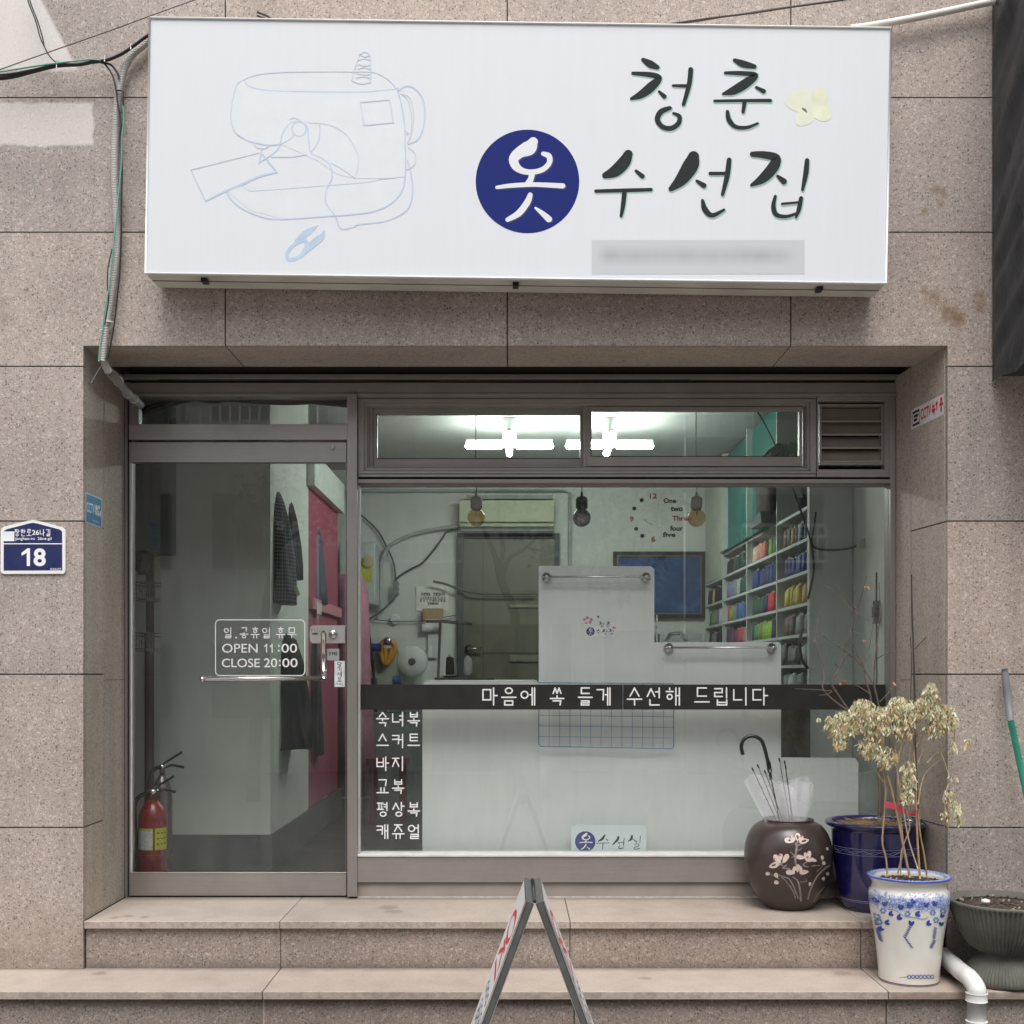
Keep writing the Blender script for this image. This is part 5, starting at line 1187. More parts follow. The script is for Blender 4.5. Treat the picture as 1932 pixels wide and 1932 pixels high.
cable("door_hose", "dull hose hanging across the inner door", cD, [(800, 190), (900, 210), (1010, 250), (1150, 290), (1350, 300), (1730, 300)], 9.78, .010, M("hose_dull", (.10, .11, .08), .6), cat="hose")
# boiler, orange scissors, blue hose, pink curtain
bo = thing("wall_boiler", "white wall boiler with a yellow label at the left end of the back wall", "boiler", px(680, 1180, 9.5))
m = MB(); m.pbox(640, 708, 1023, 1140, 9.55, .28); m.build("casing", M("boiler_white", (.55, .59, .57), .4), bo, bevel=.01)
a, b = cD(150, 45), cD(253, 195); m = MB(); m.pbox(a[0], b[0], a[1], b[1], 9.545, .004); m.build("yellow_label", M("label_yellow", (.55, .55, .03), .5, var=.2, scale=60), bo)
m = MB(); q = cD(215, 20); X, Y, Z = px(*q, 9.545); m.lathe([(.05, .003), (.05, -.003), (.02, -.004)], (X, Y, Z), 20, axis='Y'); m.build("round_label", M("label_amber", (.5, .42, .2), .5), bo)
BL = M("hose_blue", (.02, .05, .25), .4)
hr = thing("ironing_rack", "blue-sleeved ironing rack standing against the back wall", "rack", px(690, 1290, 9.3))
m = MB(); m.tube(cpath(cD, [(185, 430), (170, 620), (180, 850), (200, 1000), (215, 1080), (300, 1085)], 9.3), .035, 10); m.tube(cpath(cD, [(215, 780), (340, 780)], 9.3), .035, 10); m.tube(cpath(cD, [(440, 1070), (515, 1072)], 9.3), .035, 10); m.build("blue_sleeves", BL, hr)
m = MB(); m.tube(cpath(cD, [(195, 330), (215, 560), (245, 800), (275, 1070), (290, 1400)], 9.25), .012, 8); m.build("pole", BLACKP, hr)
sc_ = thing("scissors", "orange-handled scissors hanging on the ironing corner wall", "scissors", px(717, 1240, 9.4))
m = MB(); ink_pts = [(395, 730), (350, 740), (335, 800), (350, 880), (370, 920), (375, 840), (365, 780)]
m.tube(cpath(cD, ink_pts, 9.4), .022, 8); m.tube(cpath(cD, [(400, 730), (445, 745), (460, 800), (430, 870), (380, 930), (420, 840), (425, 780)], 9.4), .022, 8); m.build("handle_loops", M("orange_plastic", (.55, .25, .02), .5), sc_)
m = MB(); q = cD(395, 725); m.ball(px(*q, 9.38), .035, 12, sc=(1, .5, 1)); m.build("hook", CHROME, sc_)
m = MB(); a, b = cD(215, 790), cD(460, 1110); m.pbox(a[0], b[0], a[1], b[1] + 60, 9.45, .3); tag(m.build("laundry_bin", M("bin_beige", (.34, .35, .27), .6, var=.1)), "beige bin below the orange scissors", "bin")
PINK = M("pink_cloth", (.46, .20, .27), .8, var=.15, scale=12)
m = MB(); m.loft([(PX(658, 9.0), 4.0, PZ(1085, 9), .10, .06), (PX(660, 9), 4.0, PZ(1120, 9), .13, .10), (PX(660, 9), 4.0, PZ(1300, 9), .14, .12), (PX(664, 9), 4.0, PZ(1500, 9), .17, .13)], 30, 0, .16, 7)
tag(m.build("pink_curtain", PINK), "dusty pink curtain hanging beside the centre post inside", "curtain")
# things behind the service list
m = MB(); m.pbox(704, 790, 1345, 1560, 9.1, .5); m.pbox(730, 790, 1320, 1344, 9.1, .4); tag(m.build("low_cabinet", M("cabinet_dull", (.16, .19, .18), .6, var=.1)), "dull green-grey cabinet seen through the lower left of the window", "cabinet")
m = MB(); a = px(690, 1437, 8.2); m.box(a[0], a[0] + .28, a[1], a[1] + .3, a[2] - .03, a[2] + .02); m.box(a[0] + .02, a[0] + .05, a[1] + .02, a[1] + .05, .6, a[2] - .031); m.box(a[0] + .23, a[0] + .26, a[1] + .02, a[1] + .05, .6, a[2] - .031); m.box(a[0] + .02, a[0] + .05, a[1] + .25, a[1] + .28, .6, a[2] - .031); m.box(a[0] + .23, a[0] + .26, a[1] + .25, a[1] + .28, .6, a[2] - .031)
tag(m.build("red_stool", M("red_seat", (.16, .015, .025), .5)), "dark red stool glimpsed behind the word list on the window", "stool")
m = MB(); m.pbox(1474, 1529, 1334, 1440, 6.22, .15); m.pbox(1480, 1524, 1440, 1600, 6.25, .1); tag(m.build("gap_filler", M("gap_filler_black", (.022, .022, .02), .5, var=.5, scale=9)), "added black box darkening the gap between the white panels under the slogan band", "cabinet")  # box added so the shaded gap by the lower shelves reads dark
# sewing table with thread stand
tbn = thing("sewing_table", "sewing table behind the low desk screen carrying the thread stand", "table", (PX(900, 6.2), 1.3, .6))
m = MB(); zt_ = PZ(1283, 6.15); m.box(PX(815, 6.1), PX(1012, 6.1), .85, 1.5, zt_ - .03, zt_); m.build("tabletop", M("table_white", (.62, .64, .60), .5), tbn, bevel=.004)
for x_ in (PX(825, 6.1), PX(1000, 6.1)):
    for y_ in (.9, 1.45): m = MB(); m.box(x_ - .02, x_ + .02, y_ - .02, y_ + .02, .6, zt_ - .0305); m.build("leg", M("leg_grey", (.15, .15, .15), .5), tbn)
ths = thing("thread_stand", "dark metal thread stand holding one black and one white cone", "thread stand", (PX(855, 6.1), 1.15, zt_))
m = MB(); D = 6.12; a = cD(845, 1060); b = cD(866, 530); m.tube([px(a[0], a[1], D), px(b[0], b[1], D)], .007, 8); m.build("pole", M("stand_metal", (.09, .09, .085), .4, .5), ths)
m = MB(); a, b = cD(735, 545), cD(1150, 568); m.tube([px(*a, D), px(*cD(870, 545), D), px(*b, D)], .009, 8); m.build("arm", MATS["stand_metal"], ths)
m = MB(); a, b = cD(820, 1062), cD(1350, 1052); m.box(px(*a, D)[0], px(*b, D)[0], 1.05, 1.2, zt_ + .001, zt_ + .014)
for q in ((950, 1030), (1110, 1040)): X, Y, Z = px(*cD(*q), D); m.lathe([(.004, -.02), (.04, -.004), (.046, 0), (.004, .002)], (X, Y, Z), 20)
m.build("base", MATS["stand_metal"], ths)
for q, cn, lab in (((952, 1028), "black", "black thread cone with a pink tip on the thread stand"), ((1111, 1037), "pale grey", "white thread cone on the thread stand")):
    X, Y, Z = px(*cD(*q), D); o = dup(BASEO, (X, Y, Z + .003), lab); o['group'] = "cones on the thread stand"; o.color = (.015, .015, .016, 1) if cn == "black" else (.45, .45, .45, 1); o.scale = (.75, .75, .82)
# under-clock desk things
oh2 = thing("work_shelf", "small white shelf with dark bottles under the blue board", "shelf", px(1220, 1210, 9.6))
m = MB(); m.pbox(1160, 1240, 1181, 1184, 9.6, .2); m.pbox(1238, 1241, 1160, 1215, 9.6, .02); m.build("shelf_board", SHW, oh2)
for i, (u, v, lab) in enumerate(((1176, 1180, "left dark bottle on the small shelf under the blue board"), (1205, 1180, "right dark bottle on the small shelf under the blue board"), (1182, 1206, "low dark bundle beneath the small shelf"), (1208, 1206, "low dark red bundle beneath the small shelf"))):
    X, Y, Z = px(u, v, 9.68); m = MB(); m.lathe([(.03, 0), (.035, .03), (.032, .07), (.012, .09), (.012, .11)] if i < 2 else [(.04, 0), (.055, .03), (.05, .08), (.02, .11)], (X, Y, Z + .001), 14)
    tag(m.build("dark_bottle" if i < 2 else "dark_bundle", M("bottle_dark%d" % i, (.02, .02, .025) if i != 3 else (.12, .02, .03), .4)), lab, "bottle" if i < 2 else "bundle")
m = MB(); m.tube(smooth([px(1255, 1205, 9.6), px(1262, 1194, 9.6), px(1282, 1192, 9.6), px(1290, 1205, 9.6)], 5), .012, 8); m.pbox(1245, 1325, 1196, 1290, 9.62, .2); tag(m.build("white_bin", M("bin_white", (.45, .48, .45), .5)), "white lidded tub with a curved handle beneath the blue board", "tub")

# =====================================================  left side of the room: closet, clothes
PK = M("pink_closet", (.34, .06, .11), .6, var=.08); WHT = M("cornice_white", (.66, .70, .66), .5)
cl = thing("open_closet", "pink-lined open closet with a white cornice along the left side wall", "closet", (XS, 3.1, .79))
m = MB(); m.box(XS - .10, XS, 2.4802, 3.74, .80, ZC - .3); m.build("pink_back", PK, cl)
m = MB(); z1 = PZ(892, 7.5); z0 = z1 - .14; m.box(XS - .1, XS + .05, 2.42, 3.74, z1 - .09, z1 + .12); m.build("cornice", WHT, cl)
m = MB(); m.box(XS + .0005, XS + .03, 2.485, 3.74, PZ(1150, 7.6) - .0, PZ(1150, 7.6) + .07); m.build("pink_rail", M("pink_light", (.58, .22, .27), .6), cl)
m = MB(); a = px(596, 1150, 7.7); m.box(XS + .031, XS + .033, 2.62, 2.8, a[2] - .03, a[2] + .045); m.build("paper_tag", M("tag_paper", (.5, .52, .48), .7), cl)
mm, n_, b_ = newmat("checked_cloth"); sx = node(n_, "ShaderNodeSeparateXYZ"); lk(n_, geopos(n_), sx.inputs[0])
a_ = math_(n_, 'GREATER_THAN', math_(n_, 'SINE', math_(n_, 'MULTIPLY', sx.outputs[2], 310)), .75); b2 = math_(n_, 'GREATER_THAN', math_(n_, 'SINE', math_(n_, 'MULTIPLY', math_(n_, 'ADD', sx.outputs[0], sx.outputs[1]), 330)), .75)
lk(n_, mixc(n_, math_(n_, 'MAXIMUM', a_, b2), (.018, .022, .035), (.16, .17, .19)), b_.inputs['Base Color']); b_.inputs['Roughness'].default_value = .85; CHK = mm
NAVY = M("navy_cloth", (.007, .008, .013), .85, var=.3, scale=10); DEN = M("denim_cloth", (.06, .075, .11), .85, var=.25, scale=14)
def garment(name, label, u0, u1, v0, v1, D, mat, ry=.14, grp=None, fold=.10, taper=.45):
    D_ = D; X0, X1 = PX(u0, D_), PX(u1, D_); cx_ = (X0 + X1) / 2; rx = (X1 - X0) / 2; z0, z1 = PZ(v1, D_), PZ(v0, D_); H_ = z1 - z0; y = D_ - 5
    secs = [(cx_ - rx * .5, y, z1, rx * .12, ry * .2), (cx_ - rx * .42, y, z1 - H_ * .03, rx * taper, ry * .6), (cx_ - rx * .25, y, z1 - H_ * .12, rx * .75, ry * .9), (cx_ - rx * .1, y, z1 - H_ * .3, rx * .85, ry), (cx_, y, z1 - H_ * .6, rx * .95, ry), (cx_, y, z1 - H_ * .85, rx, ry * 1.05), (cx_ + rx * .05, y, z0, rx, ry * 1.05)]
    m = MB(); m.loft(secs, 40, 0, fold, 6, D)
    t = thing(name, label, "garment", (cx_, y, z1), grp); m.build("cloth", mat, t)
    m = MB(); hz = z1 + .035; m.tube(smooth([(XS, y, hz), (cx_ - rx * .5, y, hz + .012), (cx_ - rx * .45, y, hz - .01), (cx_ - rx * .5, y, z1 - .01)], 4), .0025, 6); m.build("hanger_hook", CHROME, t); return t
GR = "clothes hanging in the shop's left alcove"
garment("hanging_shirt", "dark checked shirt hanging at the corner of the partition", 470, 556, 922, 1140, 6.5, CHK, grp=GR, ry=.12, taper=.72)
garment("hanging_jacket", "short black jacket hanging behind the checked shirt", 505, 568, 935, 1092, 6.9, NAVY, grp=GR, taper=.7)
garment("hanging_coat", "bulky black coat hanging low behind the opening hours sign", 470, 584, 1180, 1412, 6.75, NAVY, grp=GR, ry=.16, fold=.14)
garment("hanging_trousers", "grey-blue denim shirt hanging on the pink closet", 560, 614, 965, 1140, 7.9, DEN, grp=GR)
garment("long_garment", "long black garment hanging on the pink closet below the rail", 570, 608, 1185, 1425, 7.7, NAVY, grp=GR)
m = MB(); p_ = [px(553, 1105, 6.48), px(559, 1103, 6.48), px(567, 1122, 6.48), px(560, 1126, 6.48)]; m.prism(p_, (0, .002, 0)); tag(m.build("paper_ticket", M("ticket_yellow", (.55, .54, .33), .7)), "pale yellow paper ticket dangling from the checked shirt sleeve", "ticket")
# wall cabinet, pole, wire baskets, extinguishers
m = MB(); m.box(PX(277, 6.15), PX(318, 6.15), 1.15, 1.286, PZ(1044, 6.15), ZC - .02); m.box(-2.3, PX(276, 6.1), 1.05, 1.286, PZ(1044, 6.1), ZC - .02)
tag(m.build("wall_cabinet", M("cabinet_grey", (.17, .185, .175), .6, var=.05)), "tall grey wall cabinet high up behind the left of the door", "cabinet")
m = MB(); X = PX(283, 6.1); m.tube([(X, 1.1, .6), (X, 1.1, PZ(1044, 6.1))], .021, 12); X = PX(274, 6.1); m.tube([(X, 1.14, .6), (X, 1.14, PZ(1195, 6.1))], .016, 10); tag(m.build("standing_poles", M("pole_brown", (.055, .045, .035), .4, var=.3, scale=6)), "dark brown wooden poles standing through the wire baskets", "pole")
m = MB(); X, Y, Z = px(265, 1040, 5.95); m.loft([(X, Y, Z, .05, .03), (X, Y, Z - .03, .055, .035), (X + .005, Y, Z - .08, .04, .03), (X + .01, Y, Z - .12, .015, .012)], 20, 0, .1, 5); tag(m.build("black_bag", BLACKP), "small black pouch hanging above the upper wire basket", "pouch")
WIRE = M("basket_wire", (.13, .13, .12), .5, .5)
for v0, lab in ((1098, "upper small wire basket on the door's left side"), (1194, "lower small wire basket on the door's left side")):
    m = MB(); D = 5.75
    for dv in (0, 6, 30, 34):
        a = px(253, v0 + dv, D); b = px(292, v0 + dv, D); m.tube([(a[0], a[1], a[2]), (b[0], a[1], a[2]), (b[0], a[1] + .1, a[2]), (a[0], a[1] + .1, a[2])], .0018, 5, closed=True)
    for i in range(9): u = 253 + i * 39 / 8; a = px(u, v0, D); b = px(u, v0 + 34, D); m.tube([a, b], .0013, 5)
    for i in range(3):
        c = px(260 + i * 12, v0 + 18, D); m.tube([(c[0] + .014 * cos(t_ * .7), c[1] - .002, c[2] + .02 * sin(t_ * .7)) for t_ in range(7)], .0014, 5)
    tag(m.build("wire_basket", WIRE), lab, "basket", "wire baskets by the door")
def extinguisher(u, vb, vt, D, r, bodym, lab, yellow):
    X = PX(u, D); Y = D - 5; z0 = .6 + .001; zt2 = PZ(vt, D)
    t = thing("fire_extinguisher", lab, "fire extinguisher", (X, Y, z0))
    h = zt2 - z0; m = MB(); m.lathe([(r * .9, 0), (r, .008), (r, h * .78), (r * .96, h * .84), (r * .75, h * .93), (r * .4, h * .985), (r * .3, h)], (X, Y, z0), 28); m.build("cylinder", bodym, t)
    m = MB(); m.lathe([(r * .28, h), (r * .28, h + .03), (r * .4, h + .032), (r * .4, h + .05), (.004, h + .055)], (X, Y, z0), 14); m.build("valve", CHROME, t)
    m = MB(); zz = z0 + h + .05
    m.tube([(X - .015, Y, zz - .02), (X + .05, Y, zz + .0), (X + .11, Y, zz - .012)], .007, 8); m.tube([(X - .01, Y, zz - .005), (X + .045, Y, zz + .03), (X + .10, Y, zz + .065)], .006, 8); m.build("lever", BLACKP, t)
    m = MB(); m.tube(smooth([(X - .02, Y, zz - .01), (X - r * 1.15, Y - .01, zz - .05), (X - r * 1.25, Y - .01, zz - .15), (X - r * 1.15, Y, z0 + h * .5), (X - r * 1.1, Y, z0 + h * .15)], 5), .010, 8); m.build("hose", BLACKP, t)
    if yellow:
        def sf(s, q, o): a = radians(-160 + 150 * s); return (X + (r + .0012 + o) * cos(a), Y + (r + .0012 + o) * sin(a), z0 + q)
        def patch(s0, s1, q0, q1, mat, nm, o=0):
            m = MB(); n = 12; m.add([sf(s0 + (s1 - s0) * i / n, q, o) for q in (q0, q1) for i in range(n + 1)], [(i, i + 1, n + 2 + i, n + 1 + i) for i in range(n)], 0, True); m.build(nm, mat, t)
        a0, a1 = h * .46, h * .70
        patch(0, 1, a0, a1, M("label_yellow2", (.45, .42, .04), .5), "yellow_label"); patch(.12, .55, a0 + .004, a1 - .012, M("label_white2", (.45, .48, .5), .5, var=.3, scale=90), "white_label", .0004); patch(.58, .62, a0, a1, BLACKP, "label_stripe", .0004)
        for q in (.67, .78, .88):
            for zz_ in (.25, .5, .75): patch(q, q + .06, a0 + (a1 - a0) * zz_, a0 + (a1 - a0) * zz_ + .006, BLACKP, "print_line", .0005)
        patch(.05, .95, h * .40, h * .405, M("ring_mark", (.28, .12, .12), .4), "ring_mark")
    return t
extinguisher(289, 1645, 1509, 5.72, .069, M("extinguisher_red", (.20, .006, .014), .3, coat=.3), "red fire extinguisher with a yellow label just inside the door", True)
extinguisher(306, 1645, 1462, 5.92, .05, M("extinguisher_steel", (.20, .19, .17), .3, .7), "bare steel fire extinguisher behind the red one", False)
# right corner cables and pier fittings
cable("pier_cable", "black cable hanging down the pier beside the thread shelf", cC, [(940, 940), (1000, 1120), (1060, 1290), (1110, 1450), (1130, 1600), (1130, 1720), (1100, 1880), (1080, 1960)], 6.36, .0065, DARKCAB)
cable("pier_cable", "black cable drooping sideways across the pier to the small bracket", cC, [(1150, 1180), (1135, 1300), (1115, 1450), (1170, 1510), (1300, 1520), (1430, 1510), (1530, 1480)], 6.36, .0060, DARKCAB)
cable("transom_cable", "black cable crossing the right pane of the transom window", cC, [(622, 270), (700, 400), (760, 520), (830, 672), (900, 800), (942, 940)], 5.75, .0035, DARKCAB)
cable("corner_cable", "straight black cable at the far right corner of the window", cC, [(1635, 930), (1635, 1380)], 6.3, .0055, DARKCAB)
cable("corner_cable", "knotted thin black cable at the far right corner of the window", cC, [(1675, 930), (1665, 1080), (1690, 1200), (1740, 1210), (1665, 1240), (1700, 1300), (1745, 1290), (1700, 1340), (1740, 1350)], 6.3, .0035, DARKCAB)
cable("shelf_hose", "black hose hanging by the near end of the thread shelf", cN, [(1240, 1510), (1220, 1600), (1215, 1720), (1240, 1850), (1300, 1932)], 6.36, .008, DARKCAB, cat="hose")
m = MB(); m.add([px(*cC(*p), D_) for D_ in (6.2, 6.28) for p in ((1540, 1440), (1690, 1370), (1690, 1500), (1540, 1500))], [(0, 1, 2, 3), (7, 6, 5, 4), (0, 1, 5, 4), (1, 2, 6, 5), (2, 3, 7, 6), (3, 0, 4, 7)])
tag(m.build("corner_bracket", M("bracket_white", (.45, .47, .44), .5)), "white wedge-shaped corner bracket on the right pier", "bracket")
m = MB(); m.tube([px(1655, 1080, 6.0), px(1655, 1290, 6.0)], .008, 8); m.pbox(1648, 1672, 1145, 1165, 5.95, .03); m.pbox(1650, 1670, 1133, 1145, 5.94, .03); m.pbox(1650, 1670, 1166, 1176, 5.94, .03); tag(m.build("door_closer", M("closer_dark", (.10, .11, .11), .5, var=.4, scale=12)), "grey clamp on a rod at the right end of the window", "clamp")
# =====================================================  POTS ON THE STEPS
def onlathe(c, prof):   # returns f(u, v, off): projects picture pixels onto the front of a turned pot
    zs = [z for r, z in prof]
    def rad(z):
        for (r0, z0), (r1, z1) in zip(prof[:-1], prof[1:]):
            if z0 <= z <= z1: return r0 + (r1 - r0) * (z - z0) / max(1e-6, z1 - z0)
        return prof[-1][0]
    def f(u, v, off):
        D = c[1] + 5
        for _ in range(6):
            X = PX(u, D); z = PZ(v, D) - c[2]; r = rad(min(max(z, zs[0]), zs[-1])) + .0008 + off; dx = max(-r * .995, min(r * .995, X - c[0])); y = c[1] - sqrt(max(1e-8, r * r - dx * dx)); D = y + 5
        return (c[0] + dx, y, c[2] + z)
    return f
def dens(prof, k=4): return [p for p in smooth(prof, k)]
BRN = M("brown_glaze", (.048, .032, .029), .33, var=.1, scale=5, spec=.5, coat=.15)
vc = (PX(1487, 5.30), .30, .6005); s = 5.30 / 2224
vp = [(px_ * s, h_) for px_, h_ in ((38, 0), (43, .006), (52, .03), (62, .062), (74, .122), (81, .2), (82, .235), (80.5, .275), (77, .31), (71, .342), (62, .368), (53, .381), (47, .387), (47.5, .394), (47, .398))]
vp = dens(vp, 3); full = vp + [(.105, .396), (.10, .38), (.09, .33)]
va = thing("umbrella_vase", "rounded dark brown ceramic vase painted with pale magnolias, holding umbrellas", "vase", vc)
m = MB(); m.lathe(full, vc, 64); m.build("vase_body", BRN, va)
fv = onlathe(vc, vp)
PET = M("petal_paint", (.62, .52, .47), .5, var=.15, scale=50); PETS = M("petal_grey", (.26, .22, .21), .5, var=.2, scale=50); PETR = M("petal_red", (.45, .12, .12), .5)
kG = .31755
m = MB(); ink = Ink(m, fv)
def petal(cx_, cy__, L_, W_, ang):
    a = radians(ang); pts = []
    for i in range(16):
        t = 2 * pi * i / 16; x = L_ * cos(t); y = W_ * sin(t) * (1 - .35 * cos(t)); pts.append(cG(cx_ + x * cos(a) - y * sin(a), cy__ + x * sin(a) + y * cos(a)))
    ink.poly(pts)
for p in ((587, 392, 24, 15, 90), (538, 412, 30, 16, 10), (625, 415, 30, 16, -10), (562, 398, 18, 11, 60), (608, 400, 18, 10, 120),
          (460, 520, 26, 14, 70), (515, 520, 30, 15, 120), (445, 560, 30, 17, 160), (485, 512, 22, 12, 95), (475, 545, 20, 12, 100),
          (655, 500, 26, 12, 95), (605, 512, 26, 13, 10), (680, 528, 22, 11, 20), (635, 505, 22, 10, 80), (650, 528, 20, 11, 30),
          (588, 578, 24, 13, 95), (545, 602, 28, 15, 5), (625, 600, 28, 14, -5), (605, 585, 22, 10, 75), (566, 585, 20, 10, 110),
          (410, 610, 14, 10, 0), (460, 620, 16, 11, 60), (462, 662, 15, 12, 20), (734, 515, 13, 9, 80), (743, 548, 12, 10, 50), (763, 462, 10, 7, 80), (765, 610, 10, 9, 80), (740, 640, 10, 9, 80), (660, 672, 12, 8, 100)): petal(*p)
m.build("flower_petals", PET, va)
m = MB(); ink = Ink(m, fv, k0=3)
def br(pts, w0, w1): n = len(pts); ink.stroke([(*cG(x, y), (w0 + (w1 - w0) * i / (n - 1)) * kG) for i, (x, y) in enumerate(pts)])
br([(606, 770), (600, 700), (585, 650), (560, 630)], 12, 7); br([(590, 755), (565, 690), (535, 640), (500, 628), (470, 615)], 8, 5); br([(575, 758), (550, 700), (515, 650), (490, 632)], 5, 4)
br([(648, 760), (665, 700), (700, 630), (745, 582), (778, 560)], 9, 10); br([(680, 775), (715, 720), (745, 690)], 5, 5); br([(583, 440), (578, 480), (572, 520), (580, 560)], 12, 10); br([(582, 520), (555, 490), (545, 480)], 7, 4); br([(600, 660), (640, 655), (635, 640)], 5, 3)
br([(520, 560), (500, 575), (540, 580)], 9, 8); br([(640, 540), (620, 560), (650, 570)], 8, 6); br([(690, 560), (670, 565), (720, 560)], 6, 4); br([(475, 640), (440, 620), (420, 612)], 5, 3); br([(600, 440), (575, 435), (590, 420)], 8, 8); br([(500, 545), (480, 550), (495, 560)], 8, 7)
br([(730, 525), (735, 560), (700, 600)], 5, 4); br([(572, 470), (600, 468), (610, 455)], 5, 3); br([(575, 500), (550, 515)], 5, 3)
for i in range(16): x = 560 + i * 2.7; br([(545 + i * 3.2, 680 + i * 5), (535 + i * 3.2 + (i % 3) * 6, 684 + i * 5)], 3, 2)
m.build("painted_branches", PETS, va)
m = MB(); ink = Ink(m, fv, k0=12)
for x, y in ((562, 388), (610, 388), (448, 524), (482, 500), (645, 512)): ink.disc(*cG(x, y), 7 * kG, 10)
m.build("red_dabs", PETR, va)
# umbrellas
um = thing("black_umbrella", "closed umbrella with a black crook handle standing in the brown vase", "umbrella", (vc[0], vc[1], .62))
hk = cpath(cF, [(232, 850), (222, 800), (240, 755), (290, 736), (340, 760), (362, 810), (375, 860), (388, 910)], 5.27, 6); m = MB(); m.tube(hk, [.0085] * len(hk), 12); m.tube([px(*cF(385, 895), 5.27), px(*cF(395, 955), 5.27)], .0105, 12); m.tube([px(*cF(395, 955), 5.27), px(*cF(402, 1000), 5.27)], .0065, 8); m.build("handle", BLACKP, um)
m = MB(); m.tube([px(*cF(402, 995), 5.27), px(*cF(450, 1230), 5.28), (vc[0], vc[1], .64)], .0038, 8); m.build("shaft", CHROME, um)
mm = bpy.data.materials.new("clear_vinyl"); mm.use_nodes = True; n_ = mm.node_tree; n_.nodes.clear(); MATS["clear_vinyl"] = mm
o_ = node(n_, "ShaderNodeOutputMaterial"); t1 = node(n_, "ShaderNodeBsdfTransparent"); b1 = node(n_, "ShaderNodeBsdfPrincipled"); b1.inputs['Base Color'].default_value = (.74, .74, .78, 1); b1.inputs['Roughness'].default_value = .3; mx = node(n_, "ShaderNodeMixShader")
lk(n_, ramp(n_, noise(n_, geopos(n_), 5, 2), [(.3, .24), (.7, .34)]), mx.inputs[0]); lk(n_, t1.outputs[0], mx.inputs[1]); lk(n_, b1.outputs[0], mx.inputs[2]); lk(n_, mx.outputs[0], o_.inputs[0]); VIN = mm
def vinyl(lab, pts_top, D, tips, nfold=5, seed=0):
    t = thing("clear_umbrella", lab, "umbrella", (vc[0], vc[1], .62), "clear umbrellas standing in the vase")
    # pleated fan of thin vinyl: rows from the mouth up to the rim
    m = MB(); (uL, vL), (uM, vM), (uR, vR) = pts_top; n = 36; rows_ = 7; vs = []
    for j in range(rows_ + 1):
        q = j / rows_
        for i in range(n + 1):
            s_ = i / n; top = ((1 - s_) ** 2 * uL + 2 * s_ * (1 - s_) * uM + s_ * s_ * uR, (1 - s_) ** 2 * vL + 2 * s_ * (1 - s_) * vM + s_ * s_ * vR); base = (1458 + 58 * s_, 1580)
            u = base[0] + (top[0] - base[0]) * q; v = base[1] + (top[1] - base[1]) * q + 2.5 * q * sin(11 * s_ + seed); X, Y, Z = px(u, v, D + .007 * sin(nfold * .8 * pi * s_ + seed) * (.4 + q) + .02 * sin(pi * s_)); vs.append((X, Y, Z))
    m.add(vs, [(j * (n + 1) + i, j * (n + 1) + i + 1, (j + 1) * (n + 1) + i + 1, (j + 1) * (n + 1) + i) for j in range(rows_) for i in range(n)], 0, True); m.build("vinyl_canopy", VIN, t)
    for (x, y, bx) in tips:
        a = px(*cF(x, y), D - .02); b = px(bx, 1568, D - .005); m = MB(); m.tube([a, b], .0014, 6); m.build("rib", M("rib_steel", (.12, .12, .13), .4, .6), t)
        d_ = (Vector(a) - Vector(b)).normalized(); m = MB(); m.tube([Vector(a) - d_ * .012, Vector(a) + d_ * .006], .0036, 8); m.build("tip", BLACKP, t)
vinyl("clear vinyl umbrella fanning out leftmost in the brown vase", [(1403, 1472), (1422, 1446), (1500, 1490)], 5.25, [(290, 935, 1474), (322, 915, 1480), (365, 950, 1484)], 5, 1)
vinyl("clear vinyl umbrella standing in the middle of the brown vase", [(1432, 1486), (1480, 1474), (1528, 1478)], 5.29, [(452, 878, 1494), (484, 892, 1497), (490, 920, 1499)], 4, 2)
vinyl("clear vinyl umbrella leaning out rightmost of the brown vase", [(1472, 1480), (1520, 1448), (1537, 1484)], 5.33, [], 6, 4)

# dark blue pot with bare shrub
NAV = M("cobalt_glaze", (.010, .008, .075), .16, var=.15, scale=6, coat=.6)
bc = (PX(1650, 5.27), .27, .6005); s = 5.27 / 2224
bp_ = [(q * s, h_) for q, h_ in ((55, 0), (58, .012), (66, .05), (71, .10), (76, .2), (79, .3), (80, .355), (80.5, .362), (88, .37), (91, .378), (91.5, .386), (90, .392), (84, .394), (78, .385), (76, .37), (74, .33))]
bpp = thing("cobalt_pot", "large glossy dark blue flowerpot with a scrolled band, on the upper step", "flowerpot", bc)
m = MB(); m.lathe(bp_, bc, 72); m.build("pot_body", NAV, bpp)
m = MB(); fb_ = onlathe(bc, [p for p in bp_[:7]]); ink = Ink(m, fb_)
for y in (0, 14):
    pass
LI = M("pot_line", (.20, .20, .34), .35)
def arc_on(h_, wob=0, w_=.0012, a0=-175, a1=-5, ph=0):
    pts = []
    for i in range(91):
        a = radians(a0 + (a1 - a0) * i / 90); hh = h_ + wob * sin(14 * a + ph)
        r = 0
        for (r0, z0), (r1, z1) in zip(bp_[:-1], bp_[1:]):
            if z0 <= hh <= z1: r = r0 + (r1 - r0) * (hh - z0) / (z1 - z0); break
        pts.append((bc[0] + r * cos(a), bc[1] + r * sin(a), bc[2] + hh))
    m.tube(pts, w_, 6)
arc_on(.285); arc_on(.258); arc_on(.2715, .007); arc_on(.2715, .005, ph=2.2, w_=.0008); arc_on(.055, w_=.0014); arc_on(.048, w_=.001)
m.build("scroll_band", LI, bpp)
mm, n_, b_ = newmat("straw_mulch"); nn = noise(n_, objco(n_), 90, 5, .7); lk(n_, ramp(n_, nn, [(.3, (.10, .06, .03)), (.5, (.30, .2, .11)), (.7, (.46, .34, .2))]), b_.inputs['Base Color']); b_.inputs['Roughness'].default_value = .9; bumpit(n_, b_, nn, 1, .01)
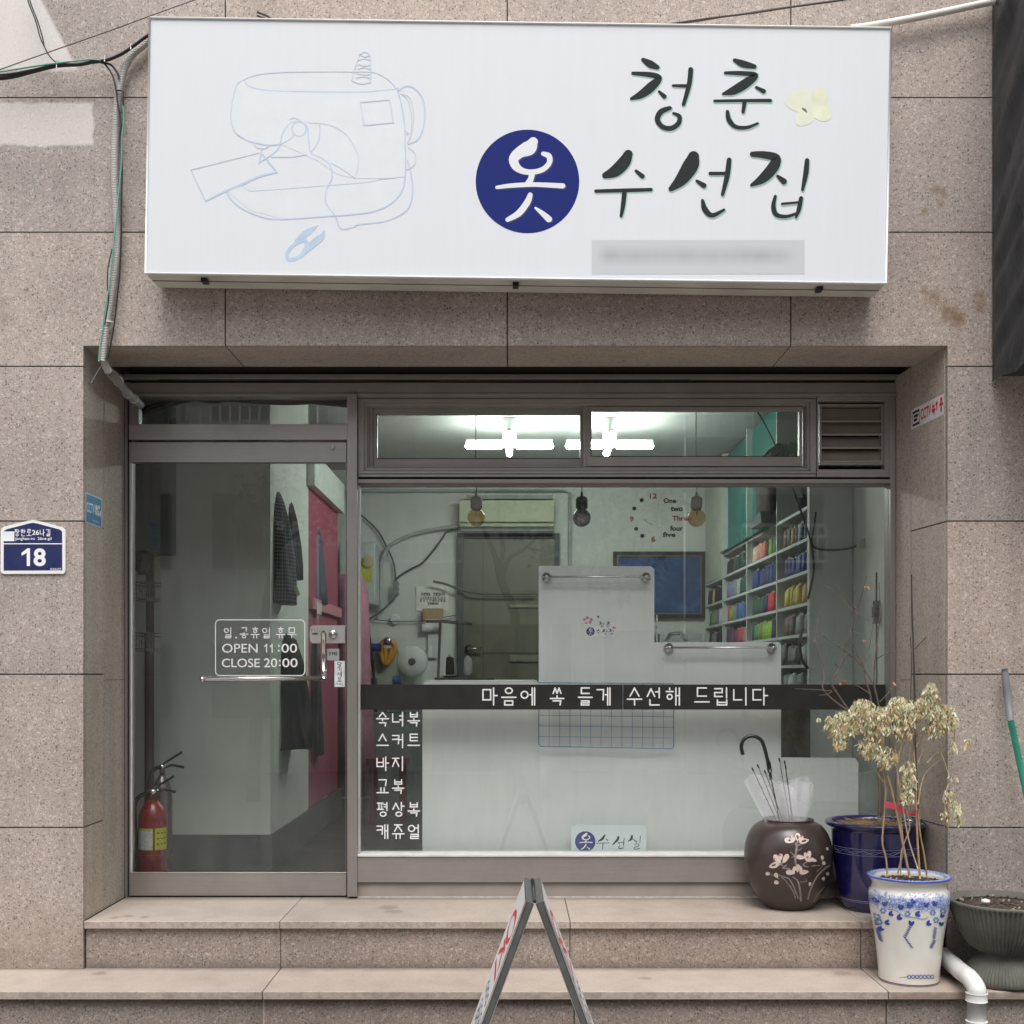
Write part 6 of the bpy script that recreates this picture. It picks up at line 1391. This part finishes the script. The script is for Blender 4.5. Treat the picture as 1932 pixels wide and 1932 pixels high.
m = MB(); m.lathe([(.0, .372), (.1, .375), (.175, .37)][::-1], bc, 40); random.seed(2)
for i in range(260):
    a = random.uniform(0, 2 * pi); r = sqrt(random.random()) * .16; q = random.uniform(0, pi); l_ = random.uniform(.01, .035); c = Vector((bc[0] + r * cos(a), bc[1] + r * sin(a), bc[2] + .378 + random.uniform(0, .012))); d_ = Vector((cos(q), sin(q), random.uniform(-.2, .3))) * l_ / 2; m.tube([c - d_, c + d_], .0014, 4)
m.build("mulch", mm, bpp)
TW = M("twig_grey", (.13, .105, .085), .8, var=.3, scale=30); TWL = M("twig_pale", (.27, .23, .18), .8, var=.2, scale=30)
shb = thing("bare_shrub", "leafless shrub with thin twigs growing from the dark blue pot", "shrub", (bc[0] - .02, bc[1], .97))
D = 5.25
m = MB()
def twig(m, cv, pts, r0, r1, D0=D, D1=None):
    D1 = D1 or D0; n = len(pts); P3 = [px(*cv(x, y), D0 + (D1 - D0) * i / (n - 1)) for i, (x, y) in enumerate(pts)]; sm_ = smooth(P3, 4); k_ = len(sm_)
    m.tube(sm_, [r0 + (r1 - r0) * i / (k_ - 1) for i in range(k_)], 6)
twig(m, cF, [(1055, 1235), (1062, 1100), (1055, 950), (1045, 800)], .0085, .007); twig(m, cF, [(1045, 800), (1020, 620), (1000, 480), (975, 400), (960, 310), (900, 170), (880, 110)], .006, .002, 5.25, 5.3); twig(m, cF, [(1048, 760), (1060, 600), (1025, 420), (1030, 300), (1045, 150), (1060, 0), (1055, -190)], .005, .0016, 5.25, 5.2)
twig(m, cF, [(1040, 780), (950, 660), (880, 590), (810, 490), (770, 410), (830, 300), (845, 190), (890, 110), (950, 125)], .006, .0012, 5.25, 5.15); twig(m, cF, [(880, 590), (780, 520), (715, 450), (720, 380), (700, 240), (665, 170), (600, 160)], .005, .0012, 5.22, 5.3)
m.build("stem", TW, shb); m = MB()
for pts in ([(1020, 420), (940, 300), (870, 240), (800, 190), (730, 140), (685, 110)], [(965, 310), (990, 230), (1010, 120), (1020, 20), (1025, -60)], [(845, 180), (800, 190), (720, 130)], [(720, 460), (640, 455), (545, 450)], [(720, 462), (770, 465), (740, 485), (690, 490)],
            [(665, 165), (680, 90), (695, 30), (700, -40)], [(830, 300), (870, 240), (900, 180)], [(1000, 480), (920, 430), (890, 425)], [(1060, 530), (1110, 480), (1160, 430), (1230, 400)], [(905, 20), (860, -60), (800, -130), (700, -200)], [(880, 110), (910, 20), (905, -30), (910, -140)], [(905, -30), (940, 10), (1000, 40)],
            [(905, -40), (880, -60), (700, -260)], [(925, -30), (950, -120), (980, -230)], [(1040, 270), (1110, 235), (1160, 228), (1220, 228)], [(1270, 210), (1330, 150), (1390, 90)], [(630, 330), (655, 332), (690, 350)], [(790, 300), (815, 325)]):
    twig(m, cF, pts, .0026, .0009, 5.24, 5.2 + random.uniform(-.08, .1))
m.build("twigs", TW, shb); m = MB()
for x, y, r in ((830, 415, .016), (845, 400, .012), (1145, 410, .011), (965, 155, .008), (975, -170, .014)):
    P = px(*cF(x, y), 5.2)
    leaf(m, P, (cos(x), -.3, sin(x * 3) * .6 - .3), r * 2.0, r * .55, (0, 1, .4), droop=.6); leaf(m, P, (cos(x + 2), -.2, -.6), r * 1.3, r * .4, (.3, 1, .2), droop=.7)
m.build("withered_leaves", M("leaf_orange", (.42, .20, .08), .7), shb)
m = MB(); twig(m, cF, [(1272, 700), (1268, 400), (1262, 200), (1256, 0), (1250, -240)], .005, .003, 5.24, 5.3); twig(m, cF, [(1245, 520), (1252, 300), (1245, 140)], .0022, .0015, 5.26, 5.28); twig(m, cF, [(1290, 1250), (1275, 900), (1270, 680)], .006, .006, 5.22, 5.24)
tag(m.build("plant_stake", M("stake_dark", (.06, .05, .045), .6)), "tall thin dark stake rising behind the dried plant by the jamb", "stake")

# blue and white pot with the dried plant
mm, n_, b_ = newmat("blue_white_glaze"); pos = objco(n_); sx = node(n_, "ShaderNodeSeparateXYZ"); lk(n_, pos, sx.inputs[0])
z = sx.outputs[2]
vo = node(n_, "ShaderNodeTexVoronoi", feature='DISTANCE_TO_EDGE'); lk(n_, pos, vo.inputs['Vector']); vo.inputs['Scale'].default_value = 95
net = ramp(n_, vo.outputs['Distance'], [(.0, 1), (.10, .8), (.2, .1)])
n1 = noise(n_, pos, 45, 4, .6); dens_ = math_(n_, 'MULTIPLY', math_(n_, 'ADD', net, math_(n_, 'MULTIPLY', n1, .9)), .62)
hm = .4315 / 2   # local origin sits at the middle of the pot
def band(z0, z1, soft=.008, wob=.012):
    zz = math_(n_, 'ADD', z, math_(n_, 'MULTIPLY', math_(n_, 'SUBTRACT', noise(n_, pos, 22, 3), .5), wob * 2)); return math_(n_, 'MULTIPLY', math_(n_, 'MULTIPLY', math_(n_, 'SUBTRACT', zz, z0 - hm), 1 / soft, True), math_(n_, 'MULTIPLY', math_(n_, 'SUBTRACT', z1 - hm, zz), 1 / soft, True))
msk = math_(n_, 'MULTIPLY', band(.300, .376, .02, .03), dens_, True); rim = math_(n_, 'MULTIPLY', band(.422, .45, .004, .0), math_(n_, 'MULTIPLY', dens_, 1.1), True)
foot = band(.004, .010, .002, 0)
base = ramp(n_, noise(n_, pos, 6, 4), [(.3, (.66, .64, .58)), (.7, (.73, .72, .67))])
c = mixc(n_, math_(n_, 'MAXIMUM', msk, rim), base, (.10, .18, .50)); c = mixc(n_, foot, c, (.03, .05, .22))
lk(n_, c, b_.inputs['Base Color']); b_.inputs['Roughness'].default_value = .2; b_.inputs['Coat Weight'].default_value = .3; BWG = mm
wc = (PX(1714.6, 4.825), -.175, .3965); s = 4.825 / 2224
wpf = [(q * s, h_) for q, h_ in ((52, 0), (54.5, .004), (55, .012), (56, .05), (58, .10), (61, .16), (65.5, .225), (70.5, .285), (73.5, .33), (74, .35), (72.5, .366), (69, .376), (67, .385), (67, .40), (70, .412), (74, .420), (75, .426), (74, .431), (70, .431), (63, .425), (61, .41), (60, .38))]
wp = thing("porcelain_pot", "white porcelain pot with blue floral pattern standing on the lower step", "flowerpot", wc)
m = MB(); m.lathe(wpf, wc, 72); o = m.build("pot_body", BWG, wp)
fw = onlathe(wc, wpf[:14])
PB = M("cobalt_paint", (.03, .06, .30), .35, var=.3, scale=80); PB2 = M("cobalt_pale", (.14, .22, .52), .35, var=.3, scale=80)
m = MB(); ink = Ink(m, fw)
random.seed(9)
def heart(x, y, r, ang):
    for d_ in (-.45, .45):
        a = radians(ang); ox, oy = d_ * r * cos(a), d_ * r * sin(a); pts = []
        for i in range(12): t = 2 * pi * i / 12; X_ = r * .62 * cos(t); Y_ = r * 1.15 * sin(t); pts.append(cG(x + ox + X_ * cos(a + d_) - Y_ * sin(a + d_), y + oy + X_ * sin(a + d_) + Y_ * cos(a + d_)))
        ink.poly(pts)
for x, y, r, a in ((1105, 790, 14, 0), (1060, 775, 12, 40), (1200, 808, 16, 10), (1252, 800, 16, 30), (1352, 795, 15, 0), (1402, 788, 14, 20), (1030, 800, 10, 60), (1140, 848, 13, 70), (1190, 870, 15, 60), (1300, 850, 15, 80), (1118, 900, 14, 80), (1060, 915, 13, 30), (1262, 905, 15, 10), (1365, 905, 14, 60), (1440, 908, 12, 10), (1085, 940, 12, 40), (1270, 775, 13, 50), (1445, 860, 11, 30), (1032, 870, 8, 10)): heart(x, y, r, a)
for (x0, y0, x1, y1) in ((1075, 950, 1090, 1020), (1252, 925, 1222, 985), (1222, 985, 1272, 1055), (1405, 930, 1395, 1000), (1400, 1005, 1372, 1055)):
    n = 6
    for i in range(n):
        t = i / n; x, y = x0 + (x1 - x0) * t, y0 + (y1 - y0) * t; ink.stroke([(*cG(x - 8, y - 6), 2 * kG), (*cG(x + 2, y + 4), 6 * kG), (*cG(x + 12, y + 2), 2 * kG)])
for x in range(0, 7): ink.stroke([(*cG(1250 + x * 23 + 10 * cos(t * pi / 4), 1222 + 11 * sin(t * pi / 4)), 4 * kG) for t in range(8)], None, False, True)
ink.stroke([(*cG(1190, 1228), 2 * kG), (*cG(1245, 1222), 3 * kG)]); 
m.build("cobalt_leaves", PB, wp); m = MB(); ink = Ink(m, fw, k0=2)
for x, y in ((1065, 870), (1095, 830), (1240, 848), (1410, 885), (1390, 840), (1320, 795), (1075, 900), (1452, 830)):
    for q in range(6): a = q * pi / 3; ink.disc(*cG(x + 13 * cos(a), y + 13 * sin(a)), 6.5 * kG, 8)
for pts in ([(1120, 820), (1170, 830), (1220, 860), (1280, 870), (1330, 880), (1360, 870)], [(1080, 1180), (1085, 1210), (1075, 1230)]): ink.stroke([(*cG(*p), 4 * kG) for p in pts])
for i in range(150):
    x = random.uniform(1030, 1465); y = random.uniform(725, 810); ink.stroke([(*cG(x, y), 3 * kG), (*cG(x + random.uniform(-9, 9), y + random.uniform(-7, 7)), 4 * kG)])
m.build("pale_flowers", PB2, wp)
m = MB(); pts = [(wc[0] + .1625 * cos(2 * pi * i / 60), wc[1] + .1625 * sin(2 * pi * i / 60), wc[2] + .4265) for i in range(60)]; m.tube(pts, .0042, 8, closed=True); m.build("rim_line", M("rim_blue", (.05, .09, .40), .3), wp)
SOIL = M("potting_soil", (.055, .04, .03), .95, var=.5, scale=40, bump=1, bscale=80)
m = MB(); m.lathe([(.135, .405), (.08, .408), (.0, .406)], wc, 36); random.seed(8)
for i in range(90): a = random.uniform(0, 2 * pi); r = sqrt(random.random()) * .12; m.ball((wc[0] + r * cos(a), wc[1] + r * sin(a), wc[2] + .408), random.uniform(.003, .007), 6, 1 if i % 4 == 0 else 0)
m.build("soil", [SOIL, M("soil_chip", (.30, .24, .18), .9)], wp)
dp = thing("dried_plant", "withered straw-coloured plant with drooping leaves tied with pink ribbon", "plant", (wc[0], wc[1], wc[2] + .41))
CANE = M("dry_cane", (.40, .27, .15), .6, var=.2, scale=25); CANEP = M("dry_stem_pale", (.46, .38, .24), .7, var=.2, scale=25)
DP = 4.82
for pts, r in (([(1105, 1585), (1098, 1480), (1075, 1380), (1085, 1230), (1095, 1050), (1070, 1000), (1040, 950)], .0042), ([(1242, 1592), (1210, 1440), (1160, 1190), (1130, 1060), (1100, 960)], .0052), ([(1303, 1598), (1292, 1440), (1282, 1240), (1276, 1000), (1262, 800)], .0050), ([(1345, 1590), (1325, 1440), (1305, 1340), (1290, 1180)], .0046), ([(1165, 1575), (1190, 1480), (1200, 1380), (1180, 1180), (1160, 900), (1150, 700)], .0036), ([(1185, 1578), (1192, 1430), (1240, 1290), (1215, 1170)], .0032), ([(1290, 1540), (1250, 1420), (1225, 1320), (1190, 1100), (1165, 900), (1230, 700), (1330, 560), (1420, 500)], .0030)):
    m = MB(); twig(m, cF, pts, r, r * .8, DP + random.uniform(-.04, .04), DP - .02); m.build("cane", CANE if r > .004 else CANEP, dp)
m = MB()
for pts in ([(1165, 880), (1100, 700), (1000, 620), (880, 600), (790, 590)], [(1165, 880), (1150, 700), (1140, 560), (1160, 500)], [(1240, 860), (1260, 640), (1300, 520), (1360, 420)], [(1280, 800), (1380, 640), (1470, 560), (1530, 600)], [(1095, 1050), (1060, 850), (980, 780), (900, 800)],
            [(1150, 960), (1215, 760), (1250, 640)], [(1290, 900), (1345, 760), (1380, 680)], [(1420, 820), (1460, 920), (1485, 1020), (1520, 1120), (1545, 1230)], [(1480, 1010), (1450, 1120), (1470, 1240)], [(1345, 900), (1400, 840), (1430, 830)], [(1255, 920), (1240, 1000), (1235, 1080)], [(1520, 600), (1510, 750), (1505, 840)], [(1290, 1150), (1330, 970), (1440, 870)]):
    twig(m, cF, pts, .0026, .0013, DP, DP + random.uniform(-.1, .08))
m.build("side_stems", CANEP, dp)
L1 = M("dry_leaf_straw", (.66, .58, .38), .75, var=.2, scale=60); L2 = M("dry_leaf_green", (.42, .44, .25), .75, var=.25, scale=60); L3 = M("dry_leaf_tan", (.50, .35, .17), .75, var=.2, scale=60); L4 = M("dry_leaf_dark", (.10, .12, .05), .75, var=.3, scale=60)
L5 = M("dry_leaf_pale", (.76, .73, .58), .75, var=.1, scale=60)
m = MB(); random.seed(21)
CL = [(850, 660, 80, 70, 260), (820, 760, 45, 50, 60), (960, 610, 80, 90, 300), (1010, 790, 70, 70, 190), (1060, 640, 90, 80, 300), (1100, 860, 60, 60, 120), (1170, 560, 60, 60, 190), (1190, 680, 70, 70, 170), (1250, 590, 60, 70, 190), (1340, 560, 70, 60, 260), (1370, 460, 35, 45, 130), (1440, 600, 70, 55, 220), (1390, 690, 55, 45, 120), (1480, 640, 45, 45, 90), (940, 540, 40, 30, 60),
      (1235, 1010, 40, 60, 150), (1225, 1100, 35, 40, 90), (1235, 930, 40, 40, 70), (1500, 790, 14, 40, 22), (1470, 1100, 28, 40, 40), (1520, 1170, 28, 50, 55), (1460, 1210, 25, 30, 30), (1590, 760, 16, 25, 6), (750, 640, 18, 30, 24), (690, 630, 8, 8, 4), (730, 680, 8, 12, 5), (1540, 1240, 16, 24, 16), (1530, 990, 10, 14, 4), (1485, 960, 10, 30, 8)]
for cx_, cy__, rx, ry, n in CL:
    for i in range(int(n * 2.6)):
        a = random.uniform(0, 2 * pi); r = 1.12 * random.random() ** .62; x = cx_ + rx * r * cos(a); y = cy__ + ry * r * sin(a); dd = random.uniform(-.11, .11) * (1 if n > 50 else .3)
        P = px(*cF(x, y), DP + dd); a2 = random.uniform(0, 2 * pi); dn = (cos(a2) * .45, sin(a2) * .45, -1 + random.uniform(-.2, .55))
        q = random.random(); mi = 0 if q < .40 else 1 if q < .63 else 4 if q < .86 else 2 if q < .95 else 3
        if mi == 2 and q < .89: sz = random.uniform(.035, .05)
        else: sz = random.uniform(.009, .025)
        leaf(m, P, dn, sz, sz * random.uniform(.12, .30), (cos(a2 + 1.3), sin(a2 + 1.3), .2), mi, droop=random.uniform(-.15, .45))
m.build("withered_leaves", [L1, L2, L3, L4, L5], dp)
RIB = M("pink_ribbon", (.62, .08, .14), .45); m = MB()
for pts, w_ in (([(1088, 1140), (1130, 1150), (1190, 1175), (1225, 1205)], .008), ([(1088, 1162), (1140, 1170), (1200, 1200), (1262, 1198), (1303, 1185)], .006), ([(1262, 1120), (1268, 1150), (1280, 1185), (1303, 1212), (1232, 1208)], .005), ([(1175, 1130), (1215, 1135), (1190, 1160)], .005)):
    P3 = smooth([px(*cF(*p), DP - .03 + .01 * i) for i, p in enumerate(pts)], 5); m.add([(x, y, z_ + w_) for x, y, z_ in P3] + [(x, y + .002, z_ - w_) for x, y, z_ in P3], [(i, i + 1, len(P3) + i + 1, len(P3) + i) for i in range(len(P3) - 1)], 0, True)
m.build("ribbon", RIB, dp)

# ribbed stone bowl planter at the right edge
GB = M("weathered_bowl", (.105, .105, .088), .8, var=.3, scale=9, bump=.3, bscale=60)
gc = (PX(1893, 4.79), -.21, .3965)
bw = thing("bowl_planter", "grey-green ribbed pedestal bowl filled with soil at the right end of the lower step", "planter", gc)
bpf = [(.150, 0), (.158, .012), (.156, .03), (.145, .055), (.12, .085), (.085, .11), (.074, .120), (.100, .130), (.134, .152), (.166, .20), (.188, .25), (.202, .295), (.209, .318), (.214, .322), (.216, .330), (.212, .335), (.200, .333), (.195, .315), (.18, .30)]
def rib(q, j): return 1 + (.022 * cos(70 * q) if (6 <= j <= 12 or 1 <= j <= 4) else 0)
m = MB(); m.lathe(bpf, gc, 444, 0, rib); m.build("bowl", GB, bw)
m = MB(); m.lathe([(.190, .312), (.1, .318), (0, .315)], gc, 40)
for i in range(160): a = random.uniform(0, 2 * pi); r = sqrt(random.random()) * .17; m.ball((gc[0] + r * cos(a), gc[1] + r * sin(a), gc[2] + .318), random.uniform(.003, .009), 6, random.choice((0, 0, 0, 1)))
m.build("soil", [SOIL, MATS["soil_chip"]], bw)
m = MB(); P = (PX(1852, 4.79), -.25, gc[2] + .335)
for i in range(8): a = i * pi / 4; m.ball((P[0] + .010 * cos(a), P[1] + .01 * sin(a), P[2]), .0085, 8)
m.ball(P, .014, 12, sc=(1, 1, .8)); tag(m.build("white_shell", M("shell_white", (.66, .64, .60), .6)), "small white shell-like lump on the bowl planter's soil", "shell")
m = MB(); m.prism([(gc[0] + .12, gc[1] - .14, gc[2] + .10), (gc[0] + .20, gc[1] - .16, gc[2] + .13), (gc[0] + .24, gc[1] - .1, gc[2] + .04), (gc[0] + .17, gc[1] - .14, gc[2] + .02)], (0, .06, 0)); tag(m.build("plastic_scrap", M("navy_plastic", (.01, .014, .03), .3)), "dark navy plastic piece tucked beside the bowl planter's foot", "plastic piece")
m = MB(); m.lathe([(.165, 0), (.17, .004), (.16, .009)], (gc[0], gc[1], .3962), 30, rfun=lambda q, j: 1 + .03 * sin(9 * q))

# white drain pipe
pp = thing("drain_pipe", "white plastic drain pipe bending from under the wall down over the lower step", "pipe", (PX(1842, 4.56), -.44, GZ))
PVC = M("white_pvc", (.68, .68, .66), .35, var=.1, scale=8, coat=.1); D = 4.56
m = MB(); r = .0352
pathp = [px(1779, 1803, 4.985), px(1790, 1813, 4.93), px(1812, 1832, 4.74), px(1830, 1846, 4.61), px(1839, 1855, 4.572), px(1842.5, 1866, 4.56), px(1842.5, 1876, 4.56)]
pathp = smooth([pathp[0], pathp[2], pathp[3], pathp[5], pathp[6]], 8); m.tube(pathp, r, 22); m.build("bend", PVC, pp)
m = MB(); a = px(1842.5, 1873, D); b = px(1842.5, 1888, D); m.tube([a, b], r * 1.13, 24); a2 = px(1842.5, 1926, D); m.tube([a2, (a2[0], a2[1], a2[2] - .03)], r * 1.13, 24); m.build("collar", PVC, pp, bevel=.002)
m = MB(); m.tube([(a[0], a[1], b[2] + .01), (a[0], a[1], GZ)], r, 24); m.build("downpipe", PVC, pp)
# green broom handle
br_ = thing("broom", "green broomstick with a grey grip leaning on the right pillar", "broom", px(1950, 1900, 4.7))
A0 = Vector(px(1895, 1262, 4.955)); A1 = Vector(px(1906, 1356, 4.935)); A2 = Vector(px(1906, 1356, 4.935)); dirv = (Vector(px(1930.5, 1470, 4.90)) - A1)
m = MB(); m.tube([A1, A1 + dirv * 3.2, A1 + dirv * 4.6], .0135, 14); m.build("stick", M("green_plastic", (.07, .56, .38), .35), br_)
m = MB(); m.tube([A0, A0 + (A1 - A0) * .08, A0 + (A1 - A0) * .5, A1 + dirv * .03], [.011, .0145, .017, .0165], 14); m.build("grip", M("grip_grey", (.17, .18, .19), .5), br_)
E = A1 + dirv * 4.6; m = MB(); m.hexa([(E.x - .12, E.y - .03, GZ + .2), (E.x + .15, E.y - .03, GZ + .2), (E.x + .15, E.y + .03, GZ + .2), (E.x - .12, E.y + .03, GZ + .2), (E.x - .05, E.y - .02, E.z + .02), (E.x + .06, E.y - .02, E.z + .02), (E.x + .06, E.y + .02, E.z + .02), (E.x - .05, E.y + .02, E.z + .02)]); m.build("broom_head", MATS["green_plastic"], br_)

# sandwich board
sb = thing("sandwich_board", "white folding sandwich board with red lettering seen edge-on before the steps", "sign board", (.07, -1.1, GZ))
WB = M("board_white", (.70, .70, .70), .4, var=.05, scale=8); EDG = M("board_edge_alu", (.12, .125, .125), .4, .5, var=.2, scale=20)
YN_, YF_ = 3.70 - 5, 4.13 - 5; ax = PX(1009, 3.70); az = PZ(1704, 3.70)
slope = .368
FRT = {}
for sgn, nm in ((-1, "left"), (1, "right")):
    th = .023; top = Vector((ax + sgn * .004, 0, az)); H_ = az - GZ - .005; bot = Vector((ax + sgn * (.004 + slope * H_), 0, GZ + .005)); dv = (bot - top).normalized(); nrm = Vector((sgn * -dv.z, 0, abs(dv.x))); nrm = Vector((dv.z * -sgn, 0, dv.x * sgn)).normalized()
    if nrm.x * sgn < 0: nrm = -nrm
    def Q(t, o, y): p = top + (bot - top) * t + nrm * o; return (p.x, y, p.z)
    m = MB(); m.hexa([Q(1, 0, YN_), Q(1, th, YN_), Q(1, th, YF_), Q(1, 0, YF_), Q(0, 0, YN_), Q(0, th, YN_), Q(0, th, YF_), Q(0, 0, YF_)]); o = m.build("panel", EDG, sb, bevel=.002)
    m = MB(); m.add([Q(.012, th + .001, YN_ + .006), Q(.99, th + .001, YN_ + .006), Q(.99, th + .001, YF_ - .006), Q(.012, th + .001, YF_ - .006)], [(0, 1, 2, 3)]); m.build("face_sheet", WB, o)
    m = MB(); m.tube([Q(0.002, th + .001, YN_ - .001), Q(1, th + .001, YN_ - .001)], .0034, 6); m.build("edge_trim", CHROME, o); m = MB(); m.tube([Q(0.002, -.001, YN_ - .001), Q(1, -.001, YN_ - .001)], .0016, 6); m.build("edge_trim", CHROME, o)
    FRT[nm] = (Q, th, o)
    Q0 = Q
    def fq(s_, t_, o_, Q=Q, th=th): return Q(t_, th + .0014 + o_, YN_ + (YF_ - YN_) * s_)
    m = MB(); ink = Ink(m, fq)
    # big red syllables and dark blue script running across the sheet
    ink.stroke([(.2 + .6 * (.5 + .5 * cos(t * pi / 8)), .175 + .055 * sin(t * pi / 8)) for t in range(16)], .028, False, True); ink.stroke([(.3, .26), (.7, .26)], .022, False); ink.stroke([(.5, .25), (.45, .29), (.25, .33)], .03); ink.stroke([(.52, .28), (.8, .33)], .026); ink.stroke([(.2, .37), (.8, .37)], .02, False)
    m.build("red_lettering", M("board_red", (.55, .03, .05), .5), o)
    m = MB(); ink = Ink(m, fq, k0=3)
    for t0, hh in ((.45, .012), (.53, .009), (.58, .012), (.66, .008), (.73, .012)):
        for x in (.2, .4, .6): ink.stroke([(x, t0 + .03), (x + .08, t0), (x + .16, t0 + .02)], hh); ink.stroke([(x + .02, t0 + .04), (x + .15, t0 + .035)], hh * .8, False)
    m.build("blue_lettering", M("board_navy", (.05, .06, .16), .5), o)
m = MB(); m.tube([(ax, YN_ + .01, az + .002), (ax, YF_ - .01, az + .002)], .005, 8); m.build("hinge", BLACKP, sb)

# =====================================================  THE STREET OPPOSITE (seen mirrored in the glass)
def mir(u, v, D):   # a point whose mirror image in the window appears at picture pixel u, v
    X, Y, Z = px(u, v, D); return (X, 2 * .575 - Y, Z)
ob = thing("opposite_building", "pale apartment building across the street mirrored in the shop glass", "building", (0, -11, GZ))
OW = M("render_pale", (.50, .49, .47), .8, var=.12, scale=1.5)
DV = 17.1; yy = 2 * .575 - (DV - 5)
m = MB(); m.box(-16, -2.9, yy - .5, yy - .3, GZ, 7.2); m.box(2.6, 16, yy - .5, yy - .3, GZ, 7.6); m.box(-2.9, 2.6, yy - .9, yy - .7, GZ, 7.0); m.build("wall", OW, ob)
WD = M("opposite_window", (.03, .035, .04), .15)
for x0_, x1_ in ((-9, -7.6), (-6.4, -5.0), (-4.4, -3.4), (3.4, 4.6), (5.4, 6.8), (8, 9.5)):
    for z0_ in (1.0, 3.2, 5.4): m = MB(); m.box(x0_, x1_, yy - .31, yy - .28, z0_, z0_ + 1.1); m.build("window", WD, ob)
m = MB(); m.box(-1.2, .9, yy - .71, yy - .68, GZ, 2.4); m.box(-2.6, -1.6, yy - .71, yy - .68, 1, 2.2); m.box(1.4, 2.3, yy - .71, yy - .68, 1, 2.3); m.build("shopfront", M("opposite_brown", (.07, .055, .045), .5), ob)
RW = M("rail_white", (.86, .86, .85), .5)
def railing(u0, u1, v0, v1, D, lab, vs_=None):
    a = mir(u0, v0, D); b = mir(u1, v1, D); x0_, x1_ = sorted((a[0], b[0])); z0_, z1_ = sorted((a[2], b[2])); y = a[1]; n = int((x1_ - x0_) / .13)
    t = thing("balcony_railing", lab, "railing", ((x0_ + x1_) / 2, y, z0_), "white railings across the street")
    m = MB(); m.box(x0_, x1_, y - .02, y + .02, z1_ - .05, z1_); m.box(x0_, x1_, y - .02, y + .02, z1_ - .36 * (z1_ - z0_), z1_ - .36 * (z1_ - z0_) + .035); m.box(x0_, x1_, y - .02, y + .02, z0_, z0_ + .04); m.build("rails", RW, t)
    m = MB()
    for i in range(n + 1): x = x0_ + (x1_ - x0_) * i / n; m.box(x - .011, x + .011, y - .011, y + .011, z0_ + .041, z1_ - .051)
    m.build("bars", RW, t)
railing(735, 872, 1003, 1062, 16.6, "left white balcony railing mirrored beside the drain hose"); railing(1400, 1560, 988, 1062, 16.6, "right white balcony railing mirrored over the thread shelf"); railing(500, 640, 985, 1030, 16.6, "white balcony railing mirrored in the door glass")
railing(1290, 1420, 760, 826, 16.4, "upper white balcony railing mirrored in the transom window"); railing(360, 640, 745, 806, 16.4, "upper white balcony railing mirrored above the door")
# street trees and a pole behind the viewer
BK_ = M("bark_dark", (.045, .038, .03), .9, var=.3, scale=12, bump=.6, bscale=30)
def stree(lab, limbs, D, seed, blobs):
    t = thing("street_tree", lab, "tree", (mir(limbs[0][0][0][0], 1900, D)[0], mir(0, 0, D)[1], GZ), "street trees opposite the shop")
    m = MB()
    for pts, r0, r1 in limbs:
        P3 = smooth([mir(u, v, D) for u, v in pts], 5); k_ = len(P3); m.tube(P3, [r0 + (r1 - r0) * i / (k_ - 1) for i in range(k_)], 9)
    m.build("trunk", BK_, t); m = MB(); random.seed(seed)
    for (u, v, r, n) in blobs:
        c = mir(u, v, D)
        for i in range(n):
            a, b_, q = random.uniform(0, 2 * pi), random.uniform(-1, 1), random.random() ** .5; d_ = Vector((cos(a) * sqrt(1 - b_ * b_), sin(a) * sqrt(1 - b_ * b_), b_)) * r * q; leaf(m, Vector(c) + d_, (random.uniform(-1, 1), random.uniform(-1, 1), random.uniform(-1, .3)), random.uniform(.07, .12), .03, (random.uniform(-1, 1), 1, .2))
    m.build("crown", M("street_leaves", (.10, .12, .06), .7, var=.4, scale=5), t)
z_ = lambda D: None
stree("street tree whose forked trunk is mirrored over the inner door", [([(985, 2050), (980, 1500), (964, 1240), (965, 1210), (972, 1168), (960, 1130), (946, 1098), (940, 1066)], .075, .040), ([(941, 1072), (930, 1040), (914, 1000), (905, 960)], .034, .02), ([(942, 1072), (949, 1039), (944, 1000), (940, 950), (946, 890)], .032, .012), ([(948, 1095), (958, 1057), (993, 1033), (1034, 989), (1070, 940)], .030, .01), ([(993, 1033), (1040, 1040), (1090, 1020)], .016, .007)], 13.2, 4, [(1060, 1010, .55, 260), (1130, 980, .6, 260), (980, 930, .5, 200), (1180, 1060, .5, 200), (1230, 960, .4, 140)])
stree("street tree whose thin limbs are mirrored in the door glass", [([(475, 2050), (480, 1500), (490, 1300), (505, 1150), (520, 1050), (515, 980), (500, 900)], .09, .03), ([(515, 1060), (560, 960), (580, 900)], .04, .02), ([(520, 1040), (575, 1000), (620, 990)], .03, .01)], 13.6, 6, [(520, 930, .5, 200), (600, 960, .45, 160), (470, 1000, .35, 100)])
up = thing("utility_pole", "grey concrete utility pole mirrored as a pale upright strip in the window", "pole", (mir(1030, 0, 13.9)[0], mir(0, 0, 13.9)[1], GZ))
a = mir(1030, 0, 13.9); m = MB(); m.tube([(a[0], a[1], GZ), (a[0], a[1], 9)], [.075, .055], 16); m.build("pole_shaft", M("concrete_pole", (.36, .35, .36), .8), up)
m = MB(); b = mir(1026, 978, 13.8); m.ball(b, .06, 12); m.tube([mir(970, 990, 13.8), b], .03, 8); m.build("street_camera", M("camera_body", (.06, .05, .05), .5), up)
